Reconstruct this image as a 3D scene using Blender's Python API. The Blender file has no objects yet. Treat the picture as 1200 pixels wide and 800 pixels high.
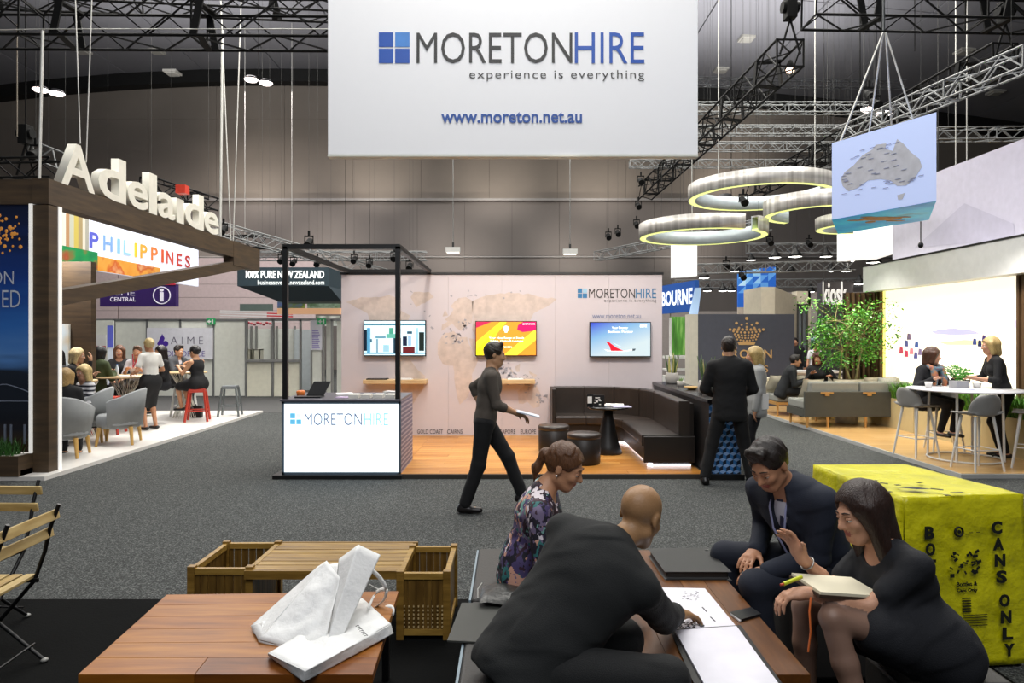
import bpy, bmesh, math, random
import numpy as np
from mathutils import Vector, Matrix
random.seed(7)
S = bpy.context.scene
COL = S.collection
# ---------------------------------------------------------------- camera
cam_d = bpy.data.cameras.new('camera'); cam = bpy.data.objects.new('camera', cam_d); COL.objects.link(cam)
cam.location = (0, 0, 1.8); cam.rotation_euler = (math.pi/2, 0, 0)
cam_d.sensor_width = 36; cam_d.lens = 24; cam_d.shift_y = -7/1200; cam_d.clip_end = 200
S.camera = cam
# ---------------------------------------------------------------- world, lights, exposure
w = bpy.data.worlds.new('world'); S.world = w; w.use_nodes = True
w.node_tree.nodes['Background'].inputs[0].default_value = (0.80, 0.88, 1.0, 1)
w.node_tree.nodes['Background'].inputs[1].default_value = 0.12
S.view_settings.view_transform = 'Standard'; S.view_settings.look = 'None'
S.view_settings.gamma = 1; S.view_settings.exposure = 0.0; S.view_settings.use_curve_mapping = False
def area(name, loc, size, power, col=(1, .96, .9), target=None, sy=None):
    d = bpy.data.lights.new(name, 'AREA'); d.energy = power; d.color = col; d.size = size
    if sy: d.shape = 'RECTANGLE'; d.size_y = sy
    o = bpy.data.objects.new(name, d); o.location = loc; COL.objects.link(o)
    if target is not None:
        o.rotation_euler = (Vector(target)-Vector(loc)).to_track_quat('-Z', 'Y').to_euler()
    return o
def spot(name, loc, target, power, ang=60, col=(1, .9, .78), blend=.8, r=.08):
    d = bpy.data.lights.new(name, 'SPOT'); d.energy = power; d.color = col; d.spot_size = math.radians(ang); d.spot_blend = blend; d.shadow_soft_size = r
    o = bpy.data.objects.new(name, d); o.location = loc; COL.objects.link(o)
    o.rotation_euler = (Vector(target)-Vector(loc)).to_track_quat('-Z', 'Y').to_euler()
    return o
LC = (1, .97, .90)
area('hall_light', (-6, 14, 11.5), 7, 1500, LC)
area('hall_light', (6.5, 13, 11.5), 7, 1400, LC)
area('hall_light', (0, 22, 12.5), 9, 1600, LC)
area('hall_light', (0, 7.5, 11), 5, 560, LC)
area('front_fill', (0, -1.5, 9.5), 7, 740, (.98, .98, 1), (0, 12, 3.2))  # added fill above the camera, brightens the hanging banner from the front
for lx, ly in ((-12, 24), (8, 25), (-6, 10), (10, 12)):
    o = area('ceiling_fill', (lx, ly, 11.0), 9, 1200, (1, .98, .97)); o.rotation_euler = (math.pi, 0, 0)  # added upward fills in place of bounced light, to brighten the ceiling
area('hall_light', (-12, 27, 12.5), 6, 1000, (1, .93, .93))
spot('stand_spot', (.9, 8.6, 4.1), (.4, 11.9, 1.7), 270, 100)
spot('stand_spot', (-1.3, 8.9, 4.1), (-1.5, 11.9, 1.5), 160, 95)
spot('stand_spot', (2.2, 9.0, 4.1), (1.6, 11.9, 1.3), 100, 95)
spot('left_stand_spot', (-8, 11.5, 3.6), (-7.5, 13, 0), 300, 130, (1, .95, .9))
spot('left_stand_spot', (-7, 14.6, 3.6), (-7, 14.9, 0), 300, 130, (1, .95, .9))
spot('right_stand_spot', (6.6, 9.4, 3.4), (6.6, 9.8, 0), 160, 130, (1, .95, .9))
spot('right_stand_spot', (6.4, 13.2, 3.6), (6.2, 13.2, 0), 180, 130, (1, .95, .9))
for sx, sz in ((-7.4, 8.5), (-13.5, 8.0), (-1, 8.0), (4.5, 8.0), (11, 8.5), (-16, 5), (-10, 4.8), (-3.2, 4.6), (3, 4.6), (9, 5)):
    spot('wall_washer', (sx, 32.5, sz+.6), (sx+.3, 36, sz+2.2), 420, 95, (1, .90, .80), 1)
# ---------------------------------------------------------------- helpers
PI = math.pi
def P(px, py, Y): return Vector(((px-600)/800*Y, Y, 1.8+(393-py)/800*Y))
def GY(py, z=0.): return (1.8-z)*800/(py-393)
def G(px, py, z=0.): return P(px, py, GY(py, z))
def lin(h):
    h = h.lstrip('#'); c = [int(h[i:i+2], 16)/255 for i in (0, 2, 4)]
    return tuple(x/12.92 if x <= .04045 else ((x+.055)/1.055)**2.4 for x in c)+(1,)
MATS = {}
def mat(col, rough=.6, metal=0., emit=0., bump=0., bs=60., var=0., vs=8., key=None, spec=None, stretch=None, alpha=None, coat=0.):
    k = key or (col, rough, metal, emit, bump, bs, var, vs, str(stretch), coat, spec)
    if k in MATS: return MATS[k]
    m = bpy.data.materials.new('mat_'+str(len(MATS))); m.use_nodes = True; MATS[k] = m
    nt = m.node_tree; b = nt.nodes['Principled BSDF']; L = nt.links
    c = lin(col)
    b.inputs['Base Color'].default_value = c; b.inputs['Roughness'].default_value = rough; b.inputs['Metallic'].default_value = metal
    if coat: b.inputs['Coat Weight'].default_value = coat
    if spec is not None: b.inputs['Specular IOR Level'].default_value = spec
    if emit:
        b.inputs['Emission Color'].default_value = c; b.inputs['Emission Strength'].default_value = emit
    tc = nt.nodes.new('ShaderNodeTexCoord'); src = tc.outputs['Object']
    if stretch:
        mp = nt.nodes.new('ShaderNodeMapping'); mp.inputs['Scale'].default_value = stretch; L.new(src, mp.inputs[0]); src = mp.outputs[0]
    vv = var if var else (.05 if not emit else 0)
    if vv:
        n = nt.nodes.new('ShaderNodeTexNoise'); n.inputs['Scale'].default_value = vs; n.inputs['Detail'].default_value = 6; L.new(src, n.inputs['Vector'])
        r = nt.nodes.new('ShaderNodeMapRange'); r.inputs[1].default_value = .3; r.inputs[2].default_value = .7
        r.inputs[3].default_value = 1-vv; r.inputs[4].default_value = 1+vv; L.new(n.outputs[0], r.inputs[0])
        mx = nt.nodes.new('ShaderNodeVectorMath'); mx.operation = 'SCALE'; mx.inputs[0].default_value = c[:3]; L.new(r.outputs[0], mx.inputs['Scale'])
        L.new(mx.outputs[0], b.inputs['Base Color'])
    if bump:
        n2 = nt.nodes.new('ShaderNodeTexNoise'); n2.inputs['Scale'].default_value = bs; n2.inputs['Detail'].default_value = 4; L.new(src, n2.inputs['Vector'])
        bp = nt.nodes.new('ShaderNodeBump'); bp.inputs['Strength'].default_value = bump; bp.inputs['Distance'].default_value = .01
        L.new(n2.outputs[0], bp.inputs['Height']); L.new(bp.outputs[0], b.inputs['Normal'])
    return m
def ramp_mat(key, coords_scale, stops, rough=.6, noise=(4, 6), bump=0, wave=None, emit=0., interp='LINEAR', kind='noise', coat=0):
    if key in MATS: return MATS[key]
    m = bpy.data.materials.new(key); m.use_nodes = True; MATS[key] = m
    nt = m.node_tree; b = nt.nodes['Principled BSDF']; L = nt.links; b.inputs['Roughness'].default_value = rough
    b.inputs['Coat Weight'].default_value = coat
    tc = nt.nodes.new('ShaderNodeTexCoord'); mp = nt.nodes.new('ShaderNodeMapping'); mp.inputs['Scale'].default_value = coords_scale
    L.new(tc.outputs['Object'], mp.inputs[0])
    if kind == 'vor':
        n = nt.nodes.new('ShaderNodeTexVoronoi'); n.inputs['Scale'].default_value = noise[0]
        n3 = nt.nodes.new('ShaderNodeTexNoise'); n3.inputs['Scale'].default_value = noise[0]*.6
        ad = nt.nodes.new('ShaderNodeMixRGB'); ad.inputs[0].default_value = .35; L.new(mp.outputs[0], ad.inputs[1]); L.new(n3.outputs[1], ad.inputs[2])
        L.new(ad.outputs[0], n.inputs['Vector']); sp = nt.nodes.new('ShaderNodeSeparateColor'); L.new(n.outputs['Color'], sp.inputs[0]); out = sp.outputs[0]
    else:
        n = nt.nodes.new('ShaderNodeTexNoise'); n.inputs['Scale'].default_value = noise[0]; n.inputs['Detail'].default_value = noise[1]
        L.new(mp.outputs[0], n.inputs['Vector']); out = n.outputs[0]
    r = nt.nodes.new('ShaderNodeValToRGB'); cr = r.color_ramp; cr.interpolation = interp
    while len(cr.elements) < len(stops): cr.elements.new(.5)
    for e, (p, c) in zip(cr.elements, stops): e.position = p; e.color = lin(c)
    L.new(out, r.inputs[0]); L.new(r.outputs[0], b.inputs['Base Color'])
    if emit: L.new(r.outputs[0], b.inputs['Emission Color']); b.inputs['Emission Strength'].default_value = emit
    if bump:
        bp = nt.nodes.new('ShaderNodeBump'); bp.inputs['Strength'].default_value = bump; bp.inputs['Distance'].default_value = .01
        L.new(out, bp.inputs['Height']); L.new(bp.outputs[0], b.inputs['Normal'])
    return m
def tag(o, label=None, cat=None, group=None, kind=None):
    if label: o['label'] = label
    if cat: o['category'] = cat
    if group: o['group'] = group
    if kind: o['kind'] = kind
    return o
ROOTLOC = {}
def thing(name, label, cat, loc=(0, 0, 0), group=None):
    o = bpy.data.objects.new(name, None); COL.objects.link(o); o.location = loc; o.empty_display_size = .1
    ROOTLOC[o.name] = Vector(loc)
    return tag(o, label, cat, group)
def rl(o):
    v = Vector((0, 0, 0))
    while o is not None: v = v+ROOTLOC.get(o.name, Vector((0, 0, 0))); o = o.parent
    return v
def struct_group(name):
    o = bpy.data.objects.new(name, None); COL.objects.link(o); o['kind'] = 'structure'; return o
def kids(o): return [c for c in CH.get(o.name, [])]
CH = {}
def setparent(o, p):
    o.parent = p; CH.setdefault(p.name, []).append(o)
def copy_tree(o, parent=None):
    c = o.copy(); COL.objects.link(c)
    if o.name in ROOTLOC: ROOTLOC[c.name] = ROOTLOC[o.name].copy()
    if parent is not None: setparent(c, parent)
    for k in list(kids(o)): copy_tree(k, c)
    return c
def place(o, loc, rz=0, label=None, group=None):
    o.location = loc; o.rotation_euler = (0, 0, rz)
    if label: o['label'] = label
    if group: o['group'] = group
    return o
def finish(name, me, m, parent, kind=None):
    ms = m if isinstance(m, (list, tuple)) else [m]
    for x in ms: me.materials.append(x)
    o = bpy.data.objects.new(name, me); COL.objects.link(o)
    if parent is not None:
        d = rl(parent); setparent(o, parent)
        if d.length > 0: me.transform(Matrix.Translation(-d))
    else:
        n = len(me.vertices); a = np.empty(n*3); me.vertices.foreach_get('co', a); a = a.reshape(-1, 3)
        c = Vector(((a[:, 0].min()+a[:, 0].max())/2, (a[:, 1].min()+a[:, 1].max())/2, a[:, 2].min()))
        me.transform(Matrix.Translation(-c)); o.location = c; ROOTLOC[o.name] = c
    if kind: o['kind'] = kind
    return o
class MB:
    def __init__(s): s.v = []; s.f = []; s.sm = []; s.mi = []
    def add(s, vs, fs, smooth=False, mi=0):
        b = len(s.v); s.v += [tuple(v) for v in vs]
        for f in fs: s.f.append([i+b for i in f]); s.sm.append(smooth); s.mi.append(mi)
        return s
    def box(s, c, d, rz=0, rot=None, mi=0):
        R = rot or Matrix.Rotation(rz, 3, 'Z'); c = Vector(c)
        vs = [c+R @ Vector((x*d[0]/2, y*d[1]/2, z*d[2]/2)) for x in (-1, 1) for y in (-1, 1) for z in (-1, 1)]
        return s.add(vs, [(0, 1, 3, 2), (4, 6, 7, 5), (0, 4, 5, 1), (2, 3, 7, 6), (0, 2, 6, 4), (1, 5, 7, 3)], mi=mi)
    def bx(s, x0, x1, y0, y1, z0, z1, mi=0): return s.box(((x0+x1)/2, (y0+y1)/2, (z0+z1)/2), (abs(x1-x0), abs(y1-y0), abs(z1-z0)), mi=mi)
    def bar(s, a, b, w, h=None, up=(0, 0, 1), mi=0):
        a, b = Vector(a), Vector(b); d = b-a; L = d.length; d.normalize(); u = Vector(up)
        if abs(d.dot(u)) > .99: u = Vector((0, 1, 0))
        x = d.cross(u).normalized(); u = x.cross(d)
        return s.box((a+b)/2, (w, L, h or w), rot=Matrix((x, d, u)).transposed(), mi=mi)
    def cyl(s, a, b, r0, r1=None, n=12, caps=True, smooth=True, mi=0):
        a, b = Vector(a), Vector(b); r1 = r0 if r1 is None else r1; d = (b-a).normalized()
        u = Vector((0, 0, 1)) if abs(d.z) < .99 else Vector((1, 0, 0)); x = d.cross(u).normalized(); y = x.cross(d)
        vs = []
        for i in range(n):
            t = 2*PI*i/n; o = x*math.cos(t)+y*math.sin(t); vs += [a+o*r0, b+o*r1]
        s.add(vs, [(2*i, 2*((i+1) % n), 2*((i+1) % n)+1, 2*i+1) for i in range(n)], smooth, mi)
        if caps: s.add(vs, [[2*i for i in range(n)][::-1], [2*i+1 for i in range(n)]], False, mi)
        return s
    def tube(s, pts, r, n=8, mi=0, closed=False):
        pts = [Vector(p) for p in pts]; m = len(pts); vs = []; up = None
        for i, p in enumerate(pts):
            d = (pts[(i+1) % m if closed else min(i+1, m-1)]-pts[(i-1) % m if closed else max(i-1, 0)]).normalized()
            if up is None: up = Vector((0, 0, 1)) if abs(d.z) < .9 else Vector((0, 1, 0))
            x = d.cross(up).normalized(); y = x.cross(d); up = y
            rr = r[i] if isinstance(r, (list, tuple)) else r
            vs += [p+(x*math.cos(2*PI*j/n)+y*math.sin(2*PI*j/n))*rr for j in range(n)]
        fs = [(i*n+j, i*n+(j+1) % n, ((i+1) % m)*n+(j+1) % n, ((i+1) % m)*n+j) for i in range(m if closed else m-1) for j in range(n)]
        s.add(vs, fs, True, mi)
        if not closed: s.add(vs, [list(range(n))[::-1], list(range((m-1)*n, m*n))], False, mi)
        return s
    def lathe(s, c, prof, n=24, mi=0, smooth=True, axis=None):
        c = Vector(c); vs = []; m = len(prof)
        for i in range(n):
            t = 2*PI*i/n
            for r, z in prof: vs.append(c+Vector((r*math.cos(t), r*math.sin(t), z)))
        return s.add(vs, [(i*m+j, ((i+1) % n)*m+j, ((i+1) % n)*m+j+1, i*m+j+1) for i in range(n) for j in range(m-1)], smooth, mi)
    def ell(s, c, r, n=12, m=8, R=None, mi=0):
        c = Vector(c); R = R or Matrix.Identity(3); vs = []
        for i in range(m+1):
            a = PI*i/m
            for j in range(n):
                b = 2*PI*j/n; vs.append(c+R @ Vector((r[0]*math.sin(a)*math.cos(b), r[1]*math.sin(a)*math.sin(b), r[2]*math.cos(a))))
        return s.add(vs, [(i*n+j, (i+1)*n+j, (i+1)*n+(j+1) % n, i*n+(j+1) % n) for i in range(m) for j in range(n)], True, mi)
    def poly(s, pts, th, mi=0):
        # flat polygon given in order, thickened along its normal
        pts = [Vector(p) for p in pts]; nrm = Vector((0, 0, 0))
        for i in range(len(pts)): nrm += pts[i].cross(pts[(i+1) % len(pts)])
        nrm.normalize(); n = len(pts); a = pts; b = [p+nrm*th for p in pts]
        s.add(a+b, [list(range(n))[::-1], list(range(n, 2*n))]+[(i, (i+1) % n, n+(i+1) % n, n+i) for i in range(n)], mi=mi)
        return s
    def prism(s, p2, O, R, U, th, mi=0):
        O, R, U = Vector(O), Vector(R), Vector(U)
        return s.poly([O+R*x+U*y for x, y in p2], th, mi)
    def build(s, name, m, parent=None, kind=None, bevel=0, seg=2, sub=0):
        me = bpy.data.meshes.new(name); me.from_pydata(s.v, [], s.f)
        me.polygons.foreach_set('use_smooth', s.sm); me.polygons.foreach_set('material_index', s.mi); me.update()
        o = finish(name, me, m, parent, kind)
        if bevel:
            md = o.modifiers.new('bevel', 'BEVEL'); md.width = bevel; md.segments = seg; md.limit_method = 'ANGLE'; md.angle_limit = .6
        if sub:
            md = o.modifiers.new('sub', 'SUBSURF'); md.levels = sub; md.render_levels = sub
        return o
def text(s, name, O, R, U, width, height, m, parent, depth=.004, off=0., spacing=1., res=3, kind=None, low=False):
    """s set so that its bounding box starts at O and measures width along R and height along U"""
    cu = bpy.data.curves.new('t', 'FONT'); cu.body = s; cu.offset = off; cu.space_character = spacing; cu.resolution_u = res
    cu.extrude = .02
    o = bpy.data.objects.new('t', cu); COL.objects.link(o)
    dg = bpy.context.evaluated_depsgraph_get(); dg.update()
    me = bpy.data.meshes.new_from_object(o.evaluated_get(dg)); bpy.data.objects.remove(o); bpy.data.curves.remove(cu)
    n = len(me.vertices); a = np.empty(n*3); me.vertices.foreach_get('co', a); a = a.reshape(-1, 3)
    mn = a.min(0); mx = a.max(0); q = (a-mn)/(mx-mn+1e-9)
    R = Vector(R).normalized(); U = Vector(U).normalized(); N = R.cross(U)
    O = np.array(O); out = O+np.outer(q[:, 0]*width, R)+np.outer(q[:, 1]*height, U)+np.outer(q[:, 2]*depth, N)
    me.vertices.foreach_set('co', out.ravel()); me.update(); me.name = name; me.materials.clear()
    return finish(name, me, m, parent, kind)
def text_front(s, name, x0, y0, x1, y1, Y, m, parent, depth=.004, **k):
    a = P(x0, y1, Y); b = P(x1, y0, Y); return text(s, name, a, (1, 0, 0), (0, 0, 1), b.x-a.x, b.z-a.z, m, parent, depth, **k)
def grid_sheet(name, corners, nu, nv, m, parent, amp=.01, fr=6, th=.002, seed=0, kind=None, fn=None):
    """bilinear sheet over 4 corners with crumple relief; solidified"""
    A, B, C, D = [Vector(c) for c in corners]; n = (B-A).cross(D-A).normalized(); vs = []
    from mathutils import noise
    for i in range(nu+1):
        for j in range(nv+1):
            u, v = i/nu, j/nv; p = A*(1-u)*(1-v)+B*u*(1-v)+C*u*v+D*(1-u)*v
            e = min(u, 1-u, v, 1-v)*4; e = min(e, 1)
            q = p*fr+Vector((seed, seed*1.7, 0))
            h = abs(noise.noise(q))*1.6-.4+noise.noise(q*2.7)*.4
            p = p+n*amp*h*(.25+.75*e)
            if fn: p = fn(u, v, p)
            vs.append(p)
    fs = [(i*(nv+1)+j, (i+1)*(nv+1)+j, (i+1)*(nv+1)+j+1, i*(nv+1)+j+1) for i in range(nu) for j in range(nv)]
    mb = MB(); mb.add(vs, fs, True); o = mb.build(name, m, parent, kind)
    if th:
        md = o.modifiers.new('sol', 'SOLIDIFY'); md.thickness = th; md.offset = 0
    return o
# ---------------------------------------------------------------- signed-distance surface builder (bodies, clothes, hair)
CORN = np.array([(x, y, z) for x in (0, 1) for y in (0, 1) for z in (0, 1)])
EDG = [(a, b) for a in range(8) for b in range(a+1, 8) if np.abs(CORN[a]-CORN[b]).sum() == 1]
def cone(a, b, ra, rb=None, mi=0, k=.02, side=None, st=1., op='add'):
    return dict(t='c', a=np.array(a, float), b=np.array(b, float), ra=ra, rb=ra if rb is None else rb, mi=mi, k=k, side=None if side is None else np.array(side, float), st=st, op=op)
def ellp(c, r, axes=None, mi=0, k=.02, op='add'):
    ax = np.eye(3) if axes is None else np.array([list(x) for x in axes], float)
    return dict(t='e', c=np.array(c, float), r=np.array(r, float), ax=ax, mi=mi, k=k, op=op)
def pdist(p, X):
    if p['t'] == 'c':
        a, b = p['a'], p['b']; ra, rb = p['ra'], p['rb']; f = 1.
        if p['side'] is not None and p['st'] != 1:
            s = p['side']/np.linalg.norm(p['side']); mid = (a+b)/2; f = p['st']
            X = X-(1-1/f)*np.tensordot(X-mid, s, 1)[..., None]*s
            a = a-(1-1/f)*np.dot(a-mid, s)*s; b = b-(1-1/f)*np.dot(b-mid, s)*s
        d = b-a; L2 = max(d.dot(d), 1e-12); t = np.clip(((X-a) @ d)/L2, 0, 1)
        q = X-a-t[..., None]*d
        return np.sqrt((q*q).sum(-1))-(ra+(rb-ra)*t)
    q = (X-p['c']) @ p['ax'].T/p['r']; k0 = np.sqrt((q*q).sum(-1)); q2 = q/p['r']; k1 = np.sqrt((q2*q2).sum(-1))+1e-9
    return k0*(k0-1)/k1
def pbox(p):
    if p['t'] == 'c':
        r = max(p['ra'], p['rb'])*(p['st'] if p['side'] is not None else 1)
        return np.minimum(p['a'], p['b'])-r, np.maximum(p['a'], p['b'])+r
    e = np.sqrt(((p['ax']*p['r'][:, None])**2).sum(0)); return p['c']-e, p['c']+e
def sdf_mesh(name, prims, vox, mats, parent, wrinkle=0., wf=9.):
    add = [p for p in prims if p['op'] == 'add']; bb = [pbox(p) for p in add]
    pk = 3*vox+max(p['k'] for p in add)*.35
    lo = np.min([b[0] for b in bb], 0)-pk; hi = np.max([b[1] for b in bb], 0)+pk
    n = np.ceil((hi-lo)/vox).astype(int)+1
    F = np.full(n, .3, np.float32); Mi = np.zeros(n, np.int8)
    for p in prims:
        b0, b1 = pbox(p); pad = p['k']*1.1+2.5*vox
        i0 = np.maximum(((b0-pad-lo)/vox).astype(int), 0); i1 = np.minimum(((b1+pad-lo)/vox).astype(int)+2, n)
        if (i1 <= i0).any(): continue
        ax = [lo[c]+vox*np.arange(i0[c], i1[c]) for c in range(3)]
        X = np.stack(np.meshgrid(*ax, indexing='ij'), -1); d = pdist(p, X)
        sl = tuple(slice(i0[c], i1[c]) for c in range(3)); f = F[sl]; k = p['k']
        if p['op'] == 'add':
            m = d < f; Mi[sl][m] = p['mi']
            h = np.clip(k-np.abs(f-d), 0, None)/k; F[sl] = np.minimum(f, d)-h*h*k/4
        elif p['op'] == 'paint':
            Mi[sl][d < 0] = p['mi']
        else:
            d = -d; h = np.clip(k-np.abs(f-d), 0, None)/k; F[sl] = np.maximum(f, d)+h*h*k/4
    if wrinkle:
        ax = [lo[c]+vox*np.arange(n[c]) for c in range(3)]; X = np.meshgrid(*ax, indexing='ij')
        nz = np.zeros(n, np.float32); rng = np.random.RandomState(len(prims))
        for q in range(5):
            kx = rng.normal(size=3)*wf*(1+.5*q); nz += np.sin(kx[0]*X[0]+kx[1]*X[1]+kx[2]*X[2]+rng.uniform(0, 6)+1.5*nz)/(1+.3*q)
        F = F+nz*wrinkle
    Sg = F < 0; c8 = sum(Sg[x:n[0]-1+x, y:n[1]-1+y, z:n[2]-1+z].astype(np.int8) for x, y, z in CORN)
    I = np.argwhere((c8 > 0) & (c8 < 8))
    if len(I) == 0: return None
    idx = np.full(n, -1, np.int32); idx[I[:, 0], I[:, 1], I[:, 2]] = np.arange(len(I))
    V = np.stack([F[I[:, 0]+x, I[:, 1]+y, I[:, 2]+z] for x, y, z in CORN], 1)
    acc = np.zeros((len(I), 3)); cnt = np.zeros(len(I))
    for a, b in EDG:
        va, vb = V[:, a], V[:, b]; m = (va < 0) != (vb < 0); t = np.where(m, va/(va-vb+1e-12), 0)[:, None]
        acc += np.where(m[:, None], CORN[a]+t*(CORN[b]-CORN[a]), 0); cnt += m
    co = lo+vox*(I+acc/cnt[:, None]); mi = Mi[I[:, 0], I[:, 1], I[:, 2]]
    quads = []
    for ax_ in range(3):
        u, v = (ax_+1) % 3, (ax_+2) % 3; A = Sg.take(range(0, n[ax_]-1), ax_); B = Sg.take(range(1, n[ax_]), ax_)
        E = np.argwhere(A != B); E = E[(E[:, u] > 0) & (E[:, v] > 0)]
        s0 = Sg[E[:, 0], E[:, 1], E[:, 2]]
        def at(du, dv):
            q = E.copy(); q[:, u] -= du; q[:, v] -= dv; return idx[q[:, 0], q[:, 1], q[:, 2]]
        Q = np.stack([at(1, 1), at(0, 1), at(0, 0), at(1, 0)], 1); Q[~s0] = Q[~s0][:, ::-1]; quads.append(Q)
    Q = np.concatenate(quads); Q = Q[(Q >= 0).all(1)]
    me = bpy.data.meshes.new(name); me.vertices.add(len(co)); me.vertices.foreach_set('co', co.astype(np.float32).ravel())
    me.loops.add(len(Q)*4); me.loops.foreach_set('vertex_index', Q.astype(np.int32).ravel())
    me.polygons.add(len(Q)); me.polygons.foreach_set('loop_start', np.arange(len(Q), dtype=np.int32)*4); me.polygons.foreach_set('loop_total', np.full(len(Q), 4, np.int32))
    me.polygons.foreach_set('use_smooth', np.ones(len(Q), bool)); me.polygons.foreach_set('material_index', mi[Q[:, 0]].astype(np.int32))
    me.update(calc_edges=True); me.validate()
    return finish(name, me, mats, parent)
# ---------------------------------------------------------------- people
def ik(a, t, l1, l2, pole):
    a, t, pole = Vector(a), Vector(t), Vector(pole); d = t-a; L = d.length
    L2 = min(L, (l1+l2)*.995); d.normalize(); t = a+d*L2
    x = (l1*l1-l2*l2+L2*L2)/(2*L2); h = math.sqrt(max(l1*l1-x*x, 0))
    p = pole-d*pole.dot(d); p = p.normalized() if p.length > 1e-6 else Vector((0, 0, 1))
    return a+d*x+p*h, t
def V3(x): return Vector(x)
def hand_prims(w, d, n, right, s, curl=.5, mi=0, spread=1., point=False):
    d = Vector(d).normalized(); n = Vector(n); n = (n-d*n.dot(d)).normalized(); t = (d.cross(n) if right else n.cross(d))
    # t = thumb side
    pr = [cone(w-d*.01*s, w+d*.03*s, .024*s, .024*s, mi, .02, t, 1.25), cone(w+d*.03*s, w+d*.075*s, .019*s, .018*s, mi, .02, t, 2.0)]
    ln = [(.040, .026, .022), (.045, .029, .023), (.042, .027, .022), (.033, .021, .019)]
    for i in range(4):
        o = (.030-.0195*i)*s; b = w+d*(.085-.004*abs(i-1))*s+t*o; dd = (d+t*(.16-.10*i)*spread).normalized(); c = curl
        if point and i == 0: c = .1
        for j, l in enumerate(ln[i]):
            dd = (Matrix.Rotation(c*(1.0 if j else .7), 3, n.cross(dd)*-1) @ dd).normalized() if False else (dd*math.cos(c*(1 if j else .7))+n*math.sin(c*(1 if j else .7))).normalized()
            e = b+dd*l*s; pr.append(cone(b, e, (.0095-.0008*j)*s, (.0088-.0008*j)*s, mi, .006)); b = e
    b = w+d*.025*s+t*.026*s; dd = (d*.75+t*.75+n*.25).normalized()
    for j, l in enumerate((.035, .03, .024)):
        e = b+dd*l*s; pr.append(cone(b, e, (.0125-.0015*j)*s, (.011-.0012*j)*s, mi, .010)); b = e; dd = (dd+n*curl*.4-t*curl*.3).normalized()
    return pr
def frame(f, up=(0, 0, 1), roll=0):
    f = Vector(f).normalized(); u = Vector(up); u = (u-f*u.dot(f)).normalized(); s = f.cross(u)
    if roll:
        R = Matrix.Rotation(roll, 3, f); u = R @ u; s = R @ s
    return f, u, s
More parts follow.
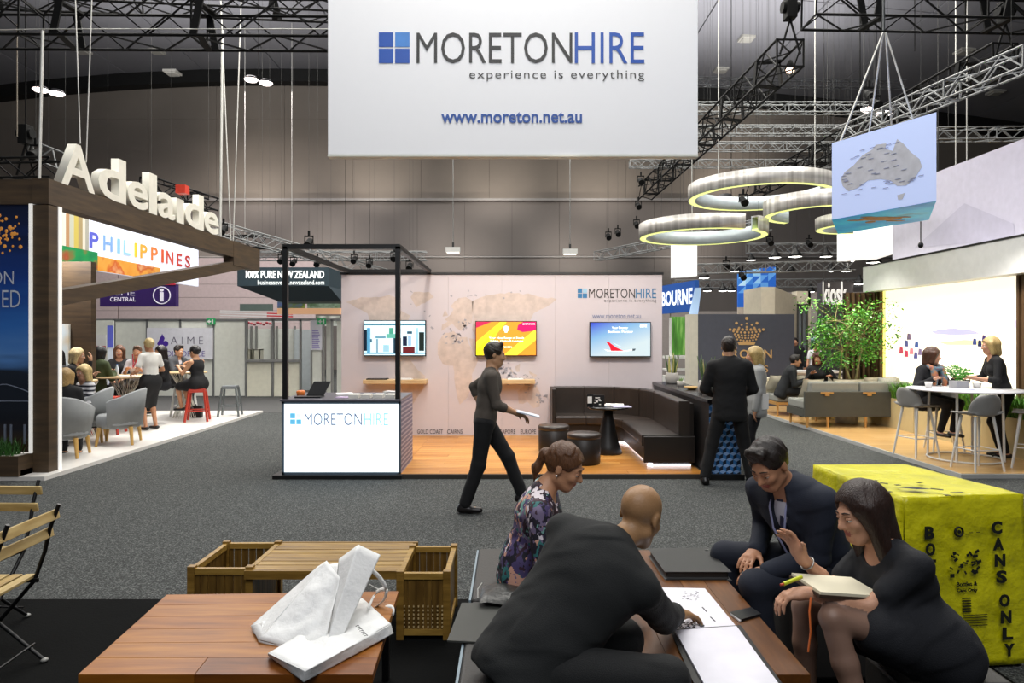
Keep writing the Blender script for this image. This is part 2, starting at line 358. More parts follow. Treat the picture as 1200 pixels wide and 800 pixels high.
def person(label, hip, neck, tf, headc, hf, hands, feet, top='jacket', bottom='trousers', tc='#15171b', bc='#14161a', skin='#c58f6f', hair='short', hc='#2a1d16', shoe='#0e0d0d',
           vox=.012, s=1., fem=False, apoles=None, lpoles=None, sleeve='long', curl=.5, palms=None, hdirs=None, shirt=None, tie=None, topmat=None, group=None, detail=False, roll=0, hem=.5, knees=None, elbows=None, point=None, legskin=None, facing_eyes=True, shouldh=0., headk=1.0, wr=None, skirtlen=.95):
    hip, neck, headc = V3(hip), V3(neck), V3(headc); tf = V3(tf).normalized()
    root = thing('person', label, 'person', (hip.x, hip.y, 0), group)
    ud = (neck-hip).normalized(); u = ud; f = (tf-u*tf.dot(u)).normalized(); sd = f.cross(u)   # person's right
    g = .90 if fem else 1.; q = s
    sw = (.168 if fem else .192)*q; hw = .092*q
    sk = mat(skin, .5, bump=.15, bs=120, var=.07, vs=14, key='skin'+skin); lip = mat('#a0564c', .45, key='lip')
    legm = mat(legskin, .5, key='leg'+legskin) if legskin else sk
    body = []
    T = (neck-hip).length
    belly = hip+u*T*.40; chest = hip+u*T*.74; shc = neck-u*.055*q+u*shouldh
    body += [cone(hip, hip+u*.08*q, .098*q*(1.03 if fem else 1), .096*q, 0, .05, sd, 1.5), cone(hip+u*.06*q, belly, .092*q*g, .088*q*g, 0, .05, sd, 1.45),
             cone(belly, chest, .09*q*g, .105*q*g, 0, .05, sd, 1.45), cone(shc-sd*sw*.8, shc+sd*sw*.8, .052*q*g, None, 0, .06),
             cone(chest-u*.02, shc-u*.02, .10*q*g, .075*q*g, 0, .06, sd, 1.55)]
    if fem: body += [ellp(chest+f*.075*q+sd*x*.07*q-u*.04, [.058*q]*3, None, 0, .04) for x in (-1, 1)]
    hfv, hu, hs = frame(hf, ud*.35+Vector((0, 0, 1))*.65 if abs(V3(hf).normalized().z) < .8 else ud, roll)
    H = q*headk
    nb = headc-hu*.075*H-hfv*.03*H
    body += [cone(neck-u*.03, nb, .056*q*g, .052*q*g, 0, .035)]
    if True:
        for x in (-1, 1): body.append(cone(neck+u*.02*q, shc+sd*x*sw*.75, .042*q*g, .04*q*g, 0, .05))
    def hp(a, b, c): return headc+hfv*a*H+hs*b*H+hu*c*H
    A = (hs, hfv, hu)
    body += [ellp(hp(-.012, 0, .035), (.076*H, .095*H, .086*H), A, 0, .03), ellp(hp(.028, 0, -.03), (.060*H, .068*H, .082*H), A, 0, .03),
             cone(hp(.060, -.014, -.092), hp(.060, .014, -.092), .020*H, None, 0, .03), cone(hp(.0, -.05, -.06), hp(.055, -.02, -.09), .018*H, None, 0, .03), cone(hp(.0, .05, -.06), hp(.055, .02, -.09), .018*H, None, 0, .03),
             cone(hp(.082, -.03, .022), hp(.082, .03, .022), .013*H, None, 0, .02),
             ellp(hp(.072, -.035, -.022), (.020*H, .018*H, .018*H), A, 0, .025), ellp(hp(.072, .035, -.022), (.020*H, .018*H, .018*H), A, 0, .025)]
    for x in (-1, 1): body.append(ellp(hp(.098, .031*x, .004), (.017*H, .014*H, .011*H), A, 0, .012, 'sub'))
    body += [cone(hp(.090, 0, .012), hp(.112, 0, -.026), .0085*H, .0125*H, 0, .012), ellp(hp(.100, -.012, -.030), (.007*H,)*3, None, 0, .008), ellp(hp(.100, .012, -.030), (.007*H,)*3, None, 0, .008)]
    body += [ellp(hp(.086, 0, -.055), (.023*H, .013*H, .0055*H), A, 1, .004), ellp(hp(.085, 0, -.064), (.019*H, .013*H, .0062*H), A, 1, .004)]
    for x in (-1, 1):
        body.append(ellp(hp(-.006, x*.079, -.002), (.010*H, .018*H, .031*H), A, 0, .008))
        if detail: body.append(ellp(hp(-.002, x*.090, .000), (.006*H, .010*H, .018*H), A, 0, .004, 'sub'))
    arms = {}; legs = {}
    L1, L2 = .285*q, .255*q
    for i, (sx, key) in enumerate(((1, 'R'), (-1, 'L'))):
        sh = shc+sd*sx*sw; tgt = V3(hands[i]); pole = V3(apoles[i]) if apoles else (-u*.8-f*.5+sd*sx*.5)
        el, wr_ = ik(sh, tgt, L1, L2, pole)
        if elbows and elbows[i] is not None: el = V3(elbows[i]); wr_ = tgt
        arms[key] = (sh, el, wr_)
        body += [cone(sh, sh*.5+el*.5, .050*q*g, .044*q*g, 0, .04), cone(sh*.5+el*.5, el, .043*q*g, .036*q*g, 0, .02), cone(el, el*.6+wr_*.4, .036*q*g, .036*q*g, 0, .02), cone(el*.6+wr_*.4, wr_, .036*q*g, .024*q*g, 0, .02)]
        hd = V3(hdirs[i]) if hdirs and hdirs[i] is not None else (wr_-el); pn = V3(palms[i]) if palms and palms[i] is not None else Vector((0, 0, -1))
        if abs(hd.normalized().dot(pn)) > .93: pn = -f if abs(hd.normalized().dot(f)) < .9 else -sd*sx
        body += hand_prims(wr_, hd, pn, sx > 0, q*(.92 if fem else 1.), curl if not isinstance(curl, (tuple, list)) else curl[i], 0, point=bool(point and point[i]))
        # legs
        hj = hip+sd*sx*hw-u*.0; ft = V3(feet[i][0]); toe = V3(feet[i][1]).normalized(); pole = V3(lpoles[i]) if lpoles else (Vector((f.x, f.y, 0)).normalized()+Vector((0, 0, .3)))
        kn, an = ik(hj, ft, .43*q, .42*q, pole)
        if knees and knees[i] is not None: kn = V3(knees[i]); an = ft
        legs[key] = (hj, kn, an, toe)
        li = 2 if legskin else 0
        body += [cone(hj, hj*.45+kn*.55, .082*q, .066*q, 0, .05), cone(hj*.45+kn*.55, kn, .066*q*g, .052*q*g, li, .03), cone(kn, kn*.7+an*.3, .051*q*g, .054*q*g, li, .02), cone(kn*.7+an*.3, an, .053*q*g, .034*q*g, li, .02),
                 cone(an-toe*.03*q-Vector((0, 0, .035*q)), an+toe*.14*q-Vector((0, 0, .05*q)), .03*q*g, .024*q*g, li, .02, toe.cross(Vector((0, 0, 1))), 1.25)]
    b = sdf_mesh('body', body, vox, [sk, lip, legm], root)
    fab = dict(rough=.85, bump=.25, bs=260, var=.06, vs=6)
    tm = topmat or mat(tc, **fab); bm = mat(bc, **fab)
    tp = []
    e = .018*q if top == 'jacket' else .009*q
    if top:
        lowest = hip-u*(.09*q if top == 'jacket' and hem < .9 else .0)
        tp += [cone(lowest, hip+u*.08*q, .104*q+e, .098*q+e, 0, .05, sd, 1.5), cone(hip+u*.06*q, belly, .094*q*g+e, .090*q*g+e, 0, .05, sd, 1.45), cone(belly, chest, .092*q*g+e, .107*q*g+e, 0, .05, sd, 1.45),
               cone(shc-sd*sw*.8, shc+sd*sw*.8, .053*q*g+e, None, 0, .06), cone(chest-u*.02, shc-u*.02, .102*q*g+e, .078*q*g+e, 0, .06, sd, 1.55)]
        if top == 'jacket': tp += [cone(belly-u*.05, chest, .100*q*g+e, .104*q*g+e, 0, .05, sd, 1.4), ellp(chest+u*.07*q-f*.035*q, (.175*q*g, .075*q, .12*q), (sd, f, u), 0, .05), cone(hip-u*.09*q, hip+u*.05*q, (.108 if not fem else .112)*q+e, .102*q+e, 0, .05, sd, 1.48)]
        if top == 'blouse' and bottom == 'trousers': tp += [cone(hip-u*.07*q, hip+u*.10*q, .112*q+e, .098*q+e, 0, .05, sd, 1.5)]
        if top == 'dress': tp += [cone(hip-u*.05*q-f*.0, hip+u*.05*q, .114*q, .108*q, 0, .06, sd, 1.5)]+[cone(legs[k_][0]-u*.03*q, legs[k_][0]*.6+legs[k_][1]*.4, .108*q, .098*q, 0, .08) for k_ in 'RL']
        if top == 'jacket': tp += [cone(neck+u*.012*q-sd*.03, neck+u*.012*q+sd*.03, .062*q*g, None, 0, .03)]
        if fem: tp += [ellp(chest+f*.075*q+sd*x*.07*q-u*.04, [.058*q+e]*3, None, 0, .05) for x in (-1, 1)]
        for x in (-1, 1):
            if sleeve != 'none': tp.append(cone(neck+u*.0*q, shc+sd*x*sw*.75, .045*q*g+e, .043*q*g+e, 0, .05))
        for key in 'RL':
            sh, el, w_ = arms[key]
            if sleeve == 'none': continue
            k1 = 1. if sleeve in ('long', 'mid') else .62
            ee = el if k1 == 1 else sh*(1-k1)+el*k1
            tp += [cone(sh, ee, .053*q*g+e, (.042 if k1 == 1 else .048)*q*g+e, 0, .03)]
            if sleeve == 'long': tp += [cone(el, el*.06+w_*.94, .042*q*g+e, .030*q*g+e, 0, .02)]
            if sleeve == 'mid': tp += [cone(el, el*.7+w_*.3, .044*q*g+e, .042*q*g+e, 0, .02)]
        if shirt:   # open front showing the shirt
            tp += [cone(neck+f*.10*q+u*.03*q, hip+u*.16*q+f*.17*q, .058*q, .012*q, 0, .01, op='sub')]
            sp = [cone(belly-u*.1, chest, .094*q*g+.003, .109*q*g+.003, 0, .05, sd, 1.42), cone(chest-u*.02, shc-u*.02, .104*q*g+.003, .080*q*g+.003, 0, .06, sd, 1.3), cone(neck-u*.02*q, neck*.6+nb*.4, .060*q*g, .060*q*g, 0, .02)]
            sdf_mesh('shirt', sp, vox, [mat(shirt, .8, bump=.1)], root)
            if top == 'jacket': pass
        if top == 'jacket' or (top == 'blouse' and bottom == 'trousers'): tp += [ellp(hip-u*.235*q, (.32*q, .32*q, .085*q), (sd, f, u), 0, .008, 'sub')]
        if top in ('tee', 'blouse', 'dress'):
            tp += [ellp(neck+f*.055*q+u*.02*q, (.07*q, .05*q, .075*q), (sd, f, u), 0, .01, 'sub')]
        if bottom == 'dress':
            for key in 'RL':
                hj, kn, an, toe = legs[key]; k_ = hj*(1-hem)+kn*hem
                tp += [cone(hj, k_, .10*q, .085*q, 0, .11)]
        sdf_mesh({'jacket': 'jacket', 'tee': 'top', 'blouse': 'blouse', 'dress': 'dress'}[top], tp, vox, [tm], root, wrinkle=(wr if wr is not None else .0011), wf=14)
    if bottom in ('trousers', 'skirt'):
        bp = [cone(hip-u*.02, hip+u*.11*q, .106*q, .092*q, 0, .05, sd, 1.48)]
        for key in 'RL':
            hj, kn, an, toe = legs[key]
            if bottom == 'trousers':
                bp += [cone(hj, kn, .098*q, .073*q*(.92 if fem else 1), 0, .04), cone(kn, an*.95+kn*.05, .073*q*(.90 if fem else 1), .063*q*(.75 if fem else 1), 0, .03)]
            else:
                k_ = hj*(1-skirtlen)+kn*skirtlen; bp += [cone(hj, k_, .098*q, .080*q, 0, .14)]
        sdf_mesh(bottom, bp, vox, [bm], root, wrinkle=.001, wf=12)
    for key in 'RL':
        hj, kn, an, toe = legs[key]; z0 = Vector((0, 0, 1)); sdx = toe.cross(z0)
        sp = [cone(an-toe*.045*q-z0*.045*q, an+toe*.155*q-z0*.055*q, .037*q*g, .028*q*g, 0, .02, sdx, 1.25)]
        if not fem: sp += [cone(an-toe*.02*q-z0*.01, an+toe*.04*q-z0*.04*q, .042*q, .035*q, 0, .03)]
        else: sp += [ellp(an+toe*.04*q-z0*.005*q, (.045*q, .06*q, .022*q), (sdx, toe, z0), 0, .01, 'sub')]
        if an.z > .0: sdf_mesh('shoe', sp, vox*.8, [mat(shoe, .35)], root)
    # hair
    if hair and hair != 'bald':
        hm = mat(hc, .42, bump=.5, bs=34, var=.35, vs=34, key='hair'+hc, stretch=(6, 6, 1.2))
        vol = {'short': .010, 'bob': .016, 'long': .016, 'pony': .008, 'bun': .010, 'curly': .03, 'crop': .005}[hair]
        hr = [ellp(hp(-.016, 0, .042), ((.078+vol)*H, (.097+vol)*H, (.088+vol)*H), A, 0, .02)]
        if hair in ('short', 'crop'): hr += [cone(hp(.055, -.035, .115), hp(.06, .03, .12), .022*H, None, 0, .03), ellp(hp(-.05, 0, -.01), (.066*H, .055*H, .055*H), A, 0, .02)]
        if hair in ('bob', 'long', 'curly'):
            Ln = {'bob': -.095, 'long': -.20, 'curly': -.12}[hair]
            for x in (-1, 1): hr += [cone(hp(.015, x*.078, .04), hp(-.005, x*.078, Ln), .030*H+vol*.4, .026*H+vol*.5, 0, .035)]
            hr += [cone(hp(-.06, -.03, .02), hp(-.075, -.02, Ln-.01), .05*H+vol*.5, .042*H+vol*.4, 0, .04), cone(hp(-.06, .03, .02), hp(-.075, .02, Ln-.01), .05*H+vol*.5, .042*H+vol*.4, 0, .04)]
        if hair == 'pony': hr += [cone(hp(-.095, 0, .03), hp(-.125, 0, .02), .022*H, .02*H, 0, .02), cone(hp(-.125, 0, .02), hp(-.135, .01, -.07), .026*H, .022*H, 0, .02), cone(hp(-.135, .01, -.07), hp(-.115, .015, -.15), .022*H, .008*H, 0, .02), ellp(hp(-.05, 0, -.01), (.06*H, .05*H, .05*H), A, 0, .02)]
        if hair == 'bun': hr += [ellp(hp(-.11, 0, .03), (.045*H,)*3, None, 0, .02), ellp(hp(-.05, 0, -.01), (.066*H, .055*H, .055*H), A, 0, .02)]
        # face opening
        low = hair in ('bob', 'long', 'curly')
        hr += [ellp(hp(.098, 0, -.022), (.068*H, .072*H, .100*H), A, 0, .012, 'sub')]
        if low: hr += [ellp(hp(.10, 0, -.09), (.06*H, .08*H, .09*H), A, 0, .012, 'sub')]
        else: hr += [ellp(hp(.03, x*.088, -.035), (.03*H, .05*H, .052*H), A, 0, .01, 'sub') for x in (-1, 1)]
        sdf_mesh('hair', hr, vox*.75, [hm], root, wrinkle={'curly': .006, 'long': .0012, 'bob': .0014}.get(hair, .002), wf=34 if hair != 'curly' else 60)
    if detail or facing_eyes:
        ew = mat('#d9d2ca', .25, key='eye_white'); ei = mat('#2a1c14', .2, key='iris')
        for x in (-1, 1):
            mb = MB(); mb.ell(hp(.082, .031*x, .004), (.0125*H,)*3, 10, 8, mi=0); mb.ell(hp(.0905, .031*x, .002), (.0058*H,)*3, 8, 6, mi=1); mb.build('eye', [ew, ei], root)
            if detail:
                mb = MB(); mb.ell(hp(.0835, .031*x, .0075), (.0142*H, .0122*H, .0085*H), 12, 8, R=Matrix((hs, hfv, hu)).transposed()); mb.build('eyelid', sk, root)
                if hair != 'bald':
                    mb = MB(); mb.tube([hp(.096, .012*x, .030), hp(.0955, .03*x, .036), hp(.083, .048*x, .031)], [.003*H, .0035*H, .0015*H], 6); mb.build('eyebrow', mat(hc, .7, key='brow'+hc), root)
    root_info = dict(root=root, arms=arms, legs=legs, f=f, u=u, s=sd, neck=neck, chest=chest, hp=hp, belly=belly, hip=hip)
    return root_info
def V(x, y, z): return Vector((x, y, z))
def sitter(label, x, y, zs, yaw, lean=.1, hands=None, feetf=None, head=None, s=1., vox=.014, high=False, twist=0, footz=0., **k):
    """seated figure: hip over (x, y) on a seat at height zs, facing yaw (radians from +X)"""
    f = V(math.cos(yaw), math.sin(yaw), 0); r = V(f.y, -f.x, 0); hip = V(x, y, zs+.10*s)
    T = .50*s; neck = hip+(V(0, 0, 1)*math.cos(lean)+f*math.sin(lean))*T
    hy = yaw+(head or 0); hf = V(math.cos(hy), math.sin(hy), -.12); hc_ = neck+V(0, 0, .155*s)+f*(.03+lean*.08)
    if hands is None: hands = [hip+f*.33*s+r*.10*s+V(0, 0, .10), hip+f*.33*s-r*.10*s+V(0, 0, .10)]
    else: hands = [hip+f*a[0]+r*a[1]+V(0, 0, a[2]) for a in hands]
    fz = footz+.085*s
    if feetf is None: feetf = .38*s if not high else .30*s
    feet = [(hip+f*feetf+r*.10*s, f), (hip+f*(feetf+.03)-r*.10*s, f)]; feet = [(V(a.x, a.y, fz), b) for a, b in feet]
    return person(label, hip, neck, f, hc_, hf, hands, feet, s=s, vox=vox, **k)
def stander(label, x, y, z, yaw, hands=None, feet=None, head=0, s=1., vox=.013, lean=0., **k):
    f = V(math.cos(yaw), math.sin(yaw), 0); r = V(f.y, -f.x, 0); hip = V(x, y, z+.91*s)
    neck = hip+(V(0, 0, 1)*math.cos(lean)+f*math.sin(lean))*.535*s
    hy = yaw+head; hf = V(math.cos(hy), math.sin(hy), -.10); hc_ = neck+V(0, 0, .16*s)+f*.03
    hands = [hip+f*a[0]+r*a[1]+V(0, 0, a[2]) for a in (hands or [(.05, .27, -.05), (.05, -.27, -.05)])]
    ft = [(V(x, y, z+.085*s)+f*a[0]+r*a[1], f) for a in (feet or [(0, .10), (0, -.10)])]
    return person(label, hip, neck, f, hc_, hf, hands, ft, s=s, vox=vox, **k)
# ================================================================ SETTING
BLK = mat('#0b0b0c', .45); BLKM = mat('#101112', .4, .6); ALU = mat('#9b9c9a', .35, .8); WHT = mat('#e9e7e4', .55); WHTP = mat('#dcdcd8', .5)
carpet = ramp_mat('carpet', (1, 1, 1), [(.30, '#131414'), (.46, '#2d2f2f'), (.55, '#434645'), (.70, '#727572')], .95, (95, 3), .5)
mb = MB(); mb.bx(-32, 32, -6, 37, -.1, 0); tag(mb.build('floor', carpet), kind='structure')
mb = MB(); mb.bx(-9, 2.6, -2, 4.65, 0, .006); tag(mb.build('floor_mat', mat('#0b0c0c', .95, bump=.2, bs=80, var=.15, vs=3, spec=.1)), kind='structure')
# back wall: two storeys of panels on a frame, with a light rail between and a dark arched band on top
wb = MB(); wb.bx(-32, 32, 36.06, 36.3, 0, 17); wall = wb.build('wall_back', mat('#2a2826', .8)); wall['kind'] = 'structure'
up = mat('#80786f', .75, var=.08, vs=.4); lo_ = mat('#736d69', .7, var=.08, vs=.4)
def wpanel(x0, x1, z0, z1, m):
    b = MB(); b.bx(x0+.006, x1-.006, 36.02, 36.06, z0+.004, z1-.004); return b.build('panel', m, wall)
k = -30.
while k < 30:
    wpanel(k, k+3.6, 9.0, 13.2, up); wpanel(k, k+3.6, 13.2, 16.2, up); k += 3.6
k = -30.
while k < 30:
    wpanel(k, k+2.5, 6.0, 8.85, lo_); wpanel(k, k+2.5, 3.0, 5.9, lo_); wpanel(k, k+2.5, 0, 2.95, lo_); k += 2.5
b = MB(); b.bx(-32, 32, 35.7, 36, 8.86, 8.98); b.build('rail', mat('#8d8a88', .5), wall)
b = MB(); b.bx(-32, 32, 35.9, 36, 5.91, 5.98); b.build('rail', mat('#8d8a88', .5), wall)
def arch(x): return 15.3-(.0018 if x > -13 else .0045)*(x+13)**2
b = MB(); xs = [-32+i*2 for i in range(33)]; vs = []
for x in xs:
    t = max(arch(x), 11.5); vs += [(x, 35.95, t-.35), (x, 35.95, t+.3), (x, 35.3, t+.3), (x, 35.3, t-.35)]
b.add(vs, [(4*i+j, 4*i+4+j, 4*i+4+(j+1) % 4, 4*i+(j+1) % 4) for i in range(len(xs)-1) for j in range(4)]); tag(b.build('trim_1', mat('#070707', .7)), kind='structure')
for nm, x0, x1 in (('wall_left', -32, -31.8), ('wall_right', 31.8, 32)):
    b = MB(); b.bx(x0, x1, -6, 36, 0, 17); tag(b.build(nm, mat('#5a5754', .8)), kind='structure')
# ceiling panels follow the arch
ceil = struct_group('ceiling'); cm = mat('#77777c', .8, var=.05, vs=.3)
for j, (y0, y1) in enumerate(((-6, 4), (4, 14), (14, 20), (20, 26), (26, 35.9))):
    for i in range(0, 32, 2):
        xa, xb = xs[i], xs[i+2]; za, zb = max(arch(xa), 11.5)+.3, max(arch(xb), 11.5)+.3
        b = MB(); g = .03
        b.add([(xa+g, y0+g, za), (xb-g, y0+g, zb), (xb-g, y1-g, zb), (xa+g, y1-g, za), (xa+g, y0+g, za+.1), (xb-g, y0+g, zb+.1), (xb-g, y1-g, zb+.1), (xa+g, y1-g, za+.1)],
              [(0, 1, 2, 3), (7, 6, 5, 4), (0, 4, 5, 1), (1, 5, 6, 2), (2, 6, 7, 3), (3, 7, 4, 0)])
        b.build('panel', cm, ceil)
# recessed vents / speakers on the ceiling
for px, py in ((97, 60), (184, 60), (202, 85), (875, 45), (845, 82), (1130, 60), (1167, 108)):
    Y = 15.; z = 15
    for _ in range(8): Y = (z-1.8)*800/(393-py); z = max(arch((px-600)/800*Y), 11.5)+.25
    if Y > 33: Y = 31; z = P(px, py, Y).z
    p = P(px, py, Y); b = MB(); b.box((p.x, p.y, p.z), (.6, .6, .10)); b.box((p.x, p.y, p.z-.07), (.45, .45, .06))
    tag(b.build('ceiling_vent', mat('#a5a39c', .5)), 'small square ceiling vent '+{97: 'leftmost, left of the steel cable pair', 184: 'between the left cables and the twin lamps', 202: 'lowest of those left of the big banner', 875: 'high beside the top of the left running truss', 845: 'just right of the big banner', 1130: 'near the upper right hoist', 1167: 'low at the right edge'}[px], 'vent', 'ceiling vents')
# ---------------------------------------------------------------- stand floors
wood_or = [ramp_mat('oak_%d' % i, (.8, 12, 4), [(.3, c1), (.7, c2)], .35, (2.2, 5), .04, coat=.15) for i, (c1, c2) in enumerate((('#ae6f28', '#d2954a'), ('#b97a30', '#dba257'), ('#a4651f', '#c98b40')))]
wood_pl = [ramp_mat('maple_%d' % i, (.8, 12, 4), [(.3, c1), (.7, c2)], .3, (1.6, 5), .03, coat=.2) for i, (c1, c2) in enumerate((('#c79a5c', '#dcb47a'), ('#cda166', '#e0ba82'), ('#c29556', '#d8ae72')))]
def board_floor(x0, x1, y0, y1, z, mats, wd=.2, ln=2.4, edge=None):
    root = struct_group('stand_platform')
    b = MB(); b.bx(x0-.03, x1+.03, y0-.03, y1, 0, z-.004); b.build('edging', edge or mat('#3a352f', .5), root)
    r = random.Random(int(x0*10)); y = y0; row = 0; cache = {}
    while y < y1-.01:
        w_ = min(wd, y1-y); x = x0; first = (row % 3)*.8+.5
        while x < x1-.01:
            l = min(first if x == x0 else ln, x1-x); m = mats[r.randrange(len(mats))]; key = (round(l, 3), round(w_, 3), m.name)
            if key not in cache:
                bb = MB(); bb.bx(0, l-.003, 0, w_-.003, z-.012, z); bb.build('board', m, root); o = COL.objects[-1]; cache[key] = o
            else:
                o = cache[key].copy(); COL.objects.link(o); setparent(o, root)
            o.location = (x, y, 0); x += l
        y += w_; row += 1
    return root
board_floor(-1.42, 2.43, 8.6, 11.9, .06, wood_or)
board_floor(-2.98, -1.42, 9.6, 11.9, .06, wood_or)
board_floor(5.68, 12.5, 8.62, 18.2, .06, wood_pl, .25, 3., mat('#c9c9c6', .35, .3))
b = MB(); b.bx(-13, -5.8, 8.47, 15.9, 0, .05); tag(b.build('stand_platform', mat('#d9d6d1', .35, var=.03, vs=1.2)), kind='structure')
b = MB(); b.bx(-12.3, -3.6, 15.95, 19.8, 0, .003); tag(b.build('floor_mat', mat('#4a4a4a', .9)), kind='structure')
# ================================================================ MORETON HIRE STAND
def logo(parent, x0, y0, x1, y1, Y, dark, blue, light, off=.0, depth=.004, tagline=None, part='lettering', tm=None):
    """four squares plus word mark in the box x0..x1, y0..y1 (logo squares are as tall as the letters)"""
    h = y1-y0; g = h*.06; q = (h-g)/2; wsq = h
    for i, (a, c, m) in enumerate(((0, 0, blue), (1, 0, light), (0, 1, blue), (1, 1, blue))):
        bb = MB(); A = P(x0+a*(q+g), y0+c*(q+g)+q, Y); B = P(x0+a*(q+g)+q, y0+c*(q+g), Y); bb.bx(A.x, B.x, Y-depth, Y, A.z, B.z); bb.build('square', m, parent)
    W = x1-x0; tx = x0+W*.142; split = x0+W*.627+0
    split = tx+(x1-tx)*.688
    text_front('MORETON', part, tx, y0, split-h*.03, y1, Y-depth, dark, parent, -depth*0+.002, off=off)
    text_front('HIRE', part, split+h*.05, y0, x1, y1, Y-depth, blue, parent, .002, off=off)
    if tagline:
        text_front('experience is everything', part, *tagline, Y-depth, tm or dark, parent, .002, spacing=1.15, off=-.008)
ban = thing('hanging_banner', 'huge white fabric banner with company logo hanging above the central stand', 'banner', (0, 9.5, 4.2))
A = P(384, 181, 9.5); B = P(818, -30, 9.5)
b = MB(); b.bx(A.x, B.x, 9.5, 9.62, A.z, B.z); b.build('fabric_panel', mat('#f4f5f8', .7, bump=.03, bs=3, var=.004), ban, bevel=.01)
b = MB(); b.bx(A.x, B.x, 9.49, 9.63, A.z-.03, A.z); b.build('bottom_rail', mat('#cfd2c8', .5), ban)
INK = mat('#2b2b2a', .5); BLU = mat('#0d4fae', .45); LBL = mat('#3f84d2', .45)
logo(ban, 444, 38, 755, 74, 9.495, INK, BLU, LBL, tagline=(550, 82, 755, 95), off=-.004)
text_front('www.moreton.net.au', 'lettering', 517, 131, 682, 144, 9.49, mat('#1a4fa0', .5), ban, off=.02)
for x in (A.x+.4, 0, B.x-.4):
    b = MB(); b.cyl((x, 9.56, B.z), (x, 9.56, 12), .006, n=5); b.build('suspension_wire', ALU, ban)
# stand wall
FW = thing('stand_wall', 'pale printed stand wall with world map, logo and row of city names', 'display wall', (-.2, 11.95, .0))
X0, X1 = P(400, 0, 11.9).x, P(776, 0, 11.9).x
wm = mat('#d3cace', .8, var=.01)
n = 6; ZT = 2.86
for i in range(n):
    b = MB(); b.bx(X0+(X1-X0)*i/n+.001, X0+(X1-X0)*(i+1)/n-.001, 11.9, 12.0, .06, ZT); b.build('panel', wm, FW)
b = MB(); b.bx(X0-.02, X1+.02, 11.88, 12.02, ZT, ZT+.04); b.build('top_rail', BLK, FW)
logo(FW, 677, 338, 769, 349, 11.9, mat('#3a3634', .6), mat('#2f77a8', .6), mat('#9cc4dc', .6), tagline=(708, 350, 769, 354.5), tm=mat('#6b6664', .6), off=-.004)
text_front('www.moreton.net.au', 'lettering', 694, 368, 751, 373, 11.897, mat('#7f86a5', .6), FW)
cn = mat('#4f4b4e', .6)
for t, a, c in (('SYDNEY', 459, 483), ('GOLD COAST', 489, 519), ('CAIRNS', 524, 542), ('SINGAPORE', 577, 604), ('EUROPE', 610, 628), ('UK', 634, 640)):
    text_front(t, 'lettering', a, 503, c, 508, 11.897, cn, FW)
# printed world map, thin raised print on the panel
MAPM = mat('#d0c0b7', .85, var=.12, vs=9); MAPG = mat('#a9a6ad', .85, var=.2, vs=20)
def mp(lon, lat): p = P(402+(lon+170)/350*252, 342+(75-lat)/125*150, 11.9); return (p.x, p.z)
LAND = [
 [(-165, 65), (-140, 70), (-110, 70), (-95, 72), (-80, 68), (-78, 58), (-60, 52), (-66, 45), (-75, 38), (-81, 26), (-90, 30), (-98, 22), (-88, 15), (-82, 9), (-95, 15), (-108, 24), (-117, 33), (-124, 42), (-130, 54), (-150, 60)],
 [(-80, 8), (-62, 10), (-50, 0), (-36, -7), (-40, -20), (-48, -27), (-58, -36), (-66, -48), (-73, -50), (-72, -30), (-78, -8)],
 [(-50, 60), (-22, 70), (-30, 75), (-55, 75), (-60, 70)],
 [(-10, 37), (-9, 43), (0, 46), (-4, 48), (5, 53), (10, 58), (5, 61), (18, 69), (30, 70), (42, 66), (40, 45), (28, 41), (22, 37), (14, 40), (8, 44), (3, 42)],
 [(-16, 14), (-16, 25), (-6, 35), (10, 37), (20, 31), (32, 31), (42, 12), (51, 11), (40, -5), (40, -16), (32, -28), (20, -35), (13, -18), (9, 3), (-8, 5)],
 [(40, 66), (70, 72), (100, 75), (140, 72), (178, 68), (160, 60), (140, 54), (132, 43), (122, 38), (121, 28), (108, 20), (103, 8), (98, 16), (88, 22), (80, 10), (72, 20), (60, 25), (48, 30), (40, 38), (42, 50)],
 [(35, 30), (56, 25), (52, 15), (44, 13)],
 [(114, -22), (122, -18), (131, -12), (136, -15), (142, -11), (152, -25), (150, -37), (140, -38), (130, -32), (116, -34)],
 [(98, 3), (106, -5), (114, -8), (104, 0)], [(110, 2), (118, 5), (117, -3), (112, -3)], [(132, -2), (146, -6), (142, -9), (134, -5)], [(130, 32), (140, 36), (142, 43), (138, 36)], [(-8, 51), (-4, 58), (1, 52)], [(44, -15), (50, -16), (47, -25)], [(168, -46), (176, -38), (178, -38), (172, -45)]]
for i, L_ in enumerate(LAND):
    # subdivide the outline with a small jitter so coasts look ragged
    r = random.Random(i); pts = []
    for j in range(len(L_)):
        a, c = L_[j], L_[(j+1) % len(L_)]; n_ = max(1, int(math.hypot(a[0]-c[0], a[1]-c[1])/7))
        for t in range(n_):
            u_ = t/n_; pts.append(mp(a[0]*(1-u_)+c[0]*u_+(r.uniform(-1.2, 1.2) if t else 0), a[1]*(1-u_)+c[1]*u_+(r.uniform(-1.2, 1.2) if t else 0)))
    b = MB(); b.poly([(x, 11.9, z) for x, z in pts], .0015 if True else 0)
    # keep the print in front of the wall
    mv = min(v[1] for v in b.v); b.v = [(v[0], v[1]-(.0015 if mv > 11.8995 else 0), v[2]) for v in b.v]
    b.build('map_print', MAPM, FW)
b = MB(); r = random.Random(5)
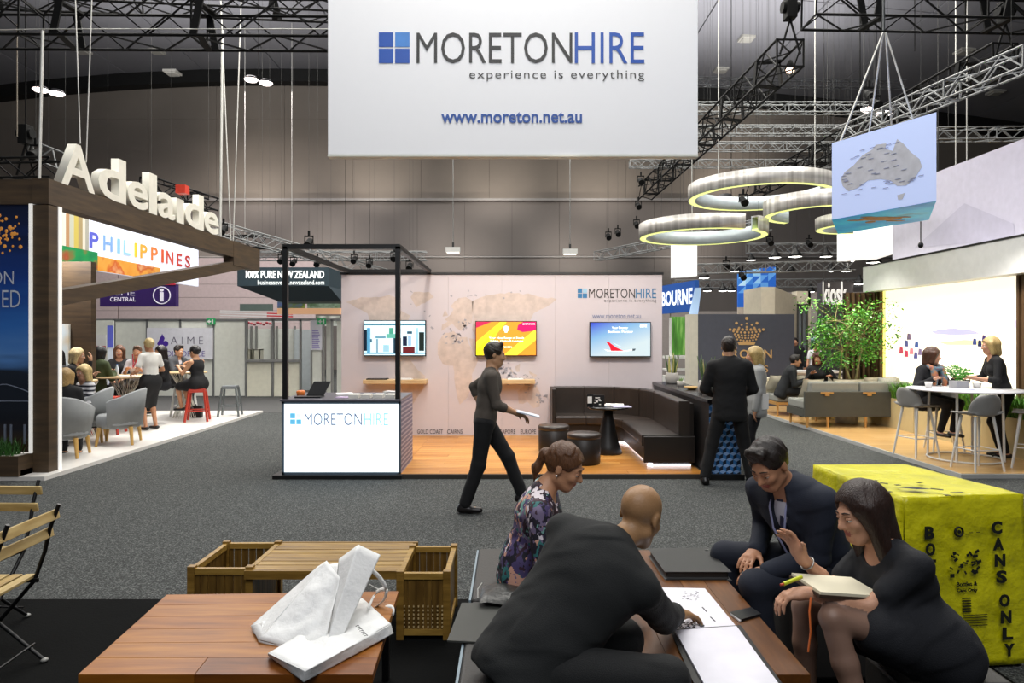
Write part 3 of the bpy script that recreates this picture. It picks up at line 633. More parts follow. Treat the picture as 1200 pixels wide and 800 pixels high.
for cx, cy, sx, sy, nn in ((586, 432, 12, 6, 26), (600, 442, 14, 6, 26), (622, 448, 10, 9, 24), (533, 395, 9, 9, 26), (545, 380, 6, 8, 14), (560, 345, 60, 12, 10), (520, 375, 60, 30, 8), (634, 465, 6, 8, 12)):
    for _ in range(nn):
        p = P(r.gauss(cx, sx*.5), r.gauss(cy, sy*.5), 11.9); b.box((p.x, 11.898, p.z), (r.uniform(.02, .06), .003, r.uniform(.01, .035)), rot=Matrix.Rotation(r.uniform(-1, 1), 3, 'Y'))
b.build('map_marks', MAPG, FW, kind='stuff')
# televisions
def tv(label, px0, py0, px1, py1):
    a = P(px0, py1, 11.78); c = P(px1, py0, 11.78); t = thing('television', label, 'television', ((a.x+c.x)/2, 11.9, a.z))
    b = MB(); b.bx(a.x-.015, c.x+.015, 11.785, 11.84, a.z-.02, c.z+.015); b.build('casing', BLK, t, bevel=.004)
    b = MB(); b.bx(a.x+.25, c.x-.25, 11.84, 11.899, a.z+.15, c.z-.15); b.build('bracket', BLKM, t)
    return t, a, c
def scr(parent, px0, py0, px1, py1, col, e=1.0, Y=11.782, name='screen_image', d=.002, m=None):
    a = P(px0, py1, Y); c = P(px1, py0, Y); b = MB(); b.bx(a.x, c.x, Y-d, Y, a.z, c.z); return b.build(name, m or mat(col, .3, emit=e, var=0), parent)
t1, a, c = tv('wall television on the left showing a bright room interior', 427, 376, 498, 416)
scr(t1, 427, 376, 498, 416, '#bfe0ee', 1.05, name='screen')
for i, (x0, y0, x1, y1, col) in enumerate(((427, 379, 498, 381, '#27687e'), (427, 386, 430, 411, '#0d1d2c'), (430, 384, 434, 413, '#4e8fb2'), (456, 384, 461, 394, '#3f8f7a'), (453, 391, 464, 396, '#5aa293'), (461, 396, 470, 414, '#1d3342'), (472, 394, 477, 405, '#141c33'), (477, 388, 483, 391, '#2f4c5d'), (472, 406, 486, 414, '#5c1d22'), (491, 389, 497, 411, '#182420'), (487, 384, 490, 413, '#8bb8cb'), (441, 397, 443, 414, '#6c8fa0'), (434, 397, 436, 401, '#35596b'), (440, 394, 452, 396, '#4d7f92'), (449, 404, 456, 412, '#8db7c7'), (427, 413, 498, 414.5, '#2f6f8a'), (478, 393, 482, 405, '#8ca9c4'))):
    scr(t1, x0, y0, x1, y1, col, .9, 11.78-.0006*(i % 3))
t2, a, c = tv('wall television in the middle showing an orange and yellow advert', 558, 377, 628, 416)
scr(t2, 558, 377, 628, 416, '#f58a2c', .95, name='screen')
def spoly(parent, pts, col, e, Y, m=None):
    b = MB(); q = [P(x, y, Y) for x, y in pts]; b.poly(q, .0008); b.build('screen_image', m or mat(col, .3, emit=e, var=0), parent)
spoly(t2, [(586, 377), (594, 377), (583, 390), (568, 416), (558, 416), (558, 400)], '#f9c22e', 1., 11.779)
spoly(t2, [(582, 388), (570, 408), (566, 416), (558, 416), (558, 410), (572, 396)], '#f7e01f', 1., 11.777)
spoly(t2, [(628, 385), (628, 398), (606, 416), (590, 416), (600, 408)], '#fbd23a', 1., 11.779)
spoly(t2, [(558, 377), (576, 377), (558, 384)], '#e8264b', 1., 11.778)
spoly(t2, [(613, 377), (628, 377), (628, 387), (612, 389), (606, 386), (607, 381)], '#f0145a', 1., 11.777)
wt = mat('#ffffff', .3, emit=1., var=0)
for t, x0, y0, x1, y1 in (('Your New Range of Stools', 573, 394.5, 614, 397.5), ('Tables, Chairs & Lounges', 574, 398, 613, 401), ('moretonhire', 586, 405, 600, 407.5), ('MORETONHIRE', 612.5, 378.6, 627, 380.4)): text_front(t, 'lettering', x0, y0, x1, y1, 11.776, wt, t2, .001, off=.02, res=2)
b = MB(); p = P(593, 385, 11.776); b.cyl(p, p+V(0, -.001, 0), .05, n=14); b.bx(p.x-.022, p.x+.022, 11.775, 11.776, p.z-.065, p.z-.03); b.build('screen_image', wt, t2)
t3, a, c = tv('wall television on the right showing a red tailed aeroplane on blue sky', 692, 378, 762, 417)
MATS['skyscreen'] = None; del MATS['skyscreen']
sk_ = bpy.data.materials.new('sky_screen'); sk_.use_nodes = True; nt = sk_.node_tree; bs_ = nt.nodes['Principled BSDF']
tc_ = nt.nodes.new('ShaderNodeTexCoord'); sx_ = nt.nodes.new('ShaderNodeSeparateXYZ'); nt.links.new(tc_.outputs['Object'], sx_.inputs[0])
ma = nt.nodes.new('ShaderNodeMath'); ma.operation = 'MULTIPLY_ADD'; ma.inputs[1].default_value = -.35; nt.links.new(sx_.outputs[0], ma.inputs[0]); nt.links.new(sx_.outputs[2], ma.inputs[2])
rr_ = nt.nodes.new('ShaderNodeMapRange'); rr_.inputs[1].default_value = .1; rr_.inputs[2].default_value = .75; nt.links.new(ma.outputs[0], rr_.inputs[0])
cr_ = nt.nodes.new('ShaderNodeValToRGB'); cr_.color_ramp.elements[0].color = lin('#dff0f4'); cr_.color_ramp.elements[1].color = lin('#0a3be0'); cr_.color_ramp.elements.new(.55).color = lin('#8fc4ee'); nt.links.new(rr_.outputs[0], cr_.inputs[0])
nt.links.new(cr_.outputs[0], bs_.inputs['Emission Color']); bs_.inputs['Emission Strength'].default_value = 1.; bs_.inputs['Base Color'].default_value = (.02, .02, .02, 1)
scr(t3, 692, 378, 762, 417, '#3b82e0', 1., name='screen', m=sk_)
spoly(t3, [(710, 400), (714, 401), (722, 407), (731, 411), (716, 411), (714, 405)], '#c4152a', 1., 11.777)
spoly(t3, [(708, 409), (716, 410.6), (731, 411), (744, 408.5), (744, 410), (731, 412), (712, 411.5)], '#eef2f4', .9, 11.778)
spoly(t3, [(718, 401), (727, 405.5), (729, 407), (722, 404)], '#b5c9cf', 1., 11.778)
spoly(t3, [(741, 408.6), (745, 408.4), (744, 410.6), (741, 411)], '#3c4850', 1., 11.776)
for t, x0, y0, x1, y1 in (('Your Premier', 717, 382.5, 736, 385.3), ('Business Partner', 712.5, 387, 742, 389.8)): text_front(t, 'lettering', x0, y0, x1, y1, 11.776, wt, t3, .001, off=.02, res=2)
text_front('MORETON HIRE', 'lettering', 750, 380, 758, 383.5, 11.776, wt, t3, .001, off=.02, res=2)
# shelves with tablets
OAKL = ramp_mat('shelf_oak', (2, 20, 20), [(.3, '#c9a877'), (.7, '#dcc093')], .5, (3, 4))
for lab, x0, x1, d in (('pale timber wall shelf below the left television', 425, 499, 0), ('pale timber wall shelf below the middle television', 557, 627, 1)):
    a = P(x0, 0, 11.6).x; c = P(x1, 0, 11.6).x; zt = P(0, 445, 11.6).z
    b = MB(); b.bx(a, c, 11.6, 11.9, zt-.07, zt); tag(b.build('shelf', OAKL, bevel=.004), lab, 'shelf')
    t = thing('tablet', 'black tablet lying on the shelf below the %s television' % ('left' if not d else 'middle'), 'tablet', (a+.3, 11.73, zt))
    b = MB(); b.bx(a+.05, a+.40, 11.63, 11.85, zt, zt+.02); b.build('casing', BLK, t); b = MB(); b.bx(a+.08, a+.37, 11.65, 11.83, zt+.02, zt+.022); b.build('screen', mat('#1a1c22', .15), t)
    b = MB(); b.bx(a+.55, a+.82, 11.66, 11.86, zt, zt+.012); b.bx(a+.57, a+.8, 11.68, 11.84, zt+.012, zt+.02); tag(b.build('brochure', WHT), 'white brochures on the shelf below the %s television' % ('left' if not d else 'middle'), 'brochure')
# ---------------------------------------------------------------- counter with frame
CT = thing('reception_counter', 'reception counter with glowing white front panel, logo and hexagon patterned side', 'counter', (-2.15, 9.1, 0))
Yc = 8.6; cx0, cx1 = -2.90, -1.40
b = MB(); b.bx(cx0+.04, cx1-.03, Yc+.06, Yc+1.0, .05, .97); b.build('body', mat('#6f6d75', .6), CT)
b = MB(); b.bx(cx0-.02, cx1, Yc-.02, Yc+1.0, .97, 1.0); b.build('countertop', mat('#5c5a63', .3), CT, bevel=.003)
b = MB(); b.bx(cx0-.1, cx1+.02, Yc-.06, Yc+1.0, 0, .05); b.build('plinth', BLK, CT)
b = MB()
for q in ((cx0, cx0+.03, .05, 1.0), (cx1-.03, cx1, .05, 1.0), (cx0, cx1, .94, .99), (cx0, cx1, .05, .08)): b.bx(q[0], q[1], Yc-.005, Yc+.06, q[2], q[3])
b.build('light_box_frame', mat('#6d7f90', .35, .4), CT)
b = MB(); b.bx(cx0+.03, cx1-.03, Yc, Yc+.05, .08, .94); b.build('light_panel', mat('#e8f6ff', .4, emit=1.25, var=0), CT)
dk = mat('#5a6a8a', .5, emit=.55, var=0); lb = mat('#8fcfe8', .5, emit=.8, var=0); sqm = mat('#63b7dd', .5, emit=.8, var=0)
A0 = 340; w_ = 115
for i, (u0, v0, u1, v1, m) in enumerate(((340, 484, 346, 490, sqm), (347.3, 484, 353, 490, mat('#cdeef4', .5, emit=1.1, var=0)), (340, 491.3, 346, 497, sqm), (347.3, 491.3, 353, 497, sqm))):
    scr(CT, u0, v0, u1, v1, '', m=m, Y=Yc-.001, name='square')
text_front('MORETON', 'lettering', 357, 484, 424, 498, Yc-.002, dk, CT, .002, off=-.012)
text_front('HIRE', 'lettering', 427, 484, 455, 498, Yc-.002, lb, CT, .002, off=-.012)
text_front('experience is everything', 'lettering', 379, 501, 455, 507, Yc-.002, mat('#d5e3ec', .5, emit=1.05, var=0), CT, .002, off=-.006)
# hexagon / cube pattern panels
CP = [mat('#c9c6d2', .5, var=.01), mat('#8f8cab', .5, var=.01), mat('#4d4868', .5, var=.01)]
CB = [mat('#8fb3e2', .5, var=.01), mat('#3579bd', .5, var=.01), mat('#0b1c33', .5, var=.01)]
def cubes(name, O, R, U, W, Hh, r, mats, parent, th=.003):
    O, R, U = Vector(O), Vector(R), Vector(U); N = R.cross(U); mb = MB(); dx = r*math.sqrt(3); dy = r*1.5; j = 0; y = 0
    def put(pts, mi):
        pts = [(min(max(x, 0), W), min(max(yy, 0), Hh)) for x, yy in pts]
        ar = abs(sum(pts[i][0]*pts[(i+1) % 4][1]-pts[(i+1) % 4][0]*pts[i][1] for i in range(4)))/2
        if ar < r*r*.05: return
        vs = [O+R*x+U*yy for x, yy in pts]; vs2 = [v+N*(.001+.0006*mi) for v in vs]
        mb.add(vs2, [(0, 1, 2, 3)], mi=mi)
    while y < Hh+r:
        x = (dx/2 if j % 2 else 0)
        while x < W+dx/2:
            c = [(x+r*math.sin(PI/3*k), y+r*math.cos(PI/3*k)) for k in range(6)]; o = (x, y)
            put([o, c[5], c[0], c[1]], 0); put([o, c[3], c[4], c[5]], 1); put([o, c[1], c[2], c[3]], 2); x += dx
        y += dy; j += 1
    return mb.build(name, mats, parent)
b = MB(); b.bx(cx1-.03, cx1, Yc+.06, Yc+1.0, .05, .97); b.build('side_panel', mat('#8f8cab', .5), CT)
cubes('pattern', (cx1, Yc+.02, .05), (0, 1, 0), (0, 0, 1), .98, .92, .038, CP, CT)
# frame over the stand
FR = thing('stand_frame', 'black square tube frame rising from the glowing counter to the stand wall', 'frame', (-2.15, 10.2, 0))
f0, f1, fz = -2.86, -1.44, 2.92
for nm, a, c in (('post', (f0, 8.62, 1.0), (f0, 8.62, fz)), ('post', (f1, 8.62, 1.0), (f1, 8.62, fz)), ('beam', (f0-.03, 8.62, fz), (f1+.03, 8.62, fz)), ('beam', (f0, 8.65, fz), (f0, 11.86, fz)), ('beam', (f1, 8.65, fz), (f1, 11.86, fz)), ('beam', (f0-.03, 11.89, fz), (f1+.03, 11.89, fz))):
    b = MB(); b.bar(a, c, .06, up=(0, 1, 0) if nm == 'post' else (0, 0, 1)); b.build(nm, BLK, FR)
# things on the counter
t = thing('laptop', 'open black laptop on a stand at the left end of the glowing counter', 'laptop', (-2.6, 8.9, 1.0))
b = MB(); b.poly([(-2.66, 8.85, 1.02), (-2.44, 8.85, 1.02), (-2.38, 8.98, 1.19), (-2.60, 8.98, 1.19)], .012); b.build('screen', mat('#0d0f12', .3), t)
b = MB(); b.bx(-2.78, -2.45, 8.72, 8.92, 1.0, 1.02); b.build('keyboard', mat('#17181b', .4), t)
b = MB(); b.lathe((-2.79, 9.02, 1.0), [(0, 0), (.05, .005), (.06, .06), (.045, .075), (0, .078)], 16); tag(b.build('bowl', mat('#d9742a', .4)), 'small orange bowl beside the left frame post on the counter', 'bowl')
for i in range(4):
    x = -2.08+i*.155; b = MB(); b.bx(x, x+.12, 8.68, 8.88, 1.0, 1.045); b.bx(x+.01, x+.11, 8.70, 8.86, 1.045, 1.05)
    tag(b.build('brochure_stack', mat('#dddad2', .6)), ['leftmost', 'second from left', 'third from left', 'rightmost'][i]+' of four small white brochure stacks on the glowing counter', 'brochures', 'brochure stacks on the counter')
b = MB(); b.box((-2.28, 9.3, 1.006), (.22, .3, .012), rz=.3); tag(b.build('folder', mat('#eeeae8', .6)), 'white folder lying behind the laptop on the counter', 'folder')
b = MB(); b.box((-2.16, 8.8, 1.004), (.2, .14, .008), rz=-.2); tag(b.build('leaflet', mat('#b9a5c4', .6)), 'lilac leaflet lying in the middle of the counter', 'leaflet')
b = MB(); b.box((-1.60, 9.1, 1.05), (.2, .12, .02), rz=-.3); b.box((-1.60, 9.12, 1.02), (.12, .1, .04), rz=-.3); tag(b.build('card_holder', mat('#e6e3e0', .4)), 'white card holder beside the right frame post on the counter', 'holder')
# ---------------------------------------------------------------- banquette
LEA = mat('#2f2722', .42, bump=.12, bs=70, var=.12, vs=5, coat=.15); LEAD = mat('#1d1815', .45, bump=.1, bs=70)
SF = thing('corner_banquette', 'dark brown leather corner banquette curving along the stand wall', 'sofa', (1.5, 10.8, .06))
def path_xy(off):
    """inner offset from the back line: along the wall, round the corner, then toward the camera"""
    R = 1.15-off; pts = []; cx, cy = 2.38-1.15, 11.82-1.15
    return R, cx, cy, off
def band(z0, z1, o0, o1, t0, t1, nseg=10):
    """solid strip of the sofa between inward offsets o0<o1; t runs 0..3: wall leg, corner, side leg"""
    def pt(t, o):
        R = 1.15-o; cx, cy = 1.23, 10.67
        if t <= 1: return (.72+(cx-.72)*t, 11.82-o)
        if t <= 2: a = PI/2*(2-t); return (cx+R*math.cos(a), cy+R*math.sin(a))
        return (cx+R, cy-(cy-9.05)*(t-2))
    b = MB(); ts = [t0+(t1-t0)*i/nseg for i in range(nseg+1)]; vs = []
    for t in ts:
        a = pt(t, o0); c = pt(t, o1); vs += [(a[0], a[1], z0), (a[0], a[1], z1), (c[0], c[1], z1), (c[0], c[1], z0)]
    b.add(vs, [(4*i+j, 4*i+4+j, 4*i+4+(j+1) % 4, 4*i+(j+1) % 4) for i in range(nseg) for j in range(4)], False)
    b.add(vs[:4], [(0, 1, 2, 3)]); b.add(vs[-4:], [(3, 2, 1, 0)]); return b
band(.12, .34, .0, .60, 0, 3, 26).build('base', LEAD, SF, bevel=.01)
for a, c, n_ in ((0, .96, 2), (.98, 1.98, 12), (2.0, 3, 3)):
    band(.34, .48, .14, .66, a, c, n_).build('seat_cushion', LEA, SF, bevel=.03, seg=3)
for a, c, n_ in ((0, .99, 2), (1.0, 1.33, 5), (1.34, 1.66, 5), (1.67, 2.0, 5), (2.01, 3, 3)):
    band(.40, .93, .02, .17, a, c, n_).build('back_cushion', LEA, SF, bevel=.025, seg=3)
band(.12, .90, -.03, .02, 0, 3, 26).build('back_panel', LEAD, SF)
b = MB(); b.bx(.66, .72, 11.2, 11.84, .1, .92); b.build('end_panel', LEAD, SF, bevel=.01)
b = MB(); b.bx(1.74, 2.42, 9.0, 9.05, .12, .47); b.build('end_panel', LEAD, SF, bevel=.01)
LED = mat('#eef2ff', .4, emit=3., var=0)
band(.065, .09, .50, .53, .2, 2.98, 24).build('light_strip', LED, SF)
b = MB(); b.bx(1.80, 2.38, 9.08, 9.10, .065, .09); b.build('light_strip', LED, SF)
band(.06, .12, .02, .40, .02, 2.95, 24).build('plinth', LEAD, SF)
for (x, y, lab) in ((.98, 9.32, 'round dark leather pouffe nearest the camera at the stand table'), (.62, 10.15, 'round dark leather pouffe between the table and the stand wall')):
    t = thing('pouffe', lab, 'pouffe', (x, y, .06)); b = MB(); b.lathe((x, y, .06), [(0, 0), (.215, 0), (.225, .03), (.228, .34), (.222, .345)], 32); b.build('body', LEAD, t)
    b = MB(); b.lathe((x, y, .06), [(.222, .345), (.232, .36), (.232, .395), (.215, .415), (0, .42)], 32); b.build('cushion', LEA, t)
t = thing('pedestal_table', 'black round pedestal table with conical foot in front of the banquette', 'table', (1.42, 10.1, .06)); tx, ty = 1.42, 10.1
b = MB(); b.lathe((tx, ty, .06), [(0, 0), (.2, 0), (.21, .02), (.17, .12), (.075, .55), (.07, .66), (.0, .66)], 28); b.build('pedestal', BLK, t)
b = MB(); b.lathe((tx, ty, .06), [(0, .66), (.30, .665), (.31, .68), (.30, .695), (0, .695)], 32); b.build('tabletop', mat('#141416', .15), t)
zt = .756
t = thing('photo_stand', 'small black photo stand at the left of the pedestal table', 'photo stand', (1.2, 10.05, zt))
b = MB(); b.box((1.14, 10.02, zt+.09), (.1, .02, .18), rz=.3); b.box((1.28, 10.04, zt+.085), (.16, .02, .17), rz=-.15); b.build('frame', BLK, t)
b = MB(); r = random.Random(3)
for i in range(16): b.box((1.28+r.uniform(-.06, .06), 10.026+r.uniform(0, .003), zt+.085+r.uniform(-.06, .06)), (.03, .003, .012), rz=-.15)
b.box((1.14, 10.008, zt+.10), (.07, .003, .10), rz=.3); b.build('print', WHT, t)
for i, (x, y, rz) in enumerate(((1.50, 10.18, .2), (1.53, 10.16, -.1), (1.60, 9.98, .1))):
    b = MB(); b.box((x, y, zt+.006+.012*(1 if i == 1 else 0)), (.26, .19, .012), rz=rz)
    tag(b.build('magazine', WHT if i < 2 else mat('#c9c6e2', .4)), ['white magazine at the bottom of the pile on the black pedestal table', 'white magazine on top of the pile on the black pedestal table', 'pale lilac leaflet at the front edge of the pedestal table'][i], 'magazine')
# ---------------------------------------------------------------- side counter with plants
SC = thing('side_counter', 'long black counter closing the right of the stand with blue cube patterned end', 'counter', (2.66, 10.1, 0))
b = MB(); b.bx(2.47, 2.87, 8.56, 11.86, 0, .95); b.build('body', mat('#1b1a1b', .5), SC)
b = MB(); b.bx(2.44, 2.90, 8.52, 11.88, .95, 1.0); b.build('countertop', mat('#242224', .25), SC, bevel=.004)
b = MB(); b.bx(2.44, 2.90, 8.50, 8.56, 0, .07); b.build('plinth', BLK, SC)
cubes('pattern', (2.47, 8.557, .07), (1, 0, 0), (0, 0, 1), .40, .88, .05, CB, SC)
LEAFS = [mat('#3f5a34', .5, var=.25, vs=30), mat('#56703c', .5, var=.25, vs=30)]
def snake(x, y, z, lab, h=.42, seed=1):
    r = random.Random(seed); t = thing('potted_snake_plant', lab, 'plant', (x, y, z))
    b = MB(); b.lathe((x, y, z), [(0, 0), (.08, 0), (.10, .02), (.115, .09), (.10, .18), (.095, .185), (.09, .17), (0, .16)], 24); b.build('pot', mat('#a3a09b', .7, bump=.2), t)
    for i in range(11):
        a = r.uniform(0, 6.3); tilt = r.uniform(.02, .22); L = h*r.uniform(.6, 1.); w0 = r.uniform(.018, .026); c0 = V(x+.05*math.cos(a), y+.05*math.sin(a), z+.15); d = V(math.cos(a)*tilt, math.sin(a)*tilt, 1); sd = V(-math.sin(a+.5), math.cos(a+.5), 0)
        vs = []; 
        for j in range(5): q = j/4; wj = w0*(1-q**3*.97)*(1 if j else .8); c = c0+d*L*q; vs += [c-sd*wj, c+V(math.cos(a), math.sin(a), 0)*.006, c+sd*wj]
        b = MB(); b.add(vs, [(3*j+k_, 3*j+k_+1, 3*j+k_+4, 3*j+k_+3) for j in range(4) for k_ in (0, 1)], True); o = b.build('leaf', LEAFS[i % 2] if r.random() < .7 else mat('#b3ad6c', .5), t)
        md = o.modifiers.new('s', 'SOLIDIFY'); md.thickness = .004
snake(2.66, 11.35, 1.0, 'snake plant in round grey pot at the wall end of the side counter', .40, 2)
snake(2.66, 9.35, 1.0, 'snake plant in grey pot behind the man in black suit', .40, 4)
def succ(x, y, z, lab, seed=1):
    r = random.Random(seed); t = thing('potted_succulent', lab, 'plant', (x, y, z)); b = MB(); b.lathe((x, y, z), [(0, 0), (.055, 0), (.065, .08), (.058, .085), (0, .07)], 18); b.build('pot', mat('#b9b5ae', .7), t)
    b = MB()
    for i in range(26):
        a = r.uniform(0, 6.3); e = r.uniform(.2, 1.3); d = V(math.cos(a)*math.cos(e), math.sin(a)*math.cos(e), math.sin(e)); b.cyl(V(x, y, z+.07), V(x, y, z+.07)+d*r.uniform(.05, .09), .011, .001, n=5)
    b.build('leaves', mat('#6d8a52', .5), t, kind='stuff')
succ(2.66, 10.75, 1.0, 'small succulent in pale pot between the snake plants', 1)
succ(2.58, 9.05, 1.0, 'small succulent in pale pot beside the black suited man', 2)
b = MB(); b.lathe((2.66, 10.1, 1.0), [(0, 0), (.05, 0), (.12, .04), (.115, .045), (0, .015)], 20); tag(b.build('bowl', mat('#b08a4a', .4)), 'shallow wooden bowl on the side counter between succulent and rear plant', 'bowl')
# small hanging fixtures
def hang_fix(px, py, Y, lab):
    p = P(px, py, Y); t = thing('hanging_floodlight', lab, 'lamp', p)
    b = MB(); b.box((p.x, p.y, p.z-.02), (.42, .25, .14)); b.build('housing', mat('#b9b9b6', .4), t); b = MB(); b.box((p.x, p.y, p.z-.10), (.36, .2, .02)); b.build('lens', mat('#fff6e8', .4, emit=1.5, var=0), t)
    b = MB(); b.bx(p.x-.03, p.x+.03, p.y-.03, p.y+.03, p.z+.05, p.z+.2); b.build('clamp', BLK, t)
    b = MB(); b.cyl((p.x, p.y, p.z+.2), (p.x, p.y, 12), .012, n=5); b.build('suspension_wire', ALU, t)
hang_fix(531, 292, 20, 'small white floodlight hanging above the middle of the stand wall')
hang_fix(668, 294, 20, 'small white floodlight hanging above the right of the stand wall')
# ================================================================ TRUSSES AND RIGGING
def truss(name, a, c, w_, m, lab, bays=None, r=.022, br=.012, group=None, hgt=None, plates=0):
    a, c = Vector(a), Vector(c); L = (c-a).length; d = (c-a).normalized(); up = Vector((0, 0, 1)); sd = d.cross(up).normalized(); up = sd.cross(d); hg = hgt or w_
    t = thing(name, lab, 'truss', a, group); bays = bays or max(3, int(L/(w_*1.15)))
    cor = [sd*x*w_/2+up*z*hg/2 for x, z in ((-1, -1), (1, -1), (1, 1), (-1, 1))]
    for o in cor:
        b = MB(); b.cyl(a+o, c+o, r, n=6); b.build('chord', m, t)
    b = MB()
    for i in range(bays):
        p0 = a+d*L*i/bays; p1 = a+d*L*(i+1)/bays
        for k_ in range(4):
            o0, o1 = cor[k_], cor[(k_+1) % 4]
            b.bar(p0+(o0 if i % 2 else o1), p1+(o1 if i % 2 else o0), br*1.6, br*1.6)
            if i % 4 == 0: b.bar(p0+o0, p0+o1, br*2, br*2)
    b.build('bracing', m, t, kind='stuff')
    for q_ in (.08, .92): hang(t, a+d*L*q_+up*hg/2)
    for i in range(plates):
        p = a+d*L*(i+.5)/plates; b = MB()
        for k_ in (0, 2): b.bar(p+cor[k_]-d*.05, p+cor[(k_+1) % 4]+d*.05, .10, .03)
        for k_ in (1, 3): b.bar(p+cor[k_]-d*.05, p+cor[(k_+1) % 4]+d*.05, .03, .10)
        b.build('splice_plate', m, t, kind='stuff')
    return t
BT = mat('#080808', .7, spec=.2); AT = mat('#8c8e8e', .5, .6); WIRE = mat('#3c3c3a', .6)
def ceilz(x): return max(arch(x), 11.5)+.25
def hang(root, p, r=.003):
    b = MB(); b.cyl(p, V(p[0], p[1], ceilz(p[0])), r, n=4, caps=False); b.build('suspension_wire', WIRE, root)
def T2(name, p0, Y0, p1, Y1, w_, m, lab, **k): return truss(name, P(p0[0], p0[1], Y0), P(p1[0], p1[1], Y1), w_, m, lab, **k)
T2('lighting_truss', (-160, 27), 10, (480, 31), 10, .52, BT, 'black box truss across the top left behind the big banner', plates=4)
T2('lighting_truss', (948, 6), 10.4, (1390, 14), 10.4, .52, BT, 'black box truss across the top right corner', plates=3)
T2('lighting_truss', (-200, -22), 11.5, (470, 8), 13.5, .5, BT, 'dark truss behind and above the top left truss', plates=2)
T2('lighting_truss', (926, 62), 10.8, (756, 226), 21.8, .42, BT, 'black truss running away from above the cube towards the back, left one', plates=6)
T2('lighting_truss', (1178, 66), 11, (880, 224), 20.8, .42, BT, 'black truss running away behind the blue map cube', plates=6)
T2('lighting_truss', (815, 127), 14.5, (1030, 127), 14.5, .2, AT, 'silver truss, topmost of the row right of the banner', r=.014, br=.008)
T2('lighting_truss', (815, 153), 16, (990, 153), 16, .2, AT, 'silver truss, second from top right of the banner', r=.014, br=.008)
T2('lighting_truss', (790, 172), 17.5, (985, 172), 17.5, .2, AT, 'silver truss, third from top right of the banner', r=.014, br=.008)
T2('lighting_truss', (738, 192), 19, (975, 192), 19, .2, AT, 'silver truss, lowest of the row right of the banner', r=.014, br=.008)
T2('lighting_truss', (1095, 158), 14, (1300, 156), 14, .24, AT, 'silver truss right of the map cube', r=.016, br=.009)
T2('lighting_truss', (1210, 66), 9, (985, 160), 13, .28, AT, 'slanting silver truss near the top right corner', r=.016, br=.01)
T2('lighting_truss', (815, 96), 24, (1060, 100), 24, .26, mat('#6f7274', .5, .5), 'thin grey truss under the ceiling right of the banner', r=.016, br=.009)
T2('lighting_truss', (-40, 200), 12, (66, 198), 12, .34, BT, 'black truss behind the brown fascia at the far left')
T2('lighting_truss', (40, 176), 12.5, (76, 190), 12.5, .3, AT, 'short silver truss beside the first white letter', r=.014, br=.008)
T2('lighting_truss', (258, 285), 19, (312, 283), 19, .34, BT, 'short black truss right of the white letters')
T2('lighting_truss', (236, 262), 17, (452, 322), 22, .3, AT, 'silver truss slanting above the dark New Zealand sign', r=.016, br=.010)
T2('lighting_truss', (300, 300), 21, (500, 300), 21, .26, AT, 'straight silver truss behind the black stand frame', r=.016, br=.010)
T2('lighting_truss', (170, 215), 15, (250, 240), 17, .3, BT, 'dark truss glimpsed behind the white letters')
T2('lighting_truss', (876, 291), 22, (1000, 291), 22, .3, AT, 'silver truss carrying bell lamps below the ring lights', r=.016, br=.01)
T2('lighting_truss', (790, 316), 20, (1000, 311), 20, .28, AT, 'lower silver truss between the banner post and green tree', r=.016, br=.01)
T2('lighting_truss', (790, 333), 26, (1010, 331), 26, .3, AT, 'distant silver truss above the beige portal', r=.016, br=.01)
T2('lighting_truss', (700, 300), 23, (900, 262), 17, .28, AT, 'silver truss slanting up behind the aluminium rings', r=.016, br=.01)
# chain hoists
def hoist(px, py, Y, lab, col=BT):
    p = P(px, py, Y); t = thing('chain_hoist', lab, 'hoist', p)
    b = MB(); b.box(p, (.16, .2, .34)); b.cyl(p+V(-.13, 0, .02), p+V(.13, 0, .02), .09, n=10); b.build('motor', col, t, bevel=.01)
    b = MB(); b.cyl(p+V(0, 0, .17), V(p.x, p.y, ceilz(p.x)), .012, n=5); b.build('chain', BT, t)
    b = MB(); b.cyl(p+V(0, 0, -.17), p+V(-.16, 0, -.72), .018, n=5); b.cyl(p+V(0, 0, -.17), p+V(.16, 0, -.72), .018, n=5); b.build('sling', BT, t)
hoist(926, 10, 10.8, 'black chain hoist above the near end of the left running truss')
hoist(1178, 14, 11, 'black chain hoist above the near end of the right running truss')
hoist(30, 158, 12.2, 'black chain hoist at the far left above the brown fascia')
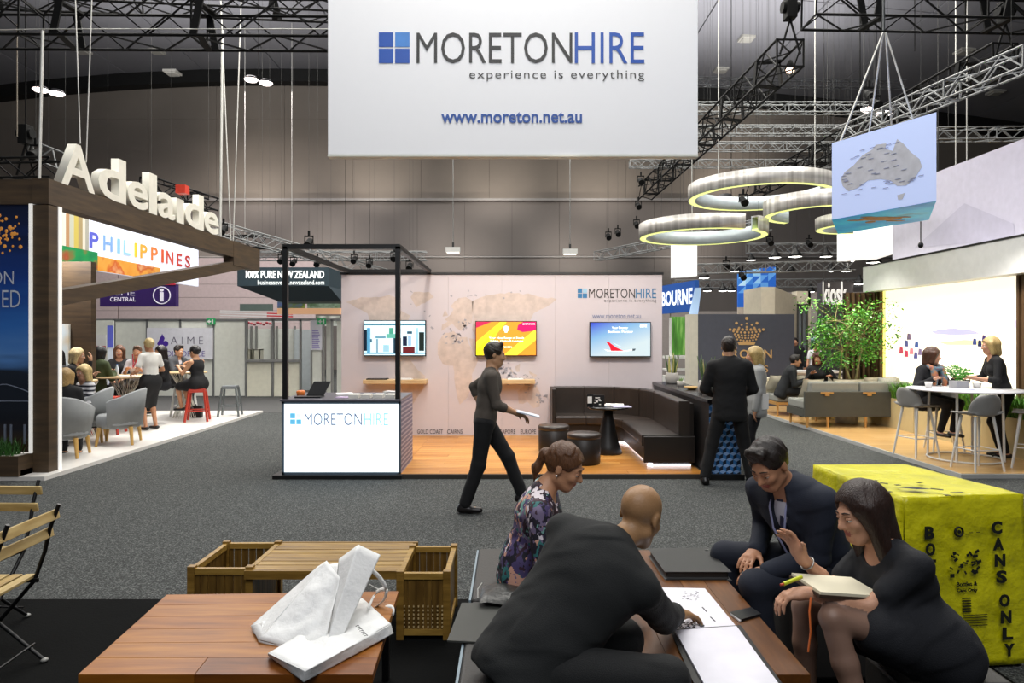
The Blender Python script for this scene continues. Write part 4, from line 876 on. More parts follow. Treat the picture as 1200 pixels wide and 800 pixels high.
# moving heads / par cans hanging from the trusses
def make_can():
    t = thing('stage_light', 'x', 'stage light', (0, 0, 0), 'black stage lights on the trusses')
    b = MB(); b.bx(-.02, .02, -.02, .02, .12, .24); b.bx(-.10, .10, -.015, .015, .10, .13); b.bx(-.10, -.085, -.015, .015, -.06, .12); b.bx(.085, .10, -.015, .015, -.06, .12); b.build('yoke', BT, t)
    b = MB(); b.cyl((0, .10, .04), (0, -.12, -.10), .065, .085, n=12); b.build('body', BT, t)
    return t
can0 = make_can(); first = True; CAN = []
for px, py, Y, lab in ((751, 211, 20, 'black stage light at the far end of the left running truss, left side'), (748, 240, 21, 'black stage light just below the far end of the left running truss'), (746, 262, 21, 'black stage light hanging left of the rings, upper one'), (713, 276, 22, 'small black stage light left of the rings'), (724, 272, 22, 'small black stage light right beside another left of the rings'),
    (362, 283, 15, 'black stage light on top of the black stand frame'), (330, 303, 19, 'black stage light right of the white letters'), (344, 306, 20, 'black stage light left of the frame post above the dark sign'), (372, 307, 20, 'black stage light above the right part of the dark sign'), (462, 300, 18, 'black stage light beside the right post of the stand frame'), (480, 311, 18, 'black stage light behind the slanting beam of the stand frame'), (415, 303, 20, 'black stage light in the middle of the stand frame opening'), (433, 308, 20, 'black stage light hanging low inside the stand frame opening'),
    (902, 282, 20, 'black stage light below the large ring'), (948, 284, 21, 'black stage light on the bell lamp truss'), (871, 234, 15, 'black stage light seen through the large ring'), (1025, 120, 12, 'black stage light on the truss above the map cube'), (870, 322, 19, 'black stage light above the blue patterned panel'), (1018, 110, 12.5, 'black stage light left of the twin lamp above the cube'), (262, 268, 16, 'black stage light by the last white letter'), (42, 178, 12, 'black stage light beside the pale pole at the far left'), (851, 310, 20, 'black stage light between the white tower and the blue panel')):
    o = can0 if first else copy_tree(can0); first = False; place(o, P(px, py, Y), random.uniform(-1, 1), lab); CAN.append((o, P(px, py, Y)))
for o, p in CAN:
    ROOTLOC[o.name] = Vector(p); o.rotation_euler = (0, 0, 0); hang(o, p+V(0, 0, .24))
# bell lamps
def make_bell():
    t = thing('bell_lamp', 'x', 'lamp', (0, 0, 0), 'glowing bell lamps on the far right trusses')
    b = MB(); b.lathe((0, 0, 0), [(0, .30), (.05, .30), (.06, .2), (.14, .12), (.20, 0), (.19, 0), (.13, .11), (0, .18)], 18); b.build('reflector', mat('#2b2b2b', .4, .5), t)
    b = MB(); b.lathe((0, 0, 0), [(0, -.02), (.12, 0), (.185, .012), (0, .02)], 18); b.build('lens', mat('#fffaf0', .4, emit=9, var=0), t)
    return t
bell = make_bell(); first = True
for i, (px, py, Y) in enumerate(((908, 302, 21), (932, 301, 19), (968, 301, 21), (994, 301, 20), (996, 306, 24), (862, 318, 23), (909, 318, 25), (926, 318, 25), (974, 318, 25), (992, 318, 24), (825, 326, 22), (829, 341, 26), (847, 341, 25), (857, 341, 25), (950, 342, 27), (965, 340, 28), (1007, 333, 22), (1024, 308, 17), (892, 340, 30), (880, 305, 26))):
    o = bell if first else copy_tree(bell); first = False; p = P(px, py, Y)
    CAN.append((o, p)); place(o, p, 0, 'glowing bell lamp ' + ['left of the brightest lamp under the rings', 'brightest of the row under the aluminium rings', 'right of the brightest lamp under the rings', 'near the left edge of the white hanging box', 'just under the white hanging box', 'above the blue patterned panel', 'in the second row above the beige portal, left', 'in the second row above the beige portal, centre', 'in the second row right of the beige portal', 'in the second row beside the kiosk lettering', 'right beside the white tower', 'low beside the blue sign', 'left of a close pair above the crown panel', 'right of a close pair above the crown panel', 'left of the white kiosk lettering', 'above the white kiosk lettering', 'at the end of the white fascia', 'beside the corner of the white hanging box', 'behind the blue patterned panel', 'behind the second ring'][i])
for o, p in CAN[-20:]:
    ROOTLOC[o.name] = Vector(p); hang(o, p+V(0, 0, .3))
# twin downlights
def twin(px, py, Y, dx, lab):
    p = P(px, py, Y); t = thing('twin_ceiling_lamp', lab, 'lamp', p)
    for s_ in (-1, 1):
        c = p+V(s_*dx, 0, -s_*.06); b = MB(); b.lathe(c, [(0, .12), (.15, .1), (.26, 0), (.24, -.01)], 18); b.build('shade', mat('#26262a', .4), t)
        b = MB(); b.lathe(c, [(0, -.03), (.23, -.005)], 18); b.ell(c+V(0, 0, -.02), (.22, .22, .06), 14, 6); b.build('lens', mat('#fff0ea', .4, emit=7, var=0), t)
    b = MB(); b.cyl(p+V(0, 0, .06), V(p.x, p.y, ceilz(p.x)), .012, n=5); b.build('suspension_wire', BT, t)
twin(57, 107, 22, .26, 'pair of glowing ceiling lamps at the left above the pale pole')
twin(303, 95, 24, .26, 'pair of glowing ceiling lamps left of the big banner')
twin(1027, 130, 20, .22, 'pair of glowing ceiling lamps above the map cube')
twin(857, 234, 20, .18, 'pair of glowing lamps seen through the large ring')
p = P(926, 82, 11.5); t = thing('halogen_lamp', 'small warm halogen lamp under the near end of the left running truss', 'lamp', p)
b = MB(); b.ell(p, (.07, .07, .05), 12, 8); b.build('bulb', mat('#ffd9b8', .4, emit=9, var=0), t); b = MB(); b.lathe(p, [(.03, .16), (.09, .03), (.085, .02)], 12); b.build('shade', BT, t)
# suspension lines
def wire(pts, r, m, lab, cat='cable', name='suspension_cable'):
    b = MB(); b.tube([P(*q) for q in pts], r, 6); tag(b.build(name, m), lab, cat)
SW = mat('#c9c8c2', .4, .3)
wire(((87, -40, 9.3), (94, 168, 9.3)), .009, SW, 'steel cable rising from the first white letter, left of a pair')
wire(((109, -40, 9.6), (101, 190, 9.6)), .009, SW, 'steel cable rising from the first white letter, right of a pair')
wire(((257, -40, 15), (271, 292, 15)), .013, SW, 'steel cable beside the thick pale pole, nearest to it')
wire(((284, -40, 15), (273, 292, 15)), .013, SW, 'steel cable rising from the tip of the brown beam')
wire(((261, 36, 15), (258, 285, 15)), .03, SW, 'thick pale pole rising above the tip of the brown beam', 'pole', 'suspension_pole')
wire(((50, 36, 9.5), (46, 212, 9.5)), .022, SW, 'pale pole standing on the brown fascia at the far left', 'pole', 'suspension_pole')
wire(((20, 28, 12), (20, 160, 12)), .012, mat('#6a6256', .6), 'thin brownish cable at the far left edge')
wire(((0, 35, 9.7), (55, 34, 9.7), (470, 34, 9.7)), .007, SW, 'thin steel cable running along the top left truss')
for i, (a, c, Y, l) in enumerate((((1035, 38), (985, 165), 8.5, 'outer left'), ((1035, 38), (1018, 158), 9.4, 'inner left'), ((1038, 38), (1072, 146), 8.5, 'outer right'), ((1038, 38), (1045, 150), 9.6, 'inner right'))):
    wire(((a[0], a[1], 8.5), (c[0], c[1], Y)), .012, SW, '%s of the four pale slings holding the map cube' % l)
t = T2('hanging_motor', (1035, -40), 8.5, (1035, 36), 8.5, .22, AT, 'short upright silver truss holding the slings of the map cube', r=.02)
for i, (x, y0, y1, Y, l) in enumerate(((811, 150, 272, 16, 'thin wire above the white tower'), (842, 150, 215, 15, 'thin wire above the left of the large ring'), (955, 150, 205, 15, 'thin wire above the right of the large ring'), (1008, -10, 130, 11, 'thin dark cable left of the slings'), (1072, -10, 60, 11, 'thin dark cable right of the slings'), (1120, 160, 195, 13, 'thin wire above the pale hanging wall, left'), (1133, 160, 190, 13, 'thin wire above the pale hanging wall, right'), (287, 234, 300, 30, 'distant thin wire near the letters'), (342, 234, 290, 30, 'distant thin wire above the stand frame'), (405, 184, 290, 25, 'dark cable between banner and stand frame'))):
    p_ = P(x, y0, Y); wire(((x, 393-(ceilz(p_.x)-1.8)*800/Y, Y), (x, y1, Y)), .012 if Y > 12 else .008, SW if i not in (3, 4, 9) else BT, l)
# ---------------------------------------------------------------- aluminium rings
RING = ramp_mat('ring_alu', (9, 9, .1), [(.3, '#a09c96'), (.55, '#c3c0bb'), (.75, '#e0deda')], .4, (1.2, 2)); MATS['ring_alu'].node_tree.nodes['Principled BSDF'].inputs['Metallic'].default_value = .35
YG = mat('#e6f08a', .4, emit=1.3, var=0); INW = mat('#c3cdd2', .4, .2)
def ring(px, py, Y, R, h, a0, a1, lab):
    c = P(px, py, Y); t = thing('ring_light', lab, 'ceiling light', c, None); n = 40
    def arc(r0, r1, z0, z1):
        vs = []
        for i in range(n+1):
            a = a0+(a1-a0)*i/n
            for r_, z in ((r0, z0), (r1, z0), (r1, z1), (r0, z1)): vs.append(c+V(r_*math.cos(a), r_*math.sin(a), z))
        b = MB(); b.add(vs, [(4*i+j, 4*i+4+j, 4*i+4+(j+1) % 4, 4*i+(j+1) % 4) for i in range(n) for j in range(4)], True); b.add(vs[:4], [(0, 1, 2, 3)]); b.add(vs[-4:], [(3, 2, 1, 0)]); return b
    arc(R-.02, R, 0, h).build('outer_band', RING, t); arc(R-.16, R-.14, 0, h).build('inner_band', INW, t); arc(R-.14, R-.02, h-.03, h).build('cover', RING, t)
    arc(R-.14, R-.02, .0, .03).build('light_strip', YG, t)
    b = MB()
    for k_ in range(3): a = a0+(a1-a0)*(k_+.5)/3; p = c+V((R-.08)*math.cos(a), (R-.08)*math.sin(a), h); b.cyl(p, V(p.x, p.y, ceilz(p.x)), .003, n=4)
    b.build('suspension_wire', WIRE, t, kind='stuff')
ring(823, 278, 14.0, 1.28, .28, -.9, 5.1, 'smallest aluminium ring light, lowest at the left, around the white tower')
ring(892, 232, 14.6, 1.52, .30, .15, 5.9, 'largest aluminium ring light above the others')
ring(965, 252, 13.2, 1.1, .30, 1.9, 7.0, 'aluminium ring light partly behind the map cube')
ring(1004, 268, 15.2, .85, .26, 1.2, 5.6, 'small aluminium ring light tucked behind the map cube')
# ---------------------------------------------------------------- map cube
def cubepts():
    A_, B_, C_, D_ = V(4.03, 8.6, 0), V(4.60, 7.4, 0), V(5.25, 8.6, 0), V(4.68, 9.8, 0); return A_, B_, C_, D_
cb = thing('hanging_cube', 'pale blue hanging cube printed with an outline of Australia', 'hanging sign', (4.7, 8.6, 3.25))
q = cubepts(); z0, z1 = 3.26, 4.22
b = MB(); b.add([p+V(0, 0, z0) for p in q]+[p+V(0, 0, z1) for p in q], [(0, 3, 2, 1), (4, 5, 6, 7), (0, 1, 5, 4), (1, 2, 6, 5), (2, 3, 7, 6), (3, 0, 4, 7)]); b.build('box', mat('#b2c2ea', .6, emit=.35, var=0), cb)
R_ = (q[1]-q[0]).normalized(); N_ = R_.cross(V(0, 0, 1)); O_ = q[0]+V(0, 0, z0)+N_*.004
AUS = [(.12, .38), (.10, .50), (.14, .60), (.24, .68), (.33, .80), (.42, .84), (.46, .90), (.56, .88), (.55, .80), (.62, .74), (.66, .90), (.72, .80), (.78, .66), (.86, .52), (.88, .40), (.82, .26), (.74, .18), (.66, .20), (.60, .30), (.50, .36), (.38, .38), (.28, .30), (.18, .28)]
W_ = (q[1]-q[0]).length; H_ = z1-z0
b = MB(); b.prism([(x*W_, (.10+y*.8)*H_) for x, y in AUS], O_, R_, V(0, 0, 1), .003); b.build('map_print', mat('#b9bcc6', .7, var=.1, vs=10), cb)
b = MB(); b.prism([(x*W_, y*H_) for x, y in ((.66, .15), (.73, .16), (.71, .09), (.67, .09))], O_, R_, V(0, 0, 1), .003); b.build('map_print', mat('#b9bcc6', .7), cb)
b = MB(); r = random.Random(9)
for _ in range(46): x, y = r.uniform(.1, .85), r.uniform(.25, .8); b.prism([(x*W_, y*H_), ((x+.05)*W_, y*H_), ((x+.05)*W_, (y+.008)*H_), (x*W_, (y+.008)*H_)], O_+N_*.003, R_, V(0, 0, 1), .002)
b.build('map_marks', mat('#8f97b5', .7), cb, kind='stuff')
sea = ramp_mat('reef', (1, 1, 1), [(.3, '#0d6fae'), (.45, '#1b9fd0'), (.6, '#37b8d8'), (.75, '#5a4a42')], .5, (1.3, 4), emit=.35)
b = MB(); b.add([p+V(0, 0, z0-.004) for p in q], [(0, 3, 2, 1)]); b.add([p+V(0, 0, z0-.001) for p in q], [(0, 1, 2, 3)]); b.build('underside_print', sea, cb)
cen = (q[0]+q[2])/2+V(-.05, -.1, z0-.006)
b = MB(); b.ell(cen, (.26, .15, .004), 16, 6)
for s_ in ((-.25, .12, .12, .05), (.26, .14, .13, .05), (-.22, -.12, .1, .04), (.22, -.12, .1, .04), (0, .24, .06, .08)): b.ell(cen+V(s_[0], s_[1], -.001), (s_[2], s_[3], .003), 10, 5)
b.build('turtle_print', mat('#c98a4b', .6, emit=.1, var=.2), cb)
# ================================================================ LEFT STAND
BR = ramp_mat('dark_walnut', (1, 1, 10), [(.3, '#3a2e22'), (.7, '#54432f')], .5, (2, 6), .05)
LS = thing('corner_pavilion', 'brown timber pavilion frame with triangular beam and dark blue photo wall', 'exhibition stand', (-6.2, 9, 0))
b = MB(); b.bx(-6.12, -5.92, 8.72, 8.92,   .05, 3.47); b.build('post', BR, LS)
b = MB(); b.bx(-6.16, -6.125, 8.70, 8.9, .3, 3.48); b.build('light_edge', mat('#e6e4df', .5, emit=.5, var=0), LS)
b = MB(); b.bx(-5.925, -5.905, 8.90, 8.96, .05, 3.48); b.build('light_edge', mat('#e6e4df', .5, emit=.5, var=0), LS)
b = MB(); b.bx(-10, -6.13, 8.75, 8.95, 3.48, 3.8); b.build('fascia_beam', BR, LS)
b = MB(); tipz = 3.66
b.add([(-6.125, 8.715, 3.48), (-6.125, 8.715, 3.805), (-5.915, 8.715, 3.805), (-5.915, 8.715, 3.48), (-6.125, 15.9, 3.46), (-6.125, 15.9, 3.805), (-5.915, 15.9, 3.805), (-5.915, 15.9, 3.46)], [(0, 1, 2, 3), (7, 6, 5, 4), (0, 4, 5, 1), (1, 5, 6, 2), (2, 6, 7, 3), (3, 7, 4, 0)]); b.build('upper_beam', BR, LS)
b = MB(); b.bar((-6.02, 15.95, 3.52), (-6.02, 8.9, 2.28), .2, .20); b.build('lower_beam', BR, LS)
b = MB(); b.bx(-6.13, -5.91, 14.5, 16.0, 3.30, 3.81); b.build('beam_joint', BR, LS)
# dark photo wall
nightm = bpy.data.materials.new('night_photo'); nightm.use_nodes = True; nt = nightm.node_tree; bs_ = nt.nodes['Principled BSDF']
tc_ = nt.nodes.new('ShaderNodeTexCoord'); sx_ = nt.nodes.new('ShaderNodeSeparateXYZ'); nt.links.new(tc_.outputs['Object'], sx_.inputs[0])
nz_ = nt.nodes.new('ShaderNodeTexNoise'); nz_.inputs['Scale'].default_value = 1.4; mp_ = nt.nodes.new('ShaderNodeMapping'); mp_.inputs['Scale'].default_value = (.5, 1, 3); mp_.inputs['Rotation'].default_value = (0, .5, 0); nt.links.new(tc_.outputs['Object'], mp_.inputs[0]); nt.links.new(mp_.outputs[0], nz_.inputs[0])
ma = nt.nodes.new('ShaderNodeMath'); ma.operation = 'MULTIPLY_ADD'; ma.inputs[1].default_value = .7; nt.links.new(nz_.outputs[0], ma.inputs[0]); nt.links.new(sx_.outputs[2], ma.inputs[2])
mr = nt.nodes.new('ShaderNodeMapRange'); mr.inputs[1].default_value = .3; mr.inputs[2].default_value = 3.9; nt.links.new(ma.outputs[0], mr.inputs[0])
cr_ = nt.nodes.new('ShaderNodeValToRGB'); E = cr_.color_ramp.elements
E[0].color = lin('#2a1d10'); E[0].position = 0
E[1].color = lin('#030711'); E[1].position = 1
for pz, c in ((.12, '#0a0d14'), (.30, '#10161f'), (.36, '#3a5f8f'), (.46, '#1f4c86'), (.62, '#0b2a66'), (.80, '#061230')): e = E.new(pz); e.color = lin(c)
nt.links.new(mr.outputs[0], cr_.inputs[0]); nt.links.new(cr_.outputs[0], bs_.inputs['Base Color']); bs_.inputs['Roughness'].default_value = .3
nt.links.new(cr_.outputs[0], bs_.inputs['Emission Color']); bs_.inputs['Emission Strength'].default_value = .35
b = MB(); b.bx(-9.5, -6.165, 8.80, 8.86, 0, 3.18); o = b.build('photo_panel', nightm, LS); o.data.transform(Matrix.Translation((0, 0, 0))); o.location = (0, 0, .3)
wl = mat('#c7cbd3', .5)
text('TION', 'lettering', P(-26, 333, 8.79), (1, 0, 0), (0, 0, 1), P(16, 0, 8.79).x-P(-26, 0, 8.79).x, .17, wl, LS, .002, off=-.01)
text('RMED', 'lettering', P(-24, 360, 8.79), (1, 0, 0), (0, 0, 1), P(24, 0, 8.79).x-P(-24, 0, 8.79).x, .22, wl, LS, .002, off=-.01)
b = MB(); r = random.Random(12)
for _ in range(80):
    p = P(min(r.gauss(-2, 12), 24), r.gauss(270, 12), 8.795); s_ = r.uniform(.008, .028); b.ell(p, (s_, .003, s_), 6, 4)
b.build('firework_print', mat('#d08a3a', .5, emit=.25, var=0), LS, kind='stuff')
lm = mat('#6b7383', .5)
b = MB(); b.tube([P(x, 450+14*abs(x-5)**1.3/120, 8.793) for x in range(-40, 46, 6)], .008, 5); b.tube([P(x, 470, 8.793) for x in range(-40, 46, 10)], .008, 5)
for x in (6, 13, 29): b.bar(P(x, 497, 8.793), P(x, 520, 8.793), .02)
b.build('building_print', lm, LS, kind='stuff')
t = thing('planter_box', 'low dark timber planter box with tufted grass under the photo wall', 'planter', (-7, 8.6, .05))
b = MB(); b.bx(-9, -6.12, 8.46, 8.50, .05, .30); b.bx(-6.16, -6.12, 8.5, 8.78, .05, .30); b.bx(-9, -6.12, 8.5, 8.78, .05, .12); b.build('box', BR, t)
b = MB(); b.bx(-9, -6.17, 8.51, 8.77, .12, .29); b.build('gravel', mat('#cfcac2', .9, bump=.6, bs=90, var=.2, vs=60), t)
GR = mat('#2f5f20', .6, var=.35, vs=12); GR2 = mat('#5d8f2f', .6, var=.3, vs=12)
def grass(x0, x1, y0, y1, z, h, n, parent, m, seed=1, wd=.006):
    r = random.Random(seed); b = MB()
    for _ in range(n):
        x, y = r.uniform(x0, x1), r.uniform(y0, y1); a = r.uniform(0, 6.3); L = h*r.uniform(.5, 1.1); d = V(math.cos(a)*.35, math.sin(a)*.35, 1); s_ = V(-math.sin(a), math.cos(a), 0)*wd
        p = V(x, y, z); q_ = p+d*L*.55; e = q_+V(d.x*1.6, d.y*1.6, .7)*L*.45
        b.add([p-s_, p+s_, q_+s_*.8, q_-s_*.8, e], [(0, 1, 2, 3), (3, 2, 4)])
    return b.build('grass', m, parent, kind='stuff')
grass(-9, -6.25, 8.52, 8.76, .28, .26, 1500, t, GR, 3)
# 3D letters
sg = thing('letter_sign', 'big white block letters spelling a city name along the brown beam, red dot', 'sign', (-6.02, 9, 3.8)); LW = mat('#e6e3d6', .5)
for i, (ch, x0, x1, asc) in enumerate((('A', 64, 105, .60), ('d', 108, 142, .66), ('e', 143, 168, .43), ('l', 168.5, 178, .66), ('a', 179, 200, .43), ('\u0131', 201, 210, .43), ('d', 211, 234, .66), ('e', 234, 252, .43))):
    Ya, Yb = 6*800/(600-x0), 6*800/(600-x1)
    text(ch, 'letter', (-6.03, Ya, 3.80), (0, 1, 0), (0, 0, 1), (Yb-Ya)*.97, asc, LW, sg, .12, off=.016)
b = MB(); Yc_ = 6*800/(600-206); b.box((-5.88, Yc_, 4.40), (.17, .17, .15)); b.build('dot', mat('#d6402c', .5), sg)
for o in sg.children:
    pass
# back column of the pavilion with screen
b = MB(); b.bx(-8.05, -7.4, 12.0, 12.15, .05, 3.1); b.build('column', BR, LS)
b = MB(); b.bx(-8.35, -7.75, 11.93, 11.98, 1.0, 2.0); b.bx(-8.35, -7.9, 11.97, 12.0, .05, 1.0); o = b.build('picture_panel', ramp_mat('poster', (1, 1, 1), [(.3, '#7fa8c8'), (.5, '#cdd8dc'), (.7, '#c9a45a')], .5, (1.5, 2), emit=.25), None); tag(o, 'pale blue upright poster panel on the brown column', 'poster')
# philippines banner
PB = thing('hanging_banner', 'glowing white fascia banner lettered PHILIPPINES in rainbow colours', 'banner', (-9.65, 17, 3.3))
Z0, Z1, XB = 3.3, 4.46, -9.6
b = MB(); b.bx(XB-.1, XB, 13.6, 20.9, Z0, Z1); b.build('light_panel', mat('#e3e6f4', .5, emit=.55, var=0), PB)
b = MB(); r = random.Random(2); cols = ['#a8946a', '#d9d4c4', '#a9a79c', '#c9c07a', '#b9bd7a', '#8f8f84', '#e2dfd2', '#b58a62', '#bdbfae', '#c9b65a']; y = 13.6; i = 0
cm_ = [mat(c, .6, emit=.12, var=0) for c in cols]
while y < 15.35: d = r.uniform(.08, .2); b.bx(XB, XB+.01, y, y+d, Z0+.42, Z1, mi=i % 10); y += d; i += 1
b.build('striped_print', cm_, PB)
b = MB(); b.bx(XB, XB+.012, 13.6, 15.8, Z0, Z0+.42); b.build('reef_print', ramp_mat('reefgreen', (1, .6, 1), [(.4, '#0c6b4a'), (.55, '#1d8f4e'), (.62, '#a34b2a'), (.7, '#e9e2cf')], .5, (1.2, 3), emit=.15), PB)
b = MB(); b.bx(XB, XB+.012, 15.8, 18.6, Z0, Z0+.34); b.build('reef_print', ramp_mat('reeforange', (1, .8, 1), [(.35, '#d98a2c'), (.55, '#e0a046'), (.62, '#c65a24'), (.75, '#f0d9a2')], .5, (1.5, 3), emit=.15), PB)
cs = ['#5a62c8', '#7fa6dc', '#8dbfe6', '#9ccbe8', '#e8c640', '#e0a43c', '#dd7a38', '#d25a34', '#c84a36', '#bf4138', '#b23a34']
y = 15.5
for ch, c, dy in zip('PHILIPPINES', cs, (.40, .45, .16, .38, .16, .42, .42, .16, .48, .38, .40)):
    text(ch, 'letter', (XB+.015, y, 3.80), (0, 1, 0), (0, 0, 1), dy*.82, .36, mat(c, .5, emit=.25, var=0), PB, .004, off=.02); y += dy+.11
# pink far wall of another stand
t = thing('stand_wall', 'pale pink boarded wall far behind the left stand', 'display wall', (-15, 30, 0)); pk = mat('#c9b7b6', .75)
for i in range(9):
    for j in range(2):
        b = MB(); b.bx(-26+8.7*j+.02, -17.35+8.7*j, 30, 30.1, i*.58, i*.58+.565); b.build('board', pk, t)
# AIME central sign
t = thing('hanging_sign', 'purple hanging sign with white information symbol', 'sign', (-11.6, 22, 2.7)); A = P(117, 359, 22); B = P(206, 333, 22); PU = mat('#3c2468', .5)
b = MB(); b.bx(A.x, B.x, 22, 22.2, A.z, B.z); b.build('panel', PU, t)
for x_ in (A.x+.2, B.x-.2): hang(t, V(x_, 22.1, B.z))
b = MB(); b.bx(P(176, 0, 21.99).x, P(206, 0, 22).x, 21.97, 22, P(0, 331, 22).z, P(0, 334, 22).z); b.build('red_edge', mat('#c4344a', .5), t)
w5 = mat('#e9e3f2', .5, emit=.3, var=0); text_front('AIME', 'lettering', 129, 340, 158, 346, 21.99, w5, t, .003, off=-.01); text_front('CENTRAL', 'lettering', 129, 348, 159, 353, 21.99, w5, t, .003, off=.01)
b = MB(); c = P(189.5, 346, 21.98); b.tube([c+V(math.cos(a*PI/14)*.27, 0, math.sin(a*PI/14)*.27) for a in range(28)], .018, 5, closed=True); b.build('symbol', w5, t)
text_front('i', 'lettering', 187, 338, 192, 353, 21.97, w5, t, .003, off=.03)
# New Zealand sign
t = thing('hanging_sign', 'dark slate hanging box sign lettered 100% PURE NEW ZEALAND', 'sign', (-6, 18, 2.9)); SL = mat('#2c3d46', .5); A = P(278, 335, 18); B = P(385, 313, 18)
b = MB(); b.bx(A.x, B.x, 18, 20.2, A.z, B.z); b.build('box', SL, t)
for x_ in (A.x+.2, B.x-.2): hang(t, V(x_, 19, B.z))
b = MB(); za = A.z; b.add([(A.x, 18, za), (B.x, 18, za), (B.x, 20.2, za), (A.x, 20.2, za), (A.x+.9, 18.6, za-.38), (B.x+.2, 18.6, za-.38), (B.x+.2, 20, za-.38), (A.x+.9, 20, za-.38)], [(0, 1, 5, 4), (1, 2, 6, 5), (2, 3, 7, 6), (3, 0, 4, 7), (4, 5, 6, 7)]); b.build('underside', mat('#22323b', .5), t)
text_front('100% PURE NEW ZEALAND', 'lettering', 288, 317, 380, 326, 17.99, mat('#eef2f2', .5, emit=.9, var=0), t, .004, off=.03, spacing=.95)
text_front('businessevents.newzealand.com', 'lettering', 302, 328, 380, 333.5, 17.99, mat('#dfe6e6', .5, emit=.7, var=0), t, .004, off=.01)
for i, (x0, x1, st) in enumerate(((325, 357, [(.3, '#4a5fb0'), (.5, '#5c6a40'), (.65, '#8a9a35')]), (360, 398, [(.35, '#39562c'), (.5, '#8fa18c'), (.65, '#3f6b2c')]))):
    A = P(x0, 361, 19.8); B = P(x1, 346, 19.8); b = MB(); b.bx(A.x, B.x, 19.8, 19.85, A.z, B.z); tag(b.build('picture_panel', ramp_mat('nzp%d' % i, (1, 1, 1.5), st, .5, (2.2, 4), emit=.5)), ['purple and green landscape picture below the dark sign', 'green mountain landscape picture below the dark sign'][i], 'picture')
A = P(325, 368, 20.5); B = P(399, 361, 20.5); b = MB(); b.bx(A.x, B.x, 20.5, 20.6, A.z, B.z); tag(b.build('light_band', mat('#e8b48a', .5, emit=.5, var=0)), 'glowing peach light band below the landscape pictures', 'light')
# partition walls
PT = thing('partition_wall', 'white exhibition partition wall with aluminium posts behind the left stand', 'partition', (-10, 20, 0)); PW = mat('#d3d5cc', .6)
xs_ = [P(x, 0, 20).x for x in (95, 134, 172, 211, 250, 288)]
for i in range(5):
    b = MB(); b.bx(xs_[i]+.03, xs_[i+1]-.03, 20.02, 20.05, .03, 2.22); b.build('panel', PW, PT)
b = MB(); b.bx(P(107, 0, 19.9).x, P(134, 0, 19.9).x, 19.85, 19.9, .02, 2.24); b.build('panel', PW, PT)
for x in xs_: b = MB(); b.bx(x-.03, x+.03, 20, 20.06, 0, 2.27); b.build('post', ALU, PT)
b = MB(); b.bx(xs_[0], xs_[-1], 20, 20.06, 2.22, 2.29); b.build('rail', ALU, PT)
t = thing('wall_sign', 'white wall sign with purple drop logo reading AIME MEDIA OFFICE', 'sign', (-9.6, 19.95, .7)); A = P(172, 421, 19.95); B = P(249, 384, 19.95)
b = MB(); b.bx(A.x, B.x, 19.95, 20.0, A.z, B.z); b.build('board', mat('#dcdce4', .5), t); PL = mat('#4a2a9a', .5); pd = mat('#4b4560', .5)
def pxy(l, Y): return [P(x, y, Y) for x, y in l]
b = MB(); b.poly(pxy([(184, 403), (190, 391), (193, 396), (190, 405), (186, 405)], 19.945), .003); b.build('drop', PL, t); b = MB(); p = P(194, 402.5, 19.945); b.cyl(p, p+V(0, -.004, 0), .085, n=14); b.build('drop', PL, t)
text_front('AIME', 'lettering', 200, 394.5, 238, 403, 19.945, pd, t, .003, off=-.02, spacing=1.5); text_front('MEDIA OFFICE', 'lettering', 184, 411, 240, 417.5, 19.945, PL, t, .003, off=-.01)
for x in (247, 377):
    p = P(x, 377, 19.95); t = thing('exit_sign', 'green exit sign on top of the partition ' + ('beside the purple logo sign' if x < 300 else 'above the purple schedule board'), 'sign', p); b = MB(); b.bx(p.x-.12, p.x+.12, 19.93, 19.99, p.z-.08, p.z+.10); b.build('panel', mat('#1c8a50', .5, emit=.3, var=0), t)
    b = MB(); b.poly([p+V(-.02, -.03, .07), p+V(-.10, -.03, .01), p+V(-.02, -.03, -.05), p+V(-.02, -.03, -.01), p+V(.02, -.03, -.01), p+V(.02, -.03, .03), p+V(-.02, -.03, .03)], .003); b.bx(p.x+.045, p.x+.085, 19.915, 19.925, p.z-.05, p.z+.07); b.build('arrow', WHTP, t)
# open fronted booth
SB = thing('booth_partition', 'open white partition booth with low counter front left of the stand wall', 'partition', (-7, 19.5, 0)); Yb = 20.
def xp(x): return P(x, 0, Yb).x
def zp(y): return P(0, y, Yb).z
cream = mat('#dad8c6', .6)
for x0, x1, y0, y1, y_ in ((288, 319, 424, 0, 0), (320, 352, 424, 0, 0), (365, 378, 376, 0, 0), (379, 389, 376, 0, .2), (389.5, 404, 376, 0, .4)):
    b = MB(); b.bx(xp(x0)+.03, xp(x1)-.03, 20+y_, 20.04+y_, .02, zp(y0)); b.build('panel', cream if y0 == 424 else PW, SB)
for x, y0 in ((289, 374), (320, 374), (352, 374), (365, 374), (379, 374), (389, 374)): b = MB(); b.bx(xp(x)-.025, xp(x)+.025, 19.97, 20.06, 0, zp(y0)); b.build('post', ALU, SB)
b = MB(); b.bx(xp(289), xp(352), 19.9, 20.15, zp(424), zp(421)); b.build('counter_rail', ALU, SB); b = MB(); b.bx(xp(289), xp(404), 19.97, 20.05, zp(376), zp(373)); b.build('rail', ALU, SB)
b = MB(); b.bx(P(285, 0, 23).x, P(352, 0, 23).x, 23, 23.05, 0, P(0, 385, 23).z); b.build('panel', mat('#cbcfc8', .6), SB)
for x in (294, 300, 318, 324, 345): b = MB(); b.bx(P(x, 0, 22.9).x-.03, P(x, 0, 22.9).x+.03, 22.9, 22.97, 0, P(0, 382, 23).z); b.build('post', ALU, SB)
